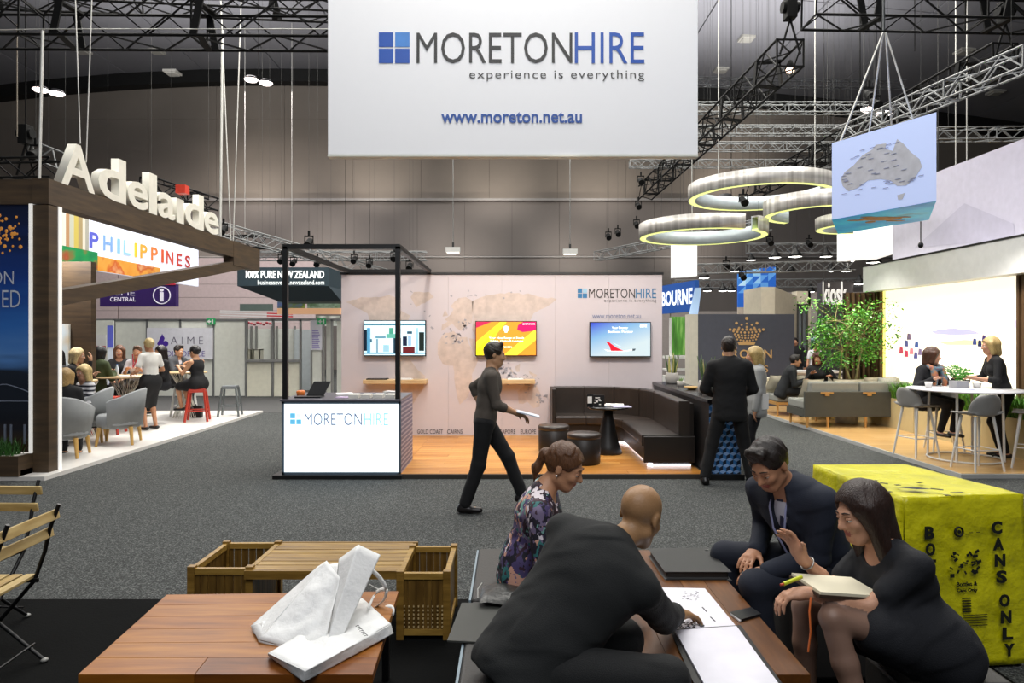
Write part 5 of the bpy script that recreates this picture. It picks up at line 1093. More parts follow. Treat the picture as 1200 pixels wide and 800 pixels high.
b = MB(); b.bx(P(345, 0, 22.5).x, P(365, 0, 22.5).x, 22.5, 22.55, 0, P(0, 386, 22.5).z); b.build('panel', mat('#aeb6ba', .5), SB)
for x0, x1 in ((290, 296), (298, 306)):
    a = P(x0, 421, 20.5); c = P(x1, 409, 20.5); b = MB(); b.bx(a.x, c.x, 20.4, 20.42, a.z, c.z); b.bx(a.x, a.x+.03, 20.4, 20.7, a.z, c.z); b.bx(c.x-.03, c.x, 20.4, 20.7, a.z, c.z); b.bx(a.x, c.x, 20.4, 20.7, c.z-.03, c.z)
    tag(b.build('pigeonhole_box', mat('#c9c8b8', .6)), 'small cream open box on the booth counter, ' + ('left one' if x0 == 290 else 'right one'), 'box')
a = P(366, 408, 19.95); c = P(375, 383, 19.95); t = thing('notice_board', 'white notice board with rows of purple schedule text', 'notice board', (a.x, 19.95, a.z)); b = MB(); b.bx(a.x-.05, c.x+.06, 19.93, 19.96, a.z-.05, c.z+.2); b.build('board', mat('#dadae2', .6), t)
b = MB()
for i in range(9): b.bx(a.x, c.x-.02*(i % 3), 19.92, 19.93, a.z+i*.062, a.z+i*.062+.035)
b.build('printed_rows', mat('#9a92c4', .6), t, kind='stuff')
# white louvred rack and small shapes behind the booth
t = thing('louvre_rack', 'white and red slatted rack above the booth partition', 'rack', P(262, 372, 24))
for i in range(5):
    a = P(258, 364+i*2.7, 24); c = P(330, 366+i*2.7, 24); b = MB(); b.bar(a, c, .035); b.build('slat', mat('#d9d9d9', .5), t)
for i in range(3):
    a = P(313, 367+i*3, 23.5); c = P(343, 368+i*3, 23.5); b = MB(); b.bar(a, c, .05); b.build('slat', mat('#c4434a', .5), t)
a = P(281, 364, 25); c = P(319, 356, 25); b = MB(); b.bx(a.x, c.x, 25, 25.1, a.z, c.z); tag(b.build('hanging_sign', mat('#5d6b66', .5)), 'small grey-green hanging sign on the pink wall', 'sign')
a = P(291, 381, 21.5); b = MB()
for i in range(9): p = P(291+i*3.6, 378+(i % 3), 21.5); b.ell(p, (.05, .05, .04), 6, 5)
tag(b.build('red_bunting', mat('#a8404a', .6), kind=None), 'small dark red bunting behind the booth rail', 'decoration'); b = None
a = P(370, 378, 21); c = P(398, 370, 21); b = MB(); b.bx(a.x, c.x, 21, 21.1, a.z-.1, c.z); tag(b.build('picture_panel', ramp_mat('ivy', (1, 1, 1), [(.4, '#2e4a24'), (.55, '#e8eceb'), (.6, '#f2f4f2')], .5, (1.2, 3), emit=.3)), 'green and white picture panel above the notice board', 'picture')
# pull-up banner
a = P(126, 412, 17); c = P(133, 383, 17); t = thing('rollup_banner', 'slim blue and white roll-up banner left of the partition', 'banner', (a.x, 17, .05)); b = MB(); b.bx(a.x, c.x, 17, 17.02, .1, 2.05); b.build('sheet', mat('#cfd6e2', .5), t); b = MB(); b.bx(a.x, c.x, 16.985, 17, 1.5, 2.05); b.build('print', mat('#5a62c4', .5), t); b = MB(); b.bx(a.x, c.x, 16.9, 17.1, .05, .1); b.build('base', ALU, t)
a = P(111, 408, 19.8); c = P(124, 392, 19.8); t = thing('poster', 'small white poster with a red foot line on the partition', 'poster', (a.x, 19.8, a.z)); b = MB(); b.bx(a.x, c.x, 19.8, 19.84, a.z, c.z); b.build('sheet', mat('#d4d4d2', .6), t); b = MB(); b.bx(a.x, c.x, 19.79, 19.80, a.z, a.z+.07); b.build('foot_line', mat('#b4404c', .6), t)
text_front('THE BRAND', 'lettering', 112, 397, 123, 399, 19.79, mat('#6a5a66', .6), t, .002) if False else None
# ================================================================ RIGHT STAND
XW = 7.6
RS = thing('lightbox_wall', 'long wall with big glowing landscape light box, timber slats and white fascia', 'exhibition stand', (7.6, 12, .06))
b = MB(); b.bx(7.66, 7.9, 9.0, 14.4, .06, 2.72); b.build('wall', mat('#4b3a2a', .6), RS)
glow = mat('#fff3da', .5, emit=1.1, var=0)
b = MB(); b.bx(7.60, 7.66, 10.25, 13.88, .85, 2.70); b.build('light_panel', glow, RS)
b = MB(); b.bx(7.58, 7.66, 13.88, 13.95, .85, 2.70); b.build('light_edge', mat('#f6e37a', .5, emit=1.5, var=0), RS)
def wy(px, py, X=7.59):
    Y = X*800/(px-600); return V(X, Y, 1.8+(393-py)*Y/800)
# washed out beach picture on the light box
def blob(pts, col, e, k=0): b = MB(); q = [wy(x, y, 7.595-.002*k) for x, y in pts]; b.add(q, [list(range(len(q)))]); b.build('print', mat(col, .5, emit=e, var=0), RS)
blob([(1040, 402), (1070, 396), (1105, 392), (1150, 388), (1193, 392), (1193, 402), (1140, 404), (1080, 408)], '#fff2cf', 1.2)
blob([(1090, 388), (1115, 384), (1140, 387), (1150, 391), (1120, 393), (1095, 391)], '#a9a6c4', 1.05, 1)
blob([(1165, 380), (1193, 374), (1193, 384), (1170, 386)], '#bdb6c6', 1.05, 1)
blob([(1100, 401), (1130, 398), (1160, 400), (1150, 404), (1110, 404)], '#e8d49a', 1.1, 1)
for x, y, c in ((1056, 410, '#d8566a'), (1062, 414, '#c8485f'), (1068, 411, '#e07a86'), (1073, 416, '#5b5a8f'), (1078, 412, '#7a6a8c'), (1062, 402, '#5d5f92'), (1065, 394, '#6f5c74'), (1074, 403, '#445a94'), (1142, 400, '#3a4a86'), (1148, 402, '#262d5a'), (1153, 396, '#42336c'), (1156, 403, '#2f3560')):
    blob([(x-2.5, y+4), (x+2.5, y+4), (x+2, y-3), (x-1.5, y-4)], c, .55, 3)
b = MB(); fa = mat('#cfd0cc', .4)
b.bx(7.3, 7.9, 8.4, 14.2, 2.70, 3.22); b.build('fascia', fa, RS)
b = MB(); b.bx(7.29, 7.34, 8.4, 14.2, 3.22, 3.25); b.build('fascia_rail', BLK, RS)
SLAT = mat('#5b4229', .55, var=.15, vs=10); SLD = mat('#2a1e12', .6)
b = MB(); b.bx(7.62, 7.7, 13.95, 15.0, .06, 2.7); b.build('slat_backing', SLD, RS)
b = MB(); b.bx(7.62, 7.7, 8.9, 10.24, .06, 2.7); b.build('slat_backing', SLD, RS)
y = 13.98
while y < 14.98: b = MB(); b.bx(7.54, 7.62, y, y+.05, .06, 2.7); b.build('slat', SLAT, RS); y += .11
y = 8.95
while y < 10.2: b = MB(); b.bx(7.54, 7.62, y, y+.05, .06, 2.7); b.build('slat', SLAT, RS); y += .11
# slatted end return facing the camera
for i in range(5):
    x = 7.02+i*.11; b = MB(); b.bx(x, x+.05, 14.3, 14.38, .06, 2.7); b.build('slat', SLAT, RS)
b = MB(); b.bx(6.98, 7.6, 14.38, 14.42, .06, 2.7); b.build('slat_backing', SLD, RS)
# pale hanging wall above
PH = thing('hanging_wall', 'huge pale lilac fabric wall hanging above the white fascia', 'banner', (7.75, 11, 3.3))
b = MB(); b.add([(7.75, 13.9, 3.27), (7.75, 8.0, 3.27), (7.75, 8.0, 4.78), (7.75, 13.9, 4.78), (7.85, 13.9, 3.27), (7.85, 8.0, 3.27), (7.85, 8.0, 4.78), (7.85, 13.9, 4.78)], [(0, 3, 2, 1), (4, 5, 6, 7), (0, 1, 5, 4), (1, 2, 6, 5), (2, 3, 7, 6), (3, 0, 4, 7)]); b.build('fabric_panel', mat('#cdc9da', .7), PH)
b = MB(); q = [wy(x, y, 7.745) for x, y in ((1072, 290), (1130, 238), (1188, 262), (1190, 280))]; b.add(q, [(0, 1, 2, 3)]); b.build('print', mat('#bfbbce', .7), PH)
for y in (9.5, 12.5): hang(PH, V(7.8, y, 4.78), .008)
p = P(1079, 287, 9.6); t = thing('hanging_microphone', 'small black ball hanging on a cord below the map cube', 'microphone', p); b = MB(); b.ell(p, (.035, .035, .045), 10, 8); b.cyl(p, p+V(0, 0, .33), .008, n=5); b.build('body', BLK, t); hang(t, p+V(0, 0, .3))
# planter with grass
t = thing('long_planter', 'long pale timber planter overflowing with grass in front of the light box', 'planter', (7.4, 11.5, .06))
mp_l = mat('#c9b98c', .5, var=.08, vs=3)
for i in range(5):
    y0 = 9.0+i*1.06; b = MB(); b.bx(7.16, 7.2, y0, y0+1.05, .06, .62); b.build('panel', mp_l, t)
b = MB(); b.bx(7.2, 7.54, 9.0, 14.3, .06, .58); b.build('body', mat('#2b241c', .9), t); b = MB(); b.bx(7.16, 7.54, 8.96, 9.0, .06, .62); b.build('end_panel', mp_l, t)
grass(7.18, 7.52, 9.0, 14.28, .55, .44, 5200, t, mat('#5f9a2c', .6, var=.3, vs=10), 5, .009); grass(7.18, 7.52, 9.0, 14.28, .55, .36, 3600, t, GR, 6, .009)
b = MB(); b.bx(6.2, 7.1, 14.15, 14.5, .06, .5); tag(b.build('bench_box', mp_l), 'pale timber low box behind the grey sofa below the tree', 'planter')
# tree
TR = thing('indoor_tree', 'slender green tree beside the dark timber slats', 'tree', (6.66, 13.6, .06)); tk = mat('#8a8152', .7, var=.25, vs=12)
r = random.Random(4); tips = []
for s_ in range(3):
    x0, y0 = 6.62+s_*.05, 13.55+.05*(s_ % 2); pts = [V(x0, y0, .06)]
    for j in range(1, 8): pts.append(V(x0+r.uniform(-.03, .03)*j*.6+(s_-1)*.03*j, y0+r.uniform(-.03, .03)*j, .06+j*.29))
    b = MB(); b.tube(pts, [.032-.003*j for j in range(8)], 7); b.build('trunk', tk, TR); tips += pts[5:]
b = MB(); cl = []
for _ in range(60):
    p = random.Random(_).choice(tips); q_ = p+V(r.uniform(-.5, .55), r.uniform(-.4, .4), r.uniform(-.22, .50)); b.tube([p, (p+q_)/2+V(0, 0, .05), q_], [.008, .006, .002], 4); cl.append(q_)
b.build('branches', tk, TR, kind='stuff')
lm1 = mat('#3f8a22', .45, var=.35, vs=14); lm2 = mat('#74b53a', .45, var=.3, vs=14)
for m_, n_ in ((lm1, 1900), (lm2, 1300)):
    b = MB()
    for _ in range(n_):
        c = r.choice(cl); p = c+V(r.gauss(0, .11), r.gauss(0, .11), r.gauss(-.02, .10)); d = V(r.uniform(-1, 1), r.uniform(-1, 1), r.uniform(-.9, .2)).normalized(); s_ = d.cross(V(r.uniform(-1, 1), r.uniform(-1, 1), 1)).normalized(); L = r.uniform(.05, .085)
        b.add([p, p+d*L*.5+s_*L*.26, p+d*L, p+d*L*.5-s_*L*.26], [(0, 1, 2, 3)])
    b.build('leaves', m_, TR, kind='stuff')
b = MB(); b.lathe((6.66, 13.6, .06), [(0, 0), (.2, 0), (.24, .35), (.22, .36), (0, .33)], 20); b.build('pot', mat('#d6d2c8', .6), TR)
# bar stools
SHL = mat('#8d8b87', .55, bump=.05, var=.05); SHW = mat('#dedcd6', .45)
def make_shell_stool():
    t = thing('bar_stool', 'x', 'stool', (0, 0, 0), 'grey shell bar stools round the high white table')
    vs = []; n, m = 14, 12
    for i in range(n+1):
        u_ = i/n
        for j in range(m+1):
            v_ = j/m*2-1
            if u_ < .6: y = .20-u_/.6*.38; z = .70+.012*v_*v_+(.01 if u_ < .1 else 0); w_ = .235*(1-.10*(1-u_/.6)); zz = z+.05*v_*v_*(u_/.6)
            else: q = (u_-.6)/.4; y = -.18-.07*q; z = .70+.29*q; w_ = .235*(1-.30*q**3)*math.sqrt(max(1-(q**6)*.5, .1)); zz = z; y = y+.09*v_*v_*(1-.2*q)
            if u_ < .6: y += .0
            vs.append((v_*w_, y, zz if u_ >= .6 else z+.05*v_*v_*(u_/.6)))
    b = MB(); b.add(vs, [(i*(m+1)+j, i*(m+1)+j+1, (i+1)*(m+1)+j+1, (i+1)*(m+1)+j) for i in range(n) for j in range(m)], True); o = b.build('shell_seat', SHL, t); md = o.modifiers.new('s', 'SOLIDIFY'); md.thickness = .022
    for sx in (-1, 1):
        for sy in (-1, 1):
            b = MB(); b.cyl((sx*.13, sy*.11, .70), (sx*.21, sy*.20, 0), .019, .013, n=10); b.build('leg', SHW, t)
    b = MB(); c = [(-.185, -.165, .27), (.185, -.165, .27), (.185, .165, .27), (-.185, .165, .27)]
    for i in range(4): b.cyl(c[i], c[(i+1) % 4], .009, n=6)
    b.build('footrest', SHW, t); return t
ss = make_shell_stool(); first = True
for x, y, rz, lab in ((5.86, 9.9, -1.35, 'grey shell bar stool at the left of the high white table, seen sideways'), (6.55, 10.35, 2.9, 'grey shell bar stool behind the high table, in front of scarfed woman'), (6.05, 8.88, .15, 'grey shell bar stool nearest the camera with its back turned'), (6.86, 9.02, .9, 'grey shell bar stool at the right edge with a grey bag on it')):
    o = ss if first else copy_tree(ss); first = False; place(o, (x, y, .06), rz, lab)
t = thing('high_table', 'round white high table on slim white legs with ring base', 'table', (6.38, 9.62, .06)); cx, cy = 6.38, 9.62
b = MB(); b.lathe((cx, cy, .06), [(0, .965), (.70, .97), (.72, .98), (.72, .99), (0, .995)], 48); b.build('tabletop', mat('#e4e3e6', .35), t)
for k_ in range(4):
    a = PI/4+k_*PI/2; b = MB(); b.cyl((cx+.46*math.cos(a), cy+.46*math.sin(a), .07), (cx+.44*math.cos(a), cy+.44*math.sin(a), 1.03), .017, n=10); b.build('leg', SHW, t)
b = MB(); b.tube([V(cx+.46*math.cos(k_*PI/20), cy+.46*math.sin(k_*PI/20), .078) for k_ in range(40)], .015, 6, closed=True); b.build('base_ring', SHW, t)
zt = 1.056
t = thing('planter_box', 'small grey square plant pot with green fronds on the high white table', 'plant', (6.35, 9.7, zt)); b = MB(); b.bx(6.27, 6.45, 9.62, 9.80, zt, zt+.10); b.build('pot', mat('#a9a9ac', .5), t)
b = MB(); r = random.Random(8)
for i in range(14):
    a = r.uniform(0, 6.3); c0 = V(6.36, 9.7, zt+.08); e = c0+V(math.cos(a)*.17, math.sin(a)*.12, r.uniform(.08, .22))
    for j in range(7):
        q = (j+1)/7; p = c0.lerp(e, q)+V(0, 0, .04*math.sin(q*3)); 
        for s_ in (-1, 1): b.add([p, p+V(s_*.03, .01, .015), p+V(s_*.045, 0, 0), p+V(s_*.02, -.012, -.005)], [(0, 1, 2, 3)])
b.build('fronds', lm1, t, kind='stuff')
def cup(x, y, z, lab, m=WHT, r_=.04, h=.085):
    b = MB(); b.lathe((x, y, z), [(0, 0), (r_*.75, 0), (r_, h), (r_*.9, h), (r_*.68, .01), (0, .01)], 18); return tag(b.build('cup', m), lab, 'cup')
cup(5.93, 9.72, zt, 'white cup at the left of the high white table', r_=.05); cup(6.62, 9.72, zt, 'white cup at the right of the small grey plant pot', r_=.06, h=.07)
t = thing('leaning_tablet', 'dark tablet in a stand on the high table', 'tablet', (6.53, 9.85, zt)); b = MB(); b.poly([(6.47, 9.85, zt), (6.57, 9.82, zt), (6.63, 9.87, zt+.10), (6.53, 9.90, zt+.10)], .008); b.build('screen', mat('#15171a', .2), t)
b = MB(); b.box((6.2, 9.45, zt+.002), (.22, .28, .004), rz=.4); tag(b.build('paper_sheet', mat('#c9cdee', .6)), 'pale sheet lying on the front of the high table', 'paper')
grid_sheet('tote_bag', [(6.72, 8.95, .78), (7.1, 8.95, .80), (7.14, 9.12, 1.16), (6.95, 9.12, 1.14)], 8, 8, mat('#a9a7ae', .6), None, .02, 9, .05); o = COL.objects[-1]; tag(o, 'grey bag resting on the bar stool at the right edge', 'bag')
# sofas
GRF = mat('#8f9089', .85, bump=.25, bs=150); GRD = mat('#4a4a43', .85, bump=.2, bs=150); CUSH = mat('#c8bfa8', .85, bump=.2, bs=120); LEGO = mat('#b98a4c', .5)
SO = thing('lounge_sofa', 'long low grey sofa with wooden legs, back turned to the camera', 'sofa', (5.9, 13, .06))
A1, A2 = G(943, 505, .06), G(1070, 500, .06); yA = 12.9; xL, xR = P(943, 0, yA).x, P(1072, 0, yA).x-.05
for i in range(2):
    xa = xL+.12+(xR-xL-.12)*i/2; b = MB(); b.bx(xa+.01, xa+(xR-xL-.12)/2-.01, yA+.06, yA+.24, .60, .92); b.build('back_cushion', GRF, SO, bevel=.04, seg=3)
b = MB(); b.bx(xL, xR, yA, yA+.06, .26, .74); b.build('back_panel', GRD, SO, bevel=.01); b = MB(); b.bx(xL, xR, yA+.06, yA+.85, .26, .40); b.build('frame', GRD, SO)
for i in range(2): xa = xL+(xR-xL)*i/2; b = MB(); b.bx(xa+.02, xa+(xR-xL)/2-.02, yA+.1, yA+.85, .40, .56); b.build('seat_cushion', GRF, SO, bevel=.03)
for x, y_ in ((xL+.06, yA+.03), (xL+.45, yA+.03), ((xL+xR)/2+.15, yA+.03), (xR-.1, yA+.03), (xL+.06, yA+.8), (xR-.1, yA+.8)):
    b = MB(); b.cyl((x, y_, .26), (x, y_, .06), .03, .022, n=8); b.build('leg', LEGO, SO)
for x in (xL+.42, (xL+xR)/2+.2): b = MB(); b.bx(x-.12, x+.12, yA-.02, yA, .70, .73); b.bx(x-.04, x+.04, yA-.025, yA, .66, .70); b.build('wooden_clip', LEGO, SO)
def cushion(x, y, z, rz, lab, m=CUSH, w_=.42, tilt=.5, h=.42):
    b = MB(); n = 8; vs = []
    for i in range(n+1):
        for j in range(n+1):
            u_, v_ = i/n*2-1, j/n*2-1; th = .08*(1-u_**4)*(1-v_**4)+.006; vs.append((u_*w_/2*(1-.06*(1-v_*v_)), -th, v_*h/2*(1-.06*(1-u_*u_))))
    m1 = [(i*(n+1)+j, (i+1)*(n+1)+j, (i+1)*(n+1)+j+1, i*(n+1)+j+1) for i in range(n) for j in range(n)]
    vs2 = [(a, -c, d) for a, c, d in vs]; R = Matrix.Rotation(rz, 3, 'Z') @ Matrix.Rotation(tilt, 3, 'X')
    b.add([R @ V(*v)+V(x, y, z+h/2) for v in vs], m1, True); b.add([R @ V(*v)+V(x, y, z+h/2) for v in vs2], [f[::-1] for f in m1], True); return tag(b.build('cushion', m), lab, 'cushion')
cushion(xL+.25, yA+.30, .57, .1, 'beige cushion at the left end of the long grey sofa'); cushion(xL+.95, yA+.33, .57, 0, 'beige cushion in the middle of the long grey sofa', w_=.6)
cushion(xR-.55, yA+.5, .60, .2, 'beige cushion right on the long grey sofa', w_=.36); cushion(xR-.28, yA+.42, .60, -.1, 'white cushion at the right end of the long grey sofa', mat('#d9d6cc', .8), w_=.34); cushion(xR-.02, yA+.62, .58, -.3, 'cream cushion beside the white cushion on the long sofa', w_=.36)
S2 = thing('lounge_chair_sofa', 'grey two-seat sofa on wooden frame where the suited man sits', 'sofa', (5.9, 15.0, .06))
b = MB(); b.bx(5.72, 7.6, 14.75, 15.5, .36, .52); b.build('seat_cushion', GRF, S2, bevel=.04); b = MB(); b.bx(5.72, 7.6, 15.5, 15.56, .3, .8); b.build('back_panel', GRD, S2)
b = MB(); b.bx(5.72, 7.6, 15.38, 15.5, .5, .86); b.build('back_cushion', CUSH, S2, bevel=.04)
b = MB(); b.bx(5.70, 7.62, 14.73, 15.56, .30, .36); b.build('frame', LEGO, S2)
for x in (5.75, 7.55):
    for y in (14.78, 15.5): b = MB(); b.cyl((x, y, .3), (x, y, .06), .028, .02, n=8); b.build('leg', LEGO, S2)
cushion(5.86, 15.2, .53, .3, 'beige cushion at the left end behind the seated suited man'); cushion(6.6, 15.28, .53, 0, 'beige cushion between the suited man and curly haired woman', w_=.6)
t = thing('coffee_table', 'small round pale coffee table between the two sofas', 'table', (6.3, 14.15, .06)); b = MB(); b.lathe((6.3, 14.1, .06), [(0, .40), (.30, .405), (.31, .42), (0, .43)], 28); b.build('tabletop', mat('#d9cdb4', .4), t)
for k_ in range(3): b = MB(); a = k_*2.1; b.cyl((6.3+.2*math.cos(a), 14.1+.2*math.sin(a), .47), (6.3+.27*math.cos(a), 14.1+.27*math.sin(a), .06), .016, n=8); b.build('leg', LEGO, t)
t = thing('potted_plant', 'low leafy plant on the coffee table in front of the curly haired woman', 'plant', (6.35, 14.1, .49)); b = MB(); r = random.Random(11)
for _ in range(60): a = r.uniform(0, 6.3); p = V(6.35+r.uniform(0, .16)*math.cos(a), 14.1+r.uniform(0, .12)*math.sin(a), .56+r.uniform(0, .13)); b.add([p, p+V(.03*math.cos(a), .03*math.sin(a), .02), p+V(.06*math.cos(a), .06*math.sin(a), 0), p+V(.03*math.cos(a+.8), .03*math.sin(a+.8), 0)], [(0, 1, 2, 3)])
b.build('leaves', lm2, t, kind='stuff'); b = MB(); b.lathe((6.35, 14.1, .49), [(0, 0), (.07, 0), (.08, .08), (0, .08)], 14); b.build('pot', WHT, t)
# crown panel
CR = thing('crown_panel', 'dark slate display panel with golden crown emblem and lettering', 'display wall', (5.5, 16.9, 0)); Yk = 16.8
A = P(818, 0, Yk); B = P(931, 0, Yk); zt = P(0, 368, Yk).z
b = MB(); b.bx(A.x, B.x, Yk, Yk+.4, 0, zt); b.build('panel', mat('#494b57', .6), CR)
b = MB(); b.bx(P(808, 0, Yk).x, A.x-.003, Yk-.01, Yk+.42, 0, zt); b.build('edge_panel', mat('#c9c4b6', .6), CR)
GD = mat('#c9a06a', .45, .2, emit=.12, var=0)
b = MB()
for row, (n_, yy, hw_, r_) in enumerate(((9, 386, 19.5, 1.6), (8, 389.5, 15.5, 1.35), (8, 393, 13.8, 1.25), (8, 396, 12.4, 1.15), (7, 399, 11, 1.1))):
    for i in range(n_):
        u_ = (i/(n_-1)*2-1); p = P(875+u_*hw_, yy-(0 if row else 0)+u_*u_*(-1.5 if row else 0), Yk-.01); rr = r_*Yk/800; b.cyl(p, p+V(0, -.01, 0), rr, n=8)
for x, y_, r_ in ((875, 373, 2), (863, 378.5, 1.7), (887, 378.5, 1.7), (869, 380.5, 1.3), (881, 380.5, 1.3), (875, 379, 1.2), (875, 383, 1.3), (866, 384, 1.3), (884, 384, 1.3)): p = P(x, y_, Yk-.01); b.cyl(p, p+V(0, -.01, 0), r_*Yk/800, n=8)
b.poly([P(x, y_, Yk-.01) for x, y_ in ((864.5, 401), (875, 399.5), (885.5, 401), (884, 404), (866, 404))], .01)
b.build('crown_emblem', GD, CR, kind='stuff')
text_front('CROWN', 'lettering', 846, 409.5, 904.5, 419.5, Yk-.01, GD, CR, .01, off=.01, spacing=1.2); text_front('HOTELS', 'lettering', 851, 428, 900, 436, Yk-.01, GD, CR, .01, off=.005, spacing=1.2)
# beige portal
t = thing('beige_portal', 'tall beige box portal with grey framed opening behind the slate panel', 'display wall', (7.5, 20, 0)); bg = mat('#cfc6b2', .6)
def bxpx(b, x0, x1, y0, y1, Y, d, mi=0):
    A = P(x0, y1, Y); B = P(x1, y0, Y); b.bx(A.x, B.x, Y, Y+d, A.z if y1 else 0, B.z, mi)
b = MB(); b.bx(P(892, 0, 20).x, P(908, 0, 20).x, 20, 21.5, 0, P(0, 336, 20).z); b.build('side_wall', bg, t)
b = MB(); b.add([P(908, 336, 20), P(908, 460, 20), P(934, 460, 21.5), P(934, 347, 21.5), P(908, 336, 20)+V(0, .2, 0), P(908, 460, 20)+V(0, .2, 0), P(934, 460, 21.5)+V(0, .2, 0), P(934, 347, 21.5)+V(0, .2, 0)], [(0, 1, 2, 3), (7, 6, 5, 4), (0, 3, 7, 4), (1, 5, 6, 2)]); b.build('wall', bg, t)
b = MB(); bxpx(b, 934, 950, 341, 358, 21.5, .4); bxpx(b, 947, 950, 341, 460, 21.5, .4); b.build('lintel', bg, t)
b = MB(); bxpx(b, 934, 936, 356, 460, 21.45, .05); bxpx(b, 945, 947, 356, 460, 21.45, .05); bxpx(b, 934, 947, 356, 358, 21.45, .05); bxpx(b, 940, 941, 358, 460, 21.5, .05); b.build('door_frame', mat('#4c4a48', .4), t)
b = MB(); bxpx(b, 936, 945, 358, 460, 21.6, .05); b.build('glass_panel', mat('#8c9296', .15), t)
# blue patterned panel
t = thing('hanging_sign', 'blue hanging panel with faceted triangle pattern', 'sign', P(886, 340, 24)); b = MB(); A = P(865, 360, 24); B = P(909, 318, 24)
bl = [mat(c, .6, emit=.3, var=0) for c in ('#1f62c4', '#5c9be0', '#8fc3ee', '#3a7fd4', '#b5d9f4', '#2a6fcb')]
r = random.Random(5); n_ = 5; dx_ = (B.x-A.x)/n_; dz_ = (B.z-A.z)/n_
for i in range(n_):
    for j in range(n_):
        x, z = A.x+i*dx_, A.z+j*dz_+(i*.04)
        for tri in (((0, 0), (1, 0), (1, 1)), ((0, 0), (1, 1), (0, 1))):
            q = [(x+u_*dx_, 24, z+v_*dz_) for u_, v_ in tri]; b.add(q+[(a, 24.1, c) for a, _, c in q], [(0, 1, 2), (5, 4, 3), (0, 3, 4, 1), (1, 4, 5, 2), (2, 5, 3, 0)], mi=min(5, max(0, int(abs(i-j+r.uniform(-1.5, 1.5)) % 6))))
b.build('facets', bl, t, kind='stuff'); hang(t, V((A.x+B.x)/2, 24.05, B.z))
b = MB(); bxpx(b, 865, 892, 360, 368, 24, .1); b.build('foot_panel', mat('#c3b6a8', .6), t)
# blue city sign and white tower
t = thing('hanging_sign', 'royal blue hanging sign with white city lettering cut by the wall', 'sign', (5, 19, 2.5)); SGB = mat('#1c4f9e', .5, emit=.2, var=0)
yA_, yB_ = 20.5, 17.5; XA, XB_ = (762-600)/800*yA_, (817-600)/800*yB_
pA, pB = V(XA, yA_, 0), V(XB_, yB_, 0); R_ = (pB-pA).normalized(); L_ = (pB-pA).length; zb, ztp = 2.42, 3.22
b = MB(); b.bar(pA+V(0, 0, (zb+ztp)/2), pB+V(0, 0, (zb+ztp)/2), .1, ztp-zb); b.build('panel', SGB, t)
Nn = R_.cross(V(0, 0, 1)); text('MELBOURNE', 'lettering', pA+R_*.1+V(0, 0, 2.62)+Nn*.055, R_, (0, 0, 1), L_-.25, .42, mat('#e3ecf6', .5, emit=.7, var=0), t, .005, off=.03)
hang(t, (pA+pB)/2+V(0, 0, ztp), .01)
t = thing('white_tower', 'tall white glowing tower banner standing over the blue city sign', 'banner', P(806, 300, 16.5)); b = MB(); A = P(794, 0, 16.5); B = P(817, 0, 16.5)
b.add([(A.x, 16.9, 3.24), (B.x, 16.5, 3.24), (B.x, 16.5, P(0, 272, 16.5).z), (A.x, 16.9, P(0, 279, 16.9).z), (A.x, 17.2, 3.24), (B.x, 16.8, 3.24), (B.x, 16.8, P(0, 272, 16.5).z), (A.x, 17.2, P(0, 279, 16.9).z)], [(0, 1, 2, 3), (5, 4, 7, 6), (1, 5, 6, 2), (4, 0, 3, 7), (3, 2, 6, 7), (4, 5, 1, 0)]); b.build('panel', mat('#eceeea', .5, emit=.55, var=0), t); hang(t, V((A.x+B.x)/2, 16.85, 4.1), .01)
b = MB(); b.poly([P(x, y, 17.2) for x, y in ((815, 337), (822, 337), (818, 368), (808, 368))], .05); tag(b.build('banner', mat('#a9c6ea', .5, emit=.3, var=0)), 'slim pale blue slanted banner right of the blue city sign', 'banner')
t = thing('hanging_sign', 'white glowing hanging box sign below the map cube', 'sign', P(1017, 290, 16)); b = MB(); A = P(1000, 302, 16); B = P(1035, 267, 16)
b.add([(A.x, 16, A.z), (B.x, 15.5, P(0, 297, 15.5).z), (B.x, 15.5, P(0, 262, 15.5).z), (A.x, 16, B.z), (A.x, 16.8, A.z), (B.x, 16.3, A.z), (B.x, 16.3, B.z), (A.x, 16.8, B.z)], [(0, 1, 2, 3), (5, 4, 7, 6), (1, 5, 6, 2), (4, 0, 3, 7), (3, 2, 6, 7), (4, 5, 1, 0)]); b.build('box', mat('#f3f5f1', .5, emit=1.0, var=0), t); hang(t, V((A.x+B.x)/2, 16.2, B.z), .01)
text_front('GALLERY', 'lettering', 1010, 272, 1026, 277, 15.6, mat('#dcdcdc', .5, emit=.6, var=0), t, .002) if False else None
# kiosk sign and green round sign
t = thing('kiosk_sign', 'dark block sign with tall white kiosk lettering behind the tree', 'sign', P(978, 345, 22)); b = MB(); A = P(966, 400, 22); B = P(1000, 330, 22); b.bx(A.x, B.x, 22, 22.5, 0, B.z); b.build('block', mat('#4f4a4a', .6), t)
text_front('kiosk', 'lettering', 964, 330, 992, 357, 21.97, mat('#f0ede6', .5, emit=.5, var=0), t, .03, off=.02)
p = P(966.5, 380, 21.5); t = thing('round_sign', 'round dark green sign with pale letter left of the tree', 'sign', p); b = MB(); b.cyl(p, p+V(0, .08, 0), .24, n=28); b.build('disc', mat('#2f5a3a', .5), t); text_front('H', 'lettering', 962.5, 375, 969.5, 385, 21.49, mat('#cfe0cf', .5), t, .004)
b = MB(); b.bx(p.x-.02, p.x+.02, 21.6, 21.65, p.z, p.z); b = None
hang(t, p+V(0, .04, .24), .01)
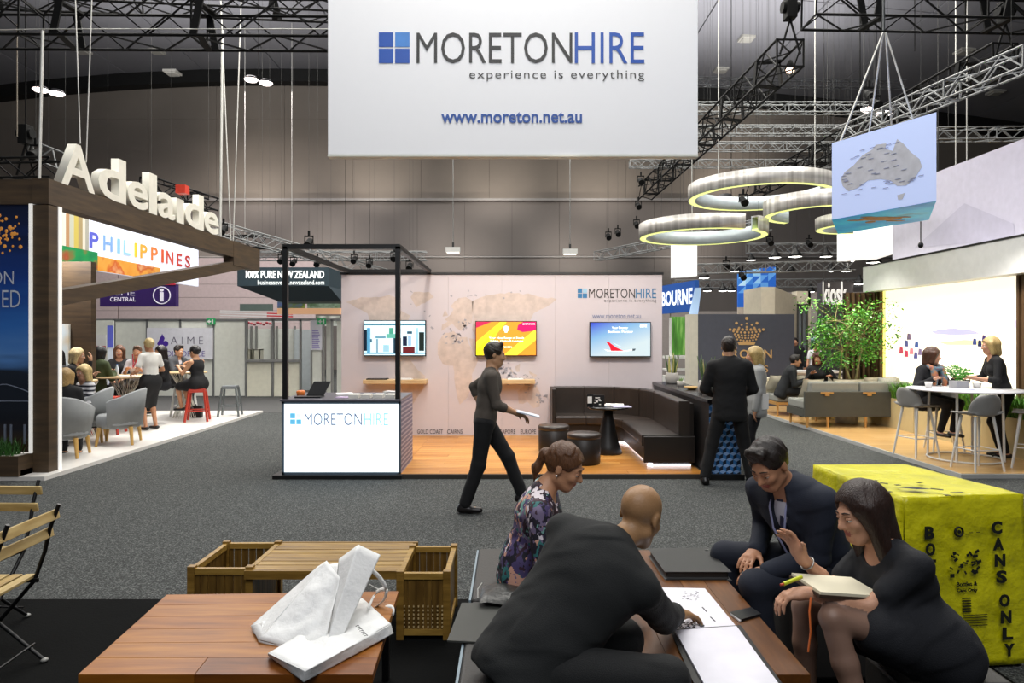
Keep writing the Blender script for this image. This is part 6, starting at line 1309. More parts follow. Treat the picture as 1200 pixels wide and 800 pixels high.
# back room seen behind
BK = thing('back_stand', 'bright white open stand far behind the slate panel and tree', 'exhibition stand', (9, 27, 0))
for x0, x1, y0, y1, c, e, Y in ((892, 1014, 342, 0, '#b5aaa6', 0, 29), (948, 968, 395, 0, '#b7d2da', .35, 26), (976, 1000, 405, 0, '#d9d6d4', .2, 25)):
    b = MB(); A = P(x0, y1, Y); B = P(x1, y0, Y); b.bx(A.x, B.x, Y, Y+.1, 0, B.z); b.build('panel', mat(c, .6, emit=e, var=.01), BK)
b = MB(); bxpx(b, 947, 954, 398, 410, 25.9, .05); b.build('screen', mat('#23506a', .3, emit=.3, var=0), BK)
t = thing('service_counter', 'white counter behind the curly haired woman', 'counter', P(960, 450, 18)); b = MB(); b.bx(P(931, 0, 18).x, P(962, 0, 18).x, 18, 18.8, 0, P(0, 437, 18).z); b.build('body', mat('#cfccd0', .5), t); b = MB(); b.bx(P(962, 0, 18).x, P(992, 0, 18).x, 18.0, 18.8, 0, P(0, 440, 18).z); b.build('body', mat('#c3c6d6', .5), t)
b = MB(); b.bx(P(929, 0, 17.9).x, P(994, 0, 17.9).x, 17.95, 18.85, P(0, 437, 18).z, P(0, 435, 18).z); b.build('countertop', WHT, t)
# green forest picture and white furniture seen between wall and slate panel
b = MB(); A = P(786, 416, 22); B = P(806, 371, 22); b.bx(A.x, B.x, 22, 22.1, A.z, B.z); o = b.build('picture_panel', ramp_mat('forest', (5, 1, .6), [(.3, '#1d3d18'), (.5, '#4f8a34'), (.7, '#a9cc7a')], .5, (1.3, 4), emit=.4)); tag(o, 'tall green bamboo forest picture beside the stand wall', 'picture')
t = thing('white_shelving', 'white shelving and counter seen between stand wall and slate panel', 'shelf', P(797, 440, 19)); 
for y0, y1 in ((417, 420), (432, 434), (440, 470)): b = MB(); bxpx(b, 780, 812, y0, y1, 19, .4); b.build('shelf_board', WHTP, t)
b = MB(); bxpx(b, 785, 787, 372, 470, 19.2, .1); bxpx(b, 806, 809, 372, 470, 19.2, .1); b.build('side_panel', WHTP, t)
# large neutral partitions closing the hall at floor level far behind
t = thing('far_partition', 'pale grey far partition behind the stands on the right', 'partition', (8, 31, 0))
for i in range(6): b = MB(); b.bx(4+i*3.2+.02, 7.18+i*3.2, 31, 31.1, 0, 2.9); b.build('panel', mat('#9c9490', .7), t)
# ================================================================ FOREGROUND
TB = [ramp_mat('acacia_%d' % i, (1.5, 14, 14), [(.25, a), (.5, c), (.75, d)], .42, (2.0, 7), .05) for i, (a, c, d) in enumerate((('#663409', '#814b0e', '#955b16'), ('#733f0c', '#8d5413', '#a0661a'), ('#582d08', '#733f0d', '#875013'), ('#7a4714', '#945c1a', '#a76f24')))]
TBY = [ramp_mat('acacia_y%d' % i, (14, 1.5, 14), [(.25, a), (.5, c), (.75, d)], .42, (2.0, 7), .05) for i, (a, c, d) in enumerate((('#4e2a0c', '#643b11', '#774a17'), ('#55300e', '#6c4114', '#80511c'), ('#48260b', '#5e360f', '#714415')))]
# left table: boards run left to right
TLc = [V(-1.80, 3.56, 0), V(-.60, 3.61, 0), V(-.555, 2.72, 0), V(-1.73, 2.72, 0)]   # back-left, back-right, front-right, front-left
t = thing('coffee_table', 'low wooden slatted-top table on black metal legs carrying white bags', 'table', (-1.17, 3.15, 0)); ZT_ = .45
r = random.Random(3); n_ = 6
def lerp2(u_, v_): return (TLc[3]*(1-u_)+TLc[2]*u_)*(1-v_)+(TLc[0]*(1-u_)+TLc[1]*u_)*v_
for i in range(n_):
    v0, v1 = i/n_+.001, (i+1)/n_-.001; split = r.uniform(.3, .7)
    for a, c in ((0, split-.0006), (split+.0006, 1)):
        pts = [lerp2(a, v0), lerp2(c, v0), lerp2(c, v1), lerp2(a, v1)]; b = MB(); z = V(0, 0, ZT_); b.add([p+z-V(0, 0, .035) for p in pts]+[p+z for p in pts], [(3, 2, 1, 0), (4, 5, 6, 7), (0, 1, 5, 4), (1, 2, 6, 5), (2, 3, 7, 6), (3, 0, 4, 7)])
        b.build('plank', TB[r.randrange(4)], t, bevel=.0015)
b = MB()
cs = [lerp2(.05, .05), lerp2(.95, .05), lerp2(.95, .95), lerp2(.05, .95)]
for i in range(4): b.bar(cs[i]+V(0, 0, .40), cs[(i+1) % 4]+V(0, 0, .40), .03, .03)
b.build('frame', BLK, t)
for c in cs: b = MB(); b.bar(c+V(0, 0, .41), c+V(0, 0, 0.006), .035, .035); b.build('leg', BLK, t)
# right table: boards run away from the camera
t = thing('meeting_table', 'low wooden table between the seated people with papers and phone on it', 'table', (.84, 3.4, 0)); x0, x1, y0, y1 = .52, 1.19, 2.72, 4.30
for i in range(5):
    xa = x0+(x1-x0)*i/5; b = MB(); b.bx(xa+.0006, xa+(x1-x0)/5-.0006, y0, y1, .415, .45); b.build('plank', TBY[r.randrange(3)], t, bevel=.0015)
b = MB(); 
for a, c in (((x0+.04, y0+.04), (x1-.04, y0+.04)), ((x1-.04, y0+.04), (x1-.04, y1-.04)), ((x1-.04, y1-.04), (x0+.04, y1-.04)), ((x0+.04, y1-.04), (x0+.04, y0+.04))): b.bar((a[0], a[1], .40), (c[0], c[1], .40), .03, .03)
b.build('frame', BLK, t)
for x in (x0+.04, x1-.04):
    for y in (y0+.04, y1-.04): b = MB(); b.bar((x, y, .385), (x, y, .0), .035, .035); b.build('leg', BLK, t)
Z = .4505
def flatq(name, pts, z0, th, m, lab, cat, **k):
    q = []
    for px, py in pts: p = G(px, py, z0+th); q.append(V(p.x, p.y, z0))
    b = MB(); b.add(q+[p+V(0, 0, th) for p in q], [(3, 2, 1, 0), (4, 5, 6, 7), (0, 4, 5, 1), (1, 5, 6, 2), (2, 6, 7, 3), (3, 7, 4, 0)]); return tag(b.build(name, m, k.pop('parent', None), **k), lab, cat) if lab else b.build(name, m, k.pop('parent', None), **k)
PAP = mat('#dedde6', .6)
t = thing('paper_sheet', 'white printed plan on the table under the bald man\'s hand', 'paper', G(820, 712, Z)); flatq('sheet', [(772, 688), (826, 689), (864, 735), (782, 739)], Z, .003, PAP, None, None, parent=t)
b = MB()
for (xa, ya, xb, yb) in ((823, 711, 828, 716.5), (832.5, 722.5, 838, 727.5)): b.bar(G(xa, ya, Z+.004), G(xb, yb, Z+.004), .006, .001)
p = G(822, 732.5, Z+.004); b.cyl(p, p+V(0, 0, .001), .014, n=14); p = G(785, 730, Z+.004)
r = random.Random(4)
for i in range(60): q = G(r.uniform(790, 815), r.uniform(728, 735), Z+.004); b.box(q, (.006, .006, .001), rz=r.uniform(0, 3))
for i in range(30): q = G(r.uniform(800, 820), r.uniform(692, 703), Z+.004); b.box(q, (.012, .0015, .0006), rz=r.uniform(0, .3))
b.build('printed_marks', mat('#2a2a30', .6), t, kind='stuff')
t = thing('open_binder', 'open white book with black cover lying nearest on the meeting table', 'book', G(850, 770, Z)); flatq('cover', [(785, 737), (868, 732), (925, 812), (823, 822)], Z+.004, .006, BLK, None, None, parent=t)
flatq('pages', [(791, 738), (863, 733), (918, 808), (833, 815)], Z+.010, .010, PAP, None, None, parent=t)
t = thing('laptop_case', 'flat black laptop case at the far end of the meeting table', 'case', G(810, 660, Z)); flatq('body', [(762, 643), (826, 642), (854, 669), (781, 669)], Z, .045, mat('#1b1c1b', .5, bump=.1, bs=200), None, None, parent=t, bevel=.012)
p = G(828, 644, Z+.05); b = MB(); b.box(p, (.02, .006, .004)); b.build('badge', ALU, t)
t = thing('smartphone', 'dark smartphone lying by the right edge of the meeting table', 'phone', G(874, 718, Z)); flatq('body', [(856, 717), (880, 711.5), (891, 718.5), (868, 725)], Z, .012, mat('#15171a', .3), None, None, parent=t, bevel=.004)
flatq('cover', [(855.5, 718), (857.5, 717), (869, 725.5), (867, 727)], Z+.001, .008, mat('#d8d8da', .4), None, None, parent=t)
# bench modules
UP = mat('#2f2d2b', .55, bump=.12, bs=90, var=.1, vs=4); UPS = mat('#7f8f99', .4)
for y0, y1, lab in ((3.50, 4.34, 'long grey upholstered bench module under the woman in floral blouse'), (2.62, 3.48, 'grey upholstered bench module nearest the camera under the bald man')):
    t = thing('bench', lab, 'bench', (.05, (y0+y1)/2, 0)); b = MB(); b.bx(-.19, .32, y0, y1, .08, .40); b.build('body', UP, t, bevel=.01)
    b = MB(); b.bx(-.21, .34, y0, y1, .37, .45); b.build('cushion', UP, t, bevel=.02, seg=3)
    b = MB(); b.bx(-.222, -.211, y0+.01, y1-.01, .06, .44); b.build('side_trim', UPS, t)
    b = MB(); b.bx(-.15, .28, y0+.04, y1-.04, 0, .08); b.build('plinth', BLK, t)
t = thing('document_folder', 'flat dark grey folder overhanging the left edge of the bench', 'folder', G(570, 728, .452)); flatq('cover', [(541, 706), (616, 706), (606, 754), (524, 750)], .4515, .008, mat('#3b3c38', .6), None, None, parent=t)
t = thing('leather_pouch', 'soft dark leather pouch lying on the bench beside the floral woman', 'bag', G(590, 692, .47))
c_ = [G(561, 702, .50), G(617, 704, .50), G(624, 684, .50), G(566, 681, .50)]
b = MB(); n = 12; vs = []
for s_ in (1, -1):
    for i in range(n+1):
        for j in range(n+1):
            u_, v_ = i/n, j/n; p = (c_[0]*(1-u_)+c_[1]*u_)*(1-v_)+(c_[3]*(1-u_)+c_[2]*u_)*v_; h = .03*(1-(2*u_-1)**6)*(1-(2*v_-1)**4); vs.append(V(p.x, p.y, .482+s_*h+.004*math.sin(9*u_+5*v_)))
N2 = (n+1)**2; fs = [(i*(n+1)+j, (i+1)*(n+1)+j, (i+1)*(n+1)+j+1, i*(n+1)+j+1) for i in range(n) for j in range(n)]
b.add(vs[:N2], fs, True); b.add(vs[N2:], [f[::-1] for f in fs], True); b.build('body', mat('#232523', .35, bump=.6, bs=30), t)
b = MB(); b.tube([G(565, 683, .52), G(560, 690, .51), G(560, 701, .50)], .004, 6); b.build('zip', ALU, t)
for x, y, w_, lab in ((1.84, 3.80, .62, 'black cube stool under the man in navy suit'), (1.80, 2.90, .40, 'black cube stool under the dark haired woman')):
    t = thing('cube_stool', lab, 'stool', (x, y, 0)); b = MB(); b.bx(x-w_/2, x+w_/2, y-w_/2, y+w_/2, .04, .36); b.build('body', UP, t, bevel=.015); b = MB(); b.bx(x-w_/2, x+w_/2, y-w_/2, y+w_/2, .36, .42); b.build('cushion', UP, t, bevel=.02); b = MB(); b.bx(x-w_/2+.05, x+w_/2-.05, y-w_/2+.05, y+w_/2-.05, 0, .04); b.build('plinth', BLK, t)
# planter bench
PBm = [ramp_mat('teak_%d' % i, (2, 18, 18) if i < 3 else (18, 18, 2), [(.3, a), (.7, c)], .4, (2, 6), .05) for i, (a, c) in enumerate((('#75561f', '#a17f3a'), ('#7f6026', '#ab8942'), ('#6c4f1c', '#967434'), ('#4a3413', '#6f5322'), ('#523b16', '#785b28')))]
PBN = thing('planter_bench', 'slatted wooden bench seat joined between two square planter boxes', 'bench', (-.98, 4.25, 0))
def planter(xa, xb, ya, yb, h, lattice=None):
    for x in (xa, xb):
        for y in (ya, yb): b = MB(); b.bx(x-.022, x+.022, y-.022, y+.022, .006, h+.012); b.build('corner_post', PBm[2], PBN, bevel=.002)
    for (p, q_) in (((xa, ya), (xb, ya)), ((xa, yb), (xb, yb)), ((xa, ya), (xa, yb)), ((xb, ya), (xb, yb))):
        for z in (h-.02, .05): b = MB(); b.bar((p[0], p[1], z), (q_[0], q_[1], z), .03, .035); b.build('rail', PBm[1], PBN)
        n_ = max(3, int(math.hypot(p[0]-q_[0], p[1]-q_[1])/.045))
        for i in range(n_):
            u_ = (i+.5)/n_; x, y = p[0]+(q_[0]-p[0])*u_, p[1]+(q_[1]-p[1])*u_; b = MB(); dx = abs(q_[0]-p[0]) > abs(q_[1]-p[1])
            b.box((x, y, h/2+.02), (.043 if dx else .012, .012 if dx else .043, h-.09)); b.build('slat', PBm[3+i % 2], PBN)
    b = MB(); b.bx(xa, xb, ya, yb, .03, .045); b.build('base_board', PBm[3], PBN)
HB = .40
planter(-1.93, -1.58, 4.12, 4.62, HB); planter(-.66, -.385, 4.04, 4.54, HB)
# lattice of small square holes low on the right planter front
b = MB()
for i in range(9):
    for j in range(6): b.box((-.635+i*.028, 4.022, .085+j*.024), (.008, .004, .010))
b.build('lattice', mat('#c0a878', .5), PBN, kind='stuff')
for i in range(7):
    y = 4.11+i*.076; b = MB(); b.bx(-1.57, -.67, y, y+.066, HB-.03, HB-.005); b.build('slat', PBm[i % 3], PBN, bevel=.002)
b = MB(); b.bx(-1.60, -.64, 4.075, 4.10, HB-.055, HB-.005); b.build('apron', PBm[2], PBN); b = MB(); b.bx(-1.60, -.64, 4.64, 4.66, HB-.055, HB-.005); b.build('apron', PBm[2], PBN)
for x in (-1.5, -1.12, -.74): b = MB(); b.bx(x-.02, x+.02, 4.1, 4.64, HB-.06, HB-.03); b.build('crossbar', PBm[3], PBN)
# tote bags
TW = mat('#dfe0df', .75, bump=.5, bs=28, var=.03)
TG = thing('tote_bag', 'upper white fabric tote bag slumped upright on the wooden table', 'bag', G(350, 755, .46))
def sheet(pts, parent, amp=.008, nu=14, fr=7, seed=0): return grid_sheet('fabric_panel', pts, nu, nu, TW, parent, amp, fr, .0025, seed)
a0, a1, a2, a3 = P(303, 750, 3.00), P(378, 768, 2.90), P(408, 668, 3.22), P(381, 657, 3.34)
g0, g1 = P(304, 763, 3.02), P(370, 777, 2.93)
sheet([a0, a1, P(398, 676, 3.2), P(383, 657, 3.34)], TG, .028, 20, 6, 1)
sheet([a1, P(391, 769, 2.93), P(446, 650, 3.28), P(420, 638, 3.25)], TG, .008, 14, 6, 2)
sheet([P(385, 757, 2.96), a1, P(420, 638, 3.25), P(397, 655, 3.30)], TG, .012, 12, 6, 9)
sheet([g0, g1, a1, a0], TG, .004, 10, 7, 3)
sheet([P(294, 733, 3.13), g0, a0, P(310, 727, 3.12)], TG, .003, 8, 7, 4)
sheet([P(294, 733, 3.13), a0, P(383, 657, 3.34), P(372, 664, 3.42)], TG, .006, 14, 6, 5)
sheet([P(300, 738, 3.2), P(388, 750, 3.12), P(444, 652, 3.4), P(380, 662, 3.46)], TG, .012, 14, 6, 6)
sheet([P(372, 764, 2.96), P(391, 769, 2.95), P(442, 655, 3.38), P(425, 660, 3.42)], TG, .008, 10, 6, 7)
def strap(pts, parent, w_=.022):
    b = MB(); pts = [Vector(p) for p in pts]; vs = []; n = 18; cr = []
    for i in range(n+1):
        t_ = i/n*(len(pts)-1); k_ = min(int(t_), len(pts)-2); f_ = t_-k_; p0 = pts[max(k_-1, 0)]; p1 = pts[k_]; p2 = pts[k_+1]; p3 = pts[min(k_+2, len(pts)-1)]
        cr.append(.5*((2*p1)+(p2-p0)*f_+(2*p0-5*p1+4*p2-p3)*f_*f_+(3*p1-3*p2+p3-p0)*f_**3))
    for i, c in enumerate(cr):
        d = (cr[min(i+1, n)]-cr[max(i-1, 0)]).normalized(); s_ = d.cross(V(.2, 1, .3)).normalized(); s_ = (s_*.5+V(0, .85, .1)).normalized(); vs += [c-s_*w_/2, c+s_*w_/2]
    b.add(vs, [(2*i, 2*i+1, 2*i+3, 2*i+2) for i in range(n)], True); o = b.build('handle', TW, parent); md = o.modifiers.new('s', 'SOLIDIFY'); md.thickness = .0025
strap([P(400, 668, 3.3), P(405, 656, 3.3), P(415, 651, 3.3), P(424, 657, 3.3), P(428, 668, 3.3)], TG)
strap([P(436, 668, 3.32), P(446, 678, 3.35), P(452, 690, 3.38), P(442, 689, 3.4), P(433, 684, 3.4)], TG)
TG2 = thing('tote_bag', 'lower white fabric tote bag lying flat and overhanging the table front', 'bag', G(400, 750, .46))
z = .462
l0, l1, l2, l3, l4 = G(314, 767, z), G(357, 797, z+.02), G(461, 741, z+.03), G(459, 729, z+.035), G(425, 706, z+.02)
sheet([G(314, 765, z+.022), G(358, 786, z+.03), G(458, 731, z+.03), G(424, 700, z+.02)], TG2, .022, 18, 6, 11)
sheet([l0, G(356, 799, z-.012), G(358, 786, z+.035), G(314, 765, z+.03)], TG2, .003, 10, 7, 12)
sheet([G(356, 799, z-.012), G(461, 742, z), G(458, 731, z+.04), G(358, 786, z+.035)], TG2, .004, 14, 7, 13)
sheet([l0+V(0, 0, -.002), G(356, 799, z-.012), G(461, 742, z), G(424, 706, z)], TG2, .001, 6, 7, 14)
strap([G(432, 712, z+.05), P(440, 695, 3.45), P(452, 690, 3.4), P(450, 702, 3.4), P(440, 711, 3.4)], TG2); strap([P(440, 722, 3.38), P(452, 712, 3.4), P(460, 712, 3.38), P(459, 722, 3.35), P(450, 727, 3.33)], TG2)
b = MB(); r = random.Random(6)
for i in range(7):
    p = G(418+i*1.7, 733+i*1.9, z+.058); b.box(p, (.014, .004, .001), rz=.7+r.uniform(-.5, .5)); b.box(p+V(.006, .004, 0), (.012, .004, .001), rz=2.2)
b.build('printed_marks', mat('#2a2c2e', .6), TG2, kind='stuff')
# yellow covered bins
YL = ramp_mat('yellow_cover', (1, 1, 1), [(.3, '#b8b400'), (.6, '#d2cc08'), (.8, '#c2bd00')], .42, (5, 5), .9)
next(n for n in YL.node_tree.nodes if n.type == 'BUMP').inputs['Distance'].default_value = .05
YB = thing('covered_bins', 'bright yellow plastic cover over recycling bins, lettered for cans and bottles', 'bin', (2.42, 4.15, 0))
H_ = .93; q = [V(2.10, 3.66, 0), V(2.80, 3.74, 0), V(2.66, 4.62, 0), V(2.03, 4.60, 0)]
zz = V(0, 0, H_); z0 = V(0, 0, .02)
def wav(amp, fr):
    def f(u_, v_, p): return p+V(0, 0, 0)
    return f
def cover(a, c, d, e, seed, n=26, amp=.016): return grid_sheet('cover_panel', [a, c, d, e], n, n, YL, YB, amp, 4.5, .002, seed)
cover(q[0]+z0+V(0, -.03, 0), q[1]+z0+V(.02, -.03, 0), q[1]+zz, q[0]+zz, 1, amp=.011); cover(q[3]+z0+V(-.03, 0, 0), q[0]+z0+V(-.03, -.03, 0), q[0]+zz, q[3]+zz, 2); cover(q[1]+z0, q[2]+z0, q[2]+zz, q[1]+zz, 3); cover(q[2]+z0, q[3]+z0, q[3]+zz, q[2]+zz, 4); cover(q[0]+zz, q[1]+zz, q[2]+zz, q[3]+zz, 5, amp=.010)
b = MB(); ins = [p*.93+V(2.42, 4.15, 0)*.07 for p in q]; b.add([p+V(0, 0, 0) for p in ins]+[p+V(0, 0, .88) for p in ins], [(3, 2, 1, 0), (4, 5, 6, 7), (0, 1, 5, 4), (1, 2, 6, 5), (2, 3, 7, 6), (3, 0, 4, 7)]); b.build('bin_body', mat('#23261f', .6), YB)
inkb = mat('#10140a', .6)
Rf = (q[1]-q[0]).normalized(); Nf = Rf.cross(V(0, 0, 1)); Wf = (q[1]-q[0]).length
def onface(x, y): return q[0]+Rf*(x*Wf)+V(0, 0, y)+Nf*(.018+.030*(H_-y))
def vtext(word, x, y0, step, h, w_, dx=0):
    y = y0
    for i, ch in enumerate(word):
        if ch != ' ': text(ch, 'letter', onface(x+dx*i, y-h)-Rf*0, Rf, (0, 0, 1), w_*(.35 if ch == 'I' else 1), h, inkb, YB, .003, off=.045)
        y -= step if ch != ' ' else step*.45
vtext('CANS ONLY', .70, .795, .088, .068, .062, .010); vtext('BOTTLES', .145, .78, .088, .068, .055, .004)
text('Bottles &', 'lettering', onface(.40, .455), Rf, (0, 0, 1), .12, .024, inkb, YB, .003, off=.02); text('Cans Only', 'lettering', onface(.40, .42), Rf, (0, 0, 1), .12, .024, inkb, YB, .003, off=.02)
b = MB(); c = onface(.43, .745); b.tube([c+Rf*math.cos(a*PI/9)*.022+V(0, 0, math.sin(a*PI/9)*.024) for a in range(18)], .006, 5, closed=True); b.build('recycling_symbol', inkb, YB)
b = MB(); b.cyl(c, c+Nf*.004, .010, n=10); b.build('recycling_symbol', inkb, YB)
b = MB(); r = random.Random(21)
for _ in range(26): p = onface(r.uniform(.36, .60), r.uniform(.50, .64)); b.box(p, (r.uniform(.008, .03), .003, r.uniform(.006, .02)), rot=Matrix((Rf, -Nf, V(0, 0, 1))).transposed() @ Matrix.Rotation(r.uniform(-1, 1), 3, 'Y'))
for i in range(5): b.box(onface(.55, .30-.014*i), (.14, .003, .003), rot=Matrix((Rf, -Nf, V(0, 0, 1))).transposed())
for i in range(6): b.box(onface(.48, .39-.014*i), (.05, .003, .006), rot=Matrix((Rf, -Nf, V(0, 0, 1))).transposed())
for i in range(4): b.box(onface(.50+.03*i, .73+.008*(i % 2)), (.02, .003, .003), rot=Matrix((Rf, -Nf, V(0, 0, 1))).transposed())
b.build('printed_marks', inkb, YB, kind='stuff')
b = MB()
for px, py, w_ in ((1024, 563, .05), (1036, 566, .04), (1052, 568, .03), (1078, 565, .04), (1098, 573, .06), (1122, 577, .07), (1110, 580, .03), (1042, 576, .03)):
    p = G(px, py, H_+.022); b.box(p, (w_, .02, .002), rz=r.uniform(-.6, .6))
p = G(1070, 572, H_+.02); b.add([p+V(-.09, .03, 0), p+V(.02, .035, .002), p+V(.10, -.02, 0), p+V(.0, -.035, .002)], [(3, 2, 1, 0)]); b.build('printed_marks', inkb, YB, kind='stuff')
# bistro chairs
CW = [ramp_mat('beech_%d' % i, (2, 14, 14), [(.3, a), (.7, c)], .45, (2, 5), .04) for i, (a, c) in enumerate((('#a58a52', '#cbb37c'), ('#8f7440', '#b89b62')))]
def make_bistro():
    """folding chair facing +Y, back at -Y"""
    t = thing('folding_chair', 'x', 'chair', (0, 0, 0), 'wooden slat folding chairs with black metal frames'); w_ = .21
    for s_ in (-1, 1):
        b = MB(); b.tube([(s_*w_, .20, .01), (s_*w_, .0, .24), (s_*w_, -.17, .44), (s_*w_, -.225, .60), (s_*w_, -.25, .72), (s_*w_, -.30, .86)], .011, 8); b.build('back_frame', BLK, t)
        b = MB(); b.tube([(s_*(w_-.03), -.24, .01), (s_*(w_-.03), -.0, .22), (s_*(w_-.03), .20, .44)], .010, 8); b.build('leg', BLK, t)
        b = MB(); b.bar((s_*(w_-.015), -.20, .445), (s_*(w_-.015), .22, .445), .014, .02); b.build('seat_rail', BLK, t)
        for y in (.20, -.24): b = MB(); b.ell((s_*(w_ if y > 0 else w_-.03), y, .012), (.02, .02, .012), 8, 6); b.build('foot_cap', mat('#8a8a86', .5), t)
    for y in (.13, -.17): b = MB(); z = .09; b.cyl((-w_, y, z), (w_, y, z), .006, n=6); b.build('stretcher', BLK, t)
    for i in range(6): b = MB(); y = -.17+i*.072; b.bx(-.225, .225, y, y+.055, .455, .472); b.build('seat_slat', CW[i % 2], t, bevel=.003)
    for z, y in ((.80, -.272), (.70, -.24)): b = MB(); b.box((0, y, z), (.50, .016, .055), rot=Matrix.Rotation(-.2, 3, 'X')); b.build('back_slat', CW[0], t, bevel=.003)
    return t
bc = make_bistro(); place(bc, (-2.80, 3.56, .006), PI/2+.06, 'wooden slat folding chair nearest at the left edge, seen from its side'); o = copy_tree(bc); place(o, (-3.28, 4.12, .006), PI-.04, 'wooden slat folding chair further back at the left edge')
# white platform furniture, left stand
FEL = mat('#8e9192', .85, bump=.2, bs=160)
def make_armchair():
    t = thing('armchair', 'x', 'armchair', (0, 0, 0), 'grey felt tub armchairs with oak legs')
    n = 20; vs = []
    for i in range(n+1):
        a = -PI*.02-(PI*.96)*i/n; fr = abs(i/n*2-1); top = .80-.17*fr**2.2; c, s_ = math.cos(a), math.sin(a)
        for r_, z in ((.30, .26), (.36, top-.02), (.34, top), (.305, top-.02), (.26, .36)): vs.append((c*r_, s_*r_*.95+(.12 if fr > .8 else .05)*fr, z))
    b = MB(); m = 5; b.add(vs, [(i*m+j, (i+1)*m+j, (i+1)*m+(j+1) % m, i*m+(j+1) % m) for i in range(n) for j in range(m)], True); b.add(vs[:5], [(0, 1, 2, 3, 4)]); b.add(vs[-5:], [(4, 3, 2, 1, 0)]); b.build('shell', FEL, t)
    b = MB(); b.lathe((0, .02, 0), [(0, .22), (.27, .24), (.30, .30), (.29, .40), (.26, .43), (0, .44)], 28); b.build('seat', FEL, t)
    for x in (-.22, .22):
        for y in (-.18, .22): b = MB(); b.cyl((x, y, .26), (x*1.12, y*1.15, 0), .028, .018, n=10); b.build('leg', mat('#c39a55', .5), t)
    return t
ac = make_armchair(); ac.scale = (1.12,)*3; place(ac, (-6.36, 11.1, .05), 1.85, 'empty grey tub armchair at the front of the left stand, back turned')
for x, y, rz, lab in ((-6.50, 9.85, .25, 'grey tub armchair half hidden by the brown post at the left'), (-7.02, 11.3, 2.0, 'grey tub armchair under the girl in striped top')):
    place(copy_tree(ac), (x, y, .05), rz, lab)
RED = mat('#b53a2a', .4); 
def make_metal_stool():
    t = thing('metal_stool', 'x', 'stool', (0, 0, 0), None); h = .66
    b = MB(); b.bx(-.15, .15, -.15, .15, h-.02, h); b.bx(-.155, .155, -.155, .155, h-.07, h-.02); b.build('seat', RED, t, bevel=.012)
    for sx in (-1, 1):
        for sy in (-1, 1): b = MB(); b.bar((sx*.14, sy*.14, h-.04), (sx*.21, sy*.21, 0), .04, .03, up=(sx, -sy, 0)); b.build('leg', RED, t)
    b = MB(); c = [(-.18, -.18, .22), (.18, -.18, .22), (.18, .18, .22), (-.18, .18, .22)]
    for i in range(4): b.bar(c[i], c[(i+1) % 4], .012, .025)
    b.build('footrest', RED, t); return t
ms = make_metal_stool(); place(ms, (-6.45, 14.0, .05), .3, 'red metal stool under the woman in sleeveless black dress')
def recolor(root, m):
    for k_ in kids(root):
        k_.data = k_.data.copy(); k_.data.materials.clear(); k_.data.materials.append(m)
for x, y, rz, m, lab in ((-7.2, 12.2, .2, RED, 'red metal stool behind the empty grey armchair'), (-7.85, 12.8, .5, RED, 'red metal stool under the person in green jacket'), (-6.15, 14.9, .2, mat('#7e8486', .4, .7), 'unpainted grey metal stool at the far right of the left stand'), (-7.2, 15.0, .1, mat('#d8d8d4', .4), 'white metal stool under the man in grey suit'), (-7.05, 12.9, .1, mat('#c9c4b4', .4), 'cream metal stool beside the standing blonde woman')):
    o = copy_tree(ms)
    if m is not RED: recolor(o, m)
    place(o, (x, y, .05), rz, lab)
OAK2 = mat('#c9ae82', .5)
def wire_table(x, y, lab, h=1.0, R=.42):
    t = thing('wire_table', lab, 'table', (x, y, .05)); b = MB(); b.lathe((x, y, .05), [(0, h-.03), (R-.01, h-.03), (R, h-.015), (R-.01, h), (0, h)], 32); b.build('tabletop', OAK2, t)
    b = MB(); n = 16
    for i in range(n):
        a = 2*PI*i/n
        for da in (.5, -.5): b.tube([(x+.30*math.cos(a), y+.30*math.sin(a), .05+h-.03), (x+.11*math.cos(a+da*.5), y+.11*math.sin(a+da*.5), .05+h*.62), (x+.12*math.cos(a+da), y+.12*math.sin(a+da), .05+h*.4), (x+.26*math.cos(a+da*1.4), y+.26*math.sin(a+da*1.4), .06)], .006, 4)
    b.build('wire_base', mat('#d9d5ca', .4), t, kind='stuff'); return t
wire_table(-7.45, 13.15, 'round oak table on white wire base between the seated women', .98, .60); wire_table(-6.95, 14.55, 'smaller round oak table before the man in grey suit', .98, .42)
wire_table(-7.5, 11.8, 'white topped high table beside the seated blonde at the brown column', .98, .30)
for i, (x, y, z, lab) in enumerate(((-7.62, 12.9, 1.03, 'clear plastic bottle standing on the oak table, left one'), (-7.55, 13.05, 1.03, 'clear plastic bottle standing on the oak table, right one'), (-6.22, 9.15, .05, 'white water bottle on the platform beside the brown post'))):
    t = thing('bottle', lab, 'bottle', (x, y, z)); b = MB(); b.lathe((x, y, z), [(0, 0), (.032, 0), (.034, .14), (.014, .19), (.014, .21), (0, .21)], 14); b.build('body', mat('#c9d4de', .15), t); b = MB(); b.cyl((x, y, z+.21), (x, y, z+.225), .016, n=10); b.build('cap', mat('#5a7fc0', .4), t)
b = MB(); b.box((-7.3, 13.0, 1.035), (.3, .2, .01), rz=.3); tag(b.build('paper_sheet', PAP), 'white papers lying on the larger oak table', 'paper')
b = MB(); b.box((-6.85, 14.45, 1.035), (.26, .2, .01), rz=.1); tag(b.build('paper_sheet', PAP), 'white papers lying on the smaller oak table', 'paper')
b = MB(); b.box((-6.72, 14.55, .18), (.24, .12, .26)); tag(b.build('handbag', BLK, bevel=.03), 'small black handbag on the platform under the oak table', 'bag')
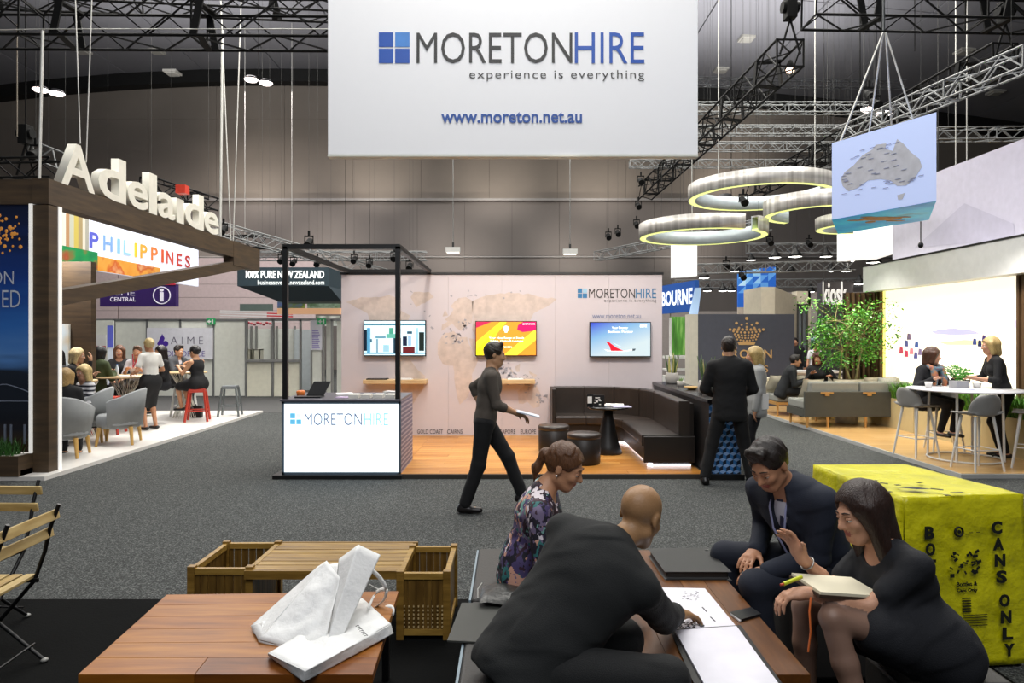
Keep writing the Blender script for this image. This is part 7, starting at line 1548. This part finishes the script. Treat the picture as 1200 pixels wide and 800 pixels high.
# ================================================================ PEOPLE
STR = bpy.data.materials.new('striped_cotton'); STR.use_nodes = True; nt = STR.node_tree; wv = nt.nodes.new('ShaderNodeTexWave'); wv.bands_direction = 'Z'; wv.inputs['Scale'].default_value = 4.5; wv.inputs['Distortion'].default_value = .6; tc_ = nt.nodes.new('ShaderNodeTexCoord'); nt.links.new(tc_.outputs['Object'], wv.inputs['Vector'])
cr_ = nt.nodes.new('ShaderNodeValToRGB'); cr_.color_ramp.interpolation = 'CONSTANT'; cr_.color_ramp.elements[0].color = lin('#22252f'); cr_.color_ramp.elements[1].position = .38; cr_.color_ramp.elements[1].color = lin('#d8d8da'); nt.links.new(wv.outputs[1], cr_.inputs[0]); nt.links.new(cr_.outputs[0], nt.nodes['Principled BSDF'].inputs['Base Color'])
flor = ramp_mat('floral', (1, 1, 1), [(.0, '#1a1826'), (.2, '#4a3f6a'), (.34, '#2a6a6a'), (.46, '#6a9a92'), (.56, '#c99884'), (.64, '#ddd4da'), (.74, '#6f6380'), (.84, '#3a2230')], .7, (16, 2), .1, interp='CONSTANT', kind='vor')
# bald man in black suit, nearest
B_ = person('bald man in black suit seen from behind, leaning over the papers', V(.08, 2.66, .56), V(.40, 2.80, .93), (.62, .78, 0), V(.545, 2.90, 1.035), (.62, .68, -.42),
    [V(.745, 3.12, .53), V(.50, 3.12, .56)], [(V(.55, 2.50, .085), V(.9, .2, 0)), (V(.42, 2.93, .085), V(.9, .3, 0))], hair='bald', skin='#9a7550', tc='#101314', bc='#101213', vox=.0075, detail=True, s=1.06,
    elbows=[V(.64, 2.88, .61), None], palms=[V(.1, -.1, -1), V(0, 0, -1)], hdirs=[V(.75, .55, -.25), V(.7, .5, -.1)], curl=(.35, .5), wr=.0020, knees=[V(.56, 2.46, .56), V(.46, 2.82, .55)], point=[True, False])
b = MB(); r_ = B_['root']
# blue shirt cuff
a = V(.745, 3.12, .53); e = V(.64, 2.88, .61); d = (a-e).normalized(); b.cyl(a-d*.05, a-d*.005, .047, .044, n=20); b.build('shirt_cuff', mat('#23324f', .8), r_)
# woman in floral blouse
F_ = person('woman in floral blouse with ponytail sitting sideways on the far bench', V(.05, 3.72, .54), V(.17, 3.63, .975), (.97, -.12, 0), V(.275, 3.61, 1.105), (.86, -.30, -.42),
    [V(.40, 3.50, .64), V(.42, 3.72, .66)], [(V(.42, 3.56, .085), V(1, 0, 0)), (V(.42, 3.78, .085), V(1, 0, 0))], top='blouse', bottom='trousers', topmat=flor, bc='#15151b', hair='pony', hc='#5a3a22', skin='#b98867', fem=True, vox=.0075, detail=True, s=.98, wr=.003)
p = F_['hp'](-.004, .083, -.036); b = MB(); b.ell(p, (.006, .006, .006), 8, 6); b.build('earring', WHT, F_['root'])
# man in navy suit
N_ = person('man in navy suit with lanyard seated across the table, looking down', V(1.74, 3.80, .52), V(1.47, 3.66, .99), (-.86, -.50, 0), V(1.345, 3.57, 1.125), (-.66, -.50, -.56),
    [V(1.36, 3.80, .60), V(1.33, 3.58, .56)], [(V(1.30, 4.02, .085), V(-.9, -.1, 0)), (V(1.32, 3.56, .085), V(-.9, -.1, 0))], hair='short', hc='#1f1712', skin='#b07f60', tc='#161d2c', bc='#151b29', vox=.0075, detail=True, s=1.06,
    shirt='#c9ccd8', knees=[V(1.26, 4.04, .50), V(1.27, 3.56, .50)], wr=.0018, hdirs=[V(-.7, -.6, -.2), V(-.7, .5, -.2)])
nk, ch, f_, u_ = N_['neck'], N_['chest'], N_['f'], N_['u']
s_ = N_['s']; bl_ = N_['belly']
b = MB(); t0 = nk-u_*.02+f_*.072; t1 = ch+f_*.128; t2 = bl_+f_*.13; b.poly([t0-s_*.02, t0+s_*.02, t0+s_*.014-u_*.035, t0-s_*.014-u_*.035], .012)
b.tube([t0-u_*.03, t1, t2-u_*.05], [.012, .022, .026], 6); b.build('tie', mat('#1c2140', .6, var=.4, vs=60), N_['root'])
b = MB()
for sx in (-1, 1): b.tube([nk+s_*sx*.055+f_*.05+u_*.01, nk+s_*sx*.05+f_*.12-u_*.05, ch+s_*sx*.035+f_*.175-u_*.0, bl_+s_*sx*.01+f_*.185-u_*.03], .006, 6)
b.build('lanyard', mat('#8b8fb2', .6), N_['root'])
b = MB(); c = bl_+f_*.188-u_*.09; R3 = Matrix((s_, f_, u_)).transposed(); b.box(c, (.07, .004, .11), rot=R3); b.build('name_badge', mat('#cfcdd6', .4), N_['root']); b = MB(); b.box(c-u_*.035+f_*.001, (.07, .005, .035), rot=R3); b.build('badge_strip', mat('#a08a3a', .5), N_['root'])
# woman in black dress
W_ = person('dark haired woman in black dress holding a notebook, legs crossed', V(1.75, 2.87, .50), V(1.60, 2.93, .885), (-.96, -.12, 0), V(1.515, 2.955, 1.03), (-.95, -.16, -.26),
    [V(1.265, 2.98, .83), V(1.20, 2.80, .745)], [(V(1.30, 3.0, .085), V(-.9, .1, 0)), (V(1.40, 2.62, .13), V(-.8, -.1, -.2))], top='dress', bottom='dress', tc='#0d1017', skin='#c08f72', legskin='#7d6152', hair='long', hc='#2a1912', fem=True, vox=.0075, detail=True, s=1.02,
    sleeve='short', elbows=[V(1.42, 3.03, .68), V(1.45, 2.77, .70)], knees=[V(1.29, 3.02, .60), V(1.285, 2.74, .665)], hdirs=[V(-.45, .1, .85), V(-.9, .05, -.15)], palms=[V(-.7, -.5, -.4), V(.2, 0, -1)], curl=(.35, 1.0), hem=.62, wr=.002)
wp = V(1.265, 2.98, .83); we = V(1.42, 3.03, .68); d = (we-wp).normalized(); x_ = d.cross(V(0, 0, 1)).normalized(); y_ = x_.cross(d)
b = MB(); c = wp+d*.04; b.tube([c+(x_*math.cos(k_*PI/10)+y_*math.sin(k_*PI/10))*.031 for k_ in range(20)], .0035, 6, closed=True); b.build('bracelet', ALU, W_['root'])
t = thing('notebook', 'open cream notebook with orange ribbon on the lap of the dark haired woman', 'notebook', (1.33, 2.85, .74))
R3 = Matrix.Rotation(.12, 3, 'Y') @ Matrix.Rotation(.15, 3, 'Z'); b = MB(); b.box((1.36, 2.86, .742), (.30, .22, .012), rot=R3); b.build('cover', mat('#3a2a1c', .6), t); b = MB(); b.box((1.36, 2.86, .753), (.285, .21, .012), rot=R3); b.build('pages', mat('#d9d2b8', .7), t)
b = MB(); b.tube([(1.20, 2.74, .75), (1.185, 2.72, .70), (1.19, 2.72, .62), (1.18, 2.72, .54)], .004, 6); b.build('ribbon', mat('#d0662a', .6), t)
t = thing('highlighter_pen', 'yellow highlighter pen in the hand of the dark haired woman', 'pen', (1.16, 2.8, .77)); b = MB(); b.cyl((1.11, 2.79, .785), (1.20, 2.83, .80), .008, n=10); b.build('body', mat('#c9d02a', .4), t); b = MB(); b.cyl((1.095, 2.785, .783), (1.11, 2.79, .785), .005, n=8); b.build('tip', mat('#c8482a', .4), t)
# walking person
K_ = stander('person in dark taupe top and black trousers walking past the stand', -.28, 7.0, 0, 0., hands=[(.34, .10, .10), (-.05, -.30, .10)], feet=[(-.20, .09), (.42, -.08)], lean=.14, top='tee', bottom='trousers', tc='#4d463f', bc='#0c0d10', hair='short', hc='#2a2018', skin='#b98d6a', vox=.010, sleeve='mid', shoe='#151112')
p = K_['arms']['R'][2]; b = MB(); b.box(p+V(.10, -.0, .0), (.24, .18, .012), rot=Matrix.Rotation(.25, 3, 'Y')); tag(b.build('paper_sheet', mat('#c9d0dc', .6)), 'white papers held out by the walking person', 'paper')
# man in black suit with his back turned
M_ = stander('man in black suit standing with his back turned beside the side counter', 2.62, 8.22, 0, 1.45, hands=[(.26, .16, .12), (.26, -.16, .14)], feet=[(.02, .26), (.0, -.29)], head=-.25, tc='#0e0e10', bc='#0c0c0e', hair='short', hc='#221812', skin='#b88a6a', vox=.009, s=1.03, apoles=[V(.6, -.6, -.5), V(-.8, -.6, -.5)], shirt='#c9ccd2')
stander('blonde woman in light grey jacket partly hidden behind the black suited man', 3.28, 9.15, 0, 2.9, hands=[(.20, .16, -.02), (.05, -.24, -.10)], top='jacket', bottom='trousers', tc='#9c9d9b', bc='#16171b', hair='bob', hc='#b59a62', fem=True, vox=.011, s=.95)
b = MB(); b.box((3.33, 8.98, .93), (.11, .02, .20), rz=.5); tag(b.build('leaflet', WHT), 'white leaflet held beside the black suited man', 'leaflet')
# left stand
SK = '#c79a7a'
stander('blonde woman standing in white blouse and black skirt', -6.72, 12.7, .05, 2.65, hands=[(.26, .18, .18), (.24, -.18, .16)], top='blouse', bottom='skirt', tc='#dedcd6', bc='#0f0f11', hair='bun', hc='#c9b27c', fem=True, skin='#b88462', sleeve='short', s=.98, head=-.1, lean=.05, skirtlen=1.08)
zS = .71
sitter('woman in sleeveless black dress on the red stool', -6.45, 14.05, zS, 2.9, .12, hands=[(.38, .12, .32), (.40, -.10, .34)], high=True, footz=.25, top='dress', bottom='dress', tc='#0f0f12', hair='bun', hc='#120f10', sleeve='none', fem=True, skin='#c08f6c', hem=.9)
sitter('man in grey suit with red tie at the smaller oak table', -7.42, 15.0, zS, -.35, .18, hands=[(.36, .1, .36), (.36, -.1, .36)], high=True, footz=.25, tc='#3b3d42', bc='#1a1b1f', hair='short', hc='#1c1613', skin='#b88968', shirt='#d2cfd6')
sitter('smiling woman in white shirt with red lanyard behind the oak table', -7.60, 13.9, zS, -1.35, .12, hands=[(.34, .12, .32), (.36, -.12, .32)], high=True, footz=.25, top='tee', tc='#dcd8e0', bc='#15161c', hair='crop', hc='#5a3f2c', fem=True, skin='#c48e70', sleeve='mid')
b = MB(); b.tube([(-7.66, 13.78, 1.42), (-7.60, 13.70, 1.25), (-7.585, 13.66, 1.15), (-7.56, 13.70, 1.25), (-7.53, 13.78, 1.42)], .012, 6); tag(b.build('lanyard', mat('#c23a4a', .5)), 'red lanyard round the neck of the smiling woman in white', 'lanyard')
sitter('brown haired woman seen between green jacket and white shirt', -8.15, 14.2, zS, -1.2, .08, high=True, footz=.25, top='tee', tc='#2a2a2e', bc='#15161c', hair='long', hc='#5a3822', fem=True, skin='#c08a6a')
sitter('dark haired woman in black behind the standing blonde woman', -7.0, 13.75, zS, -2.3, .08, high=True, footz=.25, top='tee', tc='#141417', bc='#15161c', hair='long', hc='#17110f', fem=True, skin='#b98a6a')
sitter('person in olive green jacket with black hair, back turned', -7.8, 12.8, zS, 1.3, .12, hands=[(.32, .12, .3), (.32, -.12, .3)], high=True, footz=.25, top='jacket', tc='#3a4526', bc='#15161c', hair='bob', hc='#0d0c0e', fem=True)
sitter('blonde woman in black resting her chin on her hand', -7.38, 11.4, zS, .2, .15, hands=[(.30, -.02, .56), (.32, -.12, .32)], high=True, footz=.25, top='tee', tc='#131316', bc='#15161c', hair='bob', hc='#d2bd8c', fem=True, skin='#c8997a')
sitter('dark haired person in black behind the brown post', -7.28, 10.75, zS, 1.5, .15, high=True, footz=.25, top='jacket', tc='#101114', bc='#101114', hair='short', hc='#1c1512')
stander('man in black with auburn hair standing before the poster', -7.85, 11.55, .05, -.3, tc='#1a171c', hair='short', hc='#8a5a34', skin='#b9764e', s=1.03, lean=.05)
sitter('girl with long blonde hair in black and white striped top', -6.97, 11.2,   .44, -2.1, .05, head=.2, hands=[(.32, .14, .16), (.32, -.10, .16)], top='tee', topmat=STR, tc='#d6d6d6', bc='#101013', hair='long', hc='#c9b078', fem=True, skin='#c9977a', s=1.0)
GS = COL.objects[-1]
sitter('person in black with blonde hair in the armchair behind the brown post', -6.47, 9.85, .44, 1.9, .1, top='jacket', tc='#0f1012', bc='#101114', hair='bob', hc='#a98a58', fem=True, s=1.0)
# right stand
sitter('man in black suit sitting on the rear grey sofa', 5.88, 14.85, .50, -.30, .40, hands=[(.45, .1, .22), (.45, -.1, .22)], tc='#14171b', bc='#111215', hair='short', hc='#1a1412', skin='#b07f5e', footz=.06, s=1.05)
sitter('woman with curly red-brown hair in black on the rear sofa', 6.75, 15.0, .50, -2.2, .15, hands=[(.26, .10, .36), (.30, -.30, .32)], top='jacket', tc='#121214', bc='#111215', hair='curly', hc='#4a2416', skin='#c08464', fem=True, footz=.06, s=1.05)
sitter('brown bobbed woman in black with colourful scarf at the high table', 6.35, 10.42, .72, -1.3, .08, hands=[(.30, .22, .33), (.28, -.22, .33)], head=.9, high=True, footz=.3, top='jacket', tc='#15151a', bc='#15151a', hair='bob', hc='#4a2a18', skin='#c9957a', fem=True, s=1.02)
sc = ramp_mat('scarf', (1, 1, 1), [(.3, '#a8455a'), (.45, '#4a7a8a'), (.6, '#c07a4a'), (.75, '#6a4a7a')], .8, (9, 3), .3)
b = MB(); c = V(6.37, 10.30, 1.33)
b.tube([c+V(.09*math.cos(a), -.02+.09*math.sin(a), .03*math.sin(a)) for a in [k_*PI/6 for k_ in range(12)]], .035, 8, closed=True); b.tube([c+V(-.06, -.07, 0), c+V(-.07, -.13, -.15), c+V(-.07, -.12, -.32)], [.04, .05, .03], 8); b.tube([c+V(.06, -.07, 0), c+V(.07, -.13, -.15), c+V(.08, -.12, -.30)], [.04, .05, .03], 8)
tag(b.build('scarf', sc), 'pink, teal and orange scarf worn by the bobbed woman', 'scarf')
R4 = stander('blonde bobbed woman in black leaning on the high table at the right edge', 7.02, 9.75, .06, 2.85, hands=[(.42, .16, .22), (.40, -.16, .22)], lean=.25, top='tee', bottom='trousers', tc='#0e0e11', bc='#0e0e11', hair='bob', hc='#b89d66', skin='#c48f70', fem=True, sleeve='mid', s=1.0)
stander('distant person in white top with black hair behind the counter', (955-600)/800*19.6, 19.6, 0, -1.4, top='tee', bottom='trousers', tc='#e2e0e4', bc='#17171b', hair='bob', hc='#0e0c0d', fem=True, vox=.02, s=.95, sleeve='short')
stander('distant dark clothed person in the beige portal doorway', (932-600)/800*20.6, 20.6, 0, -2.0, tc='#17171b', hair='short', hc='#1a1412', vox=.02)
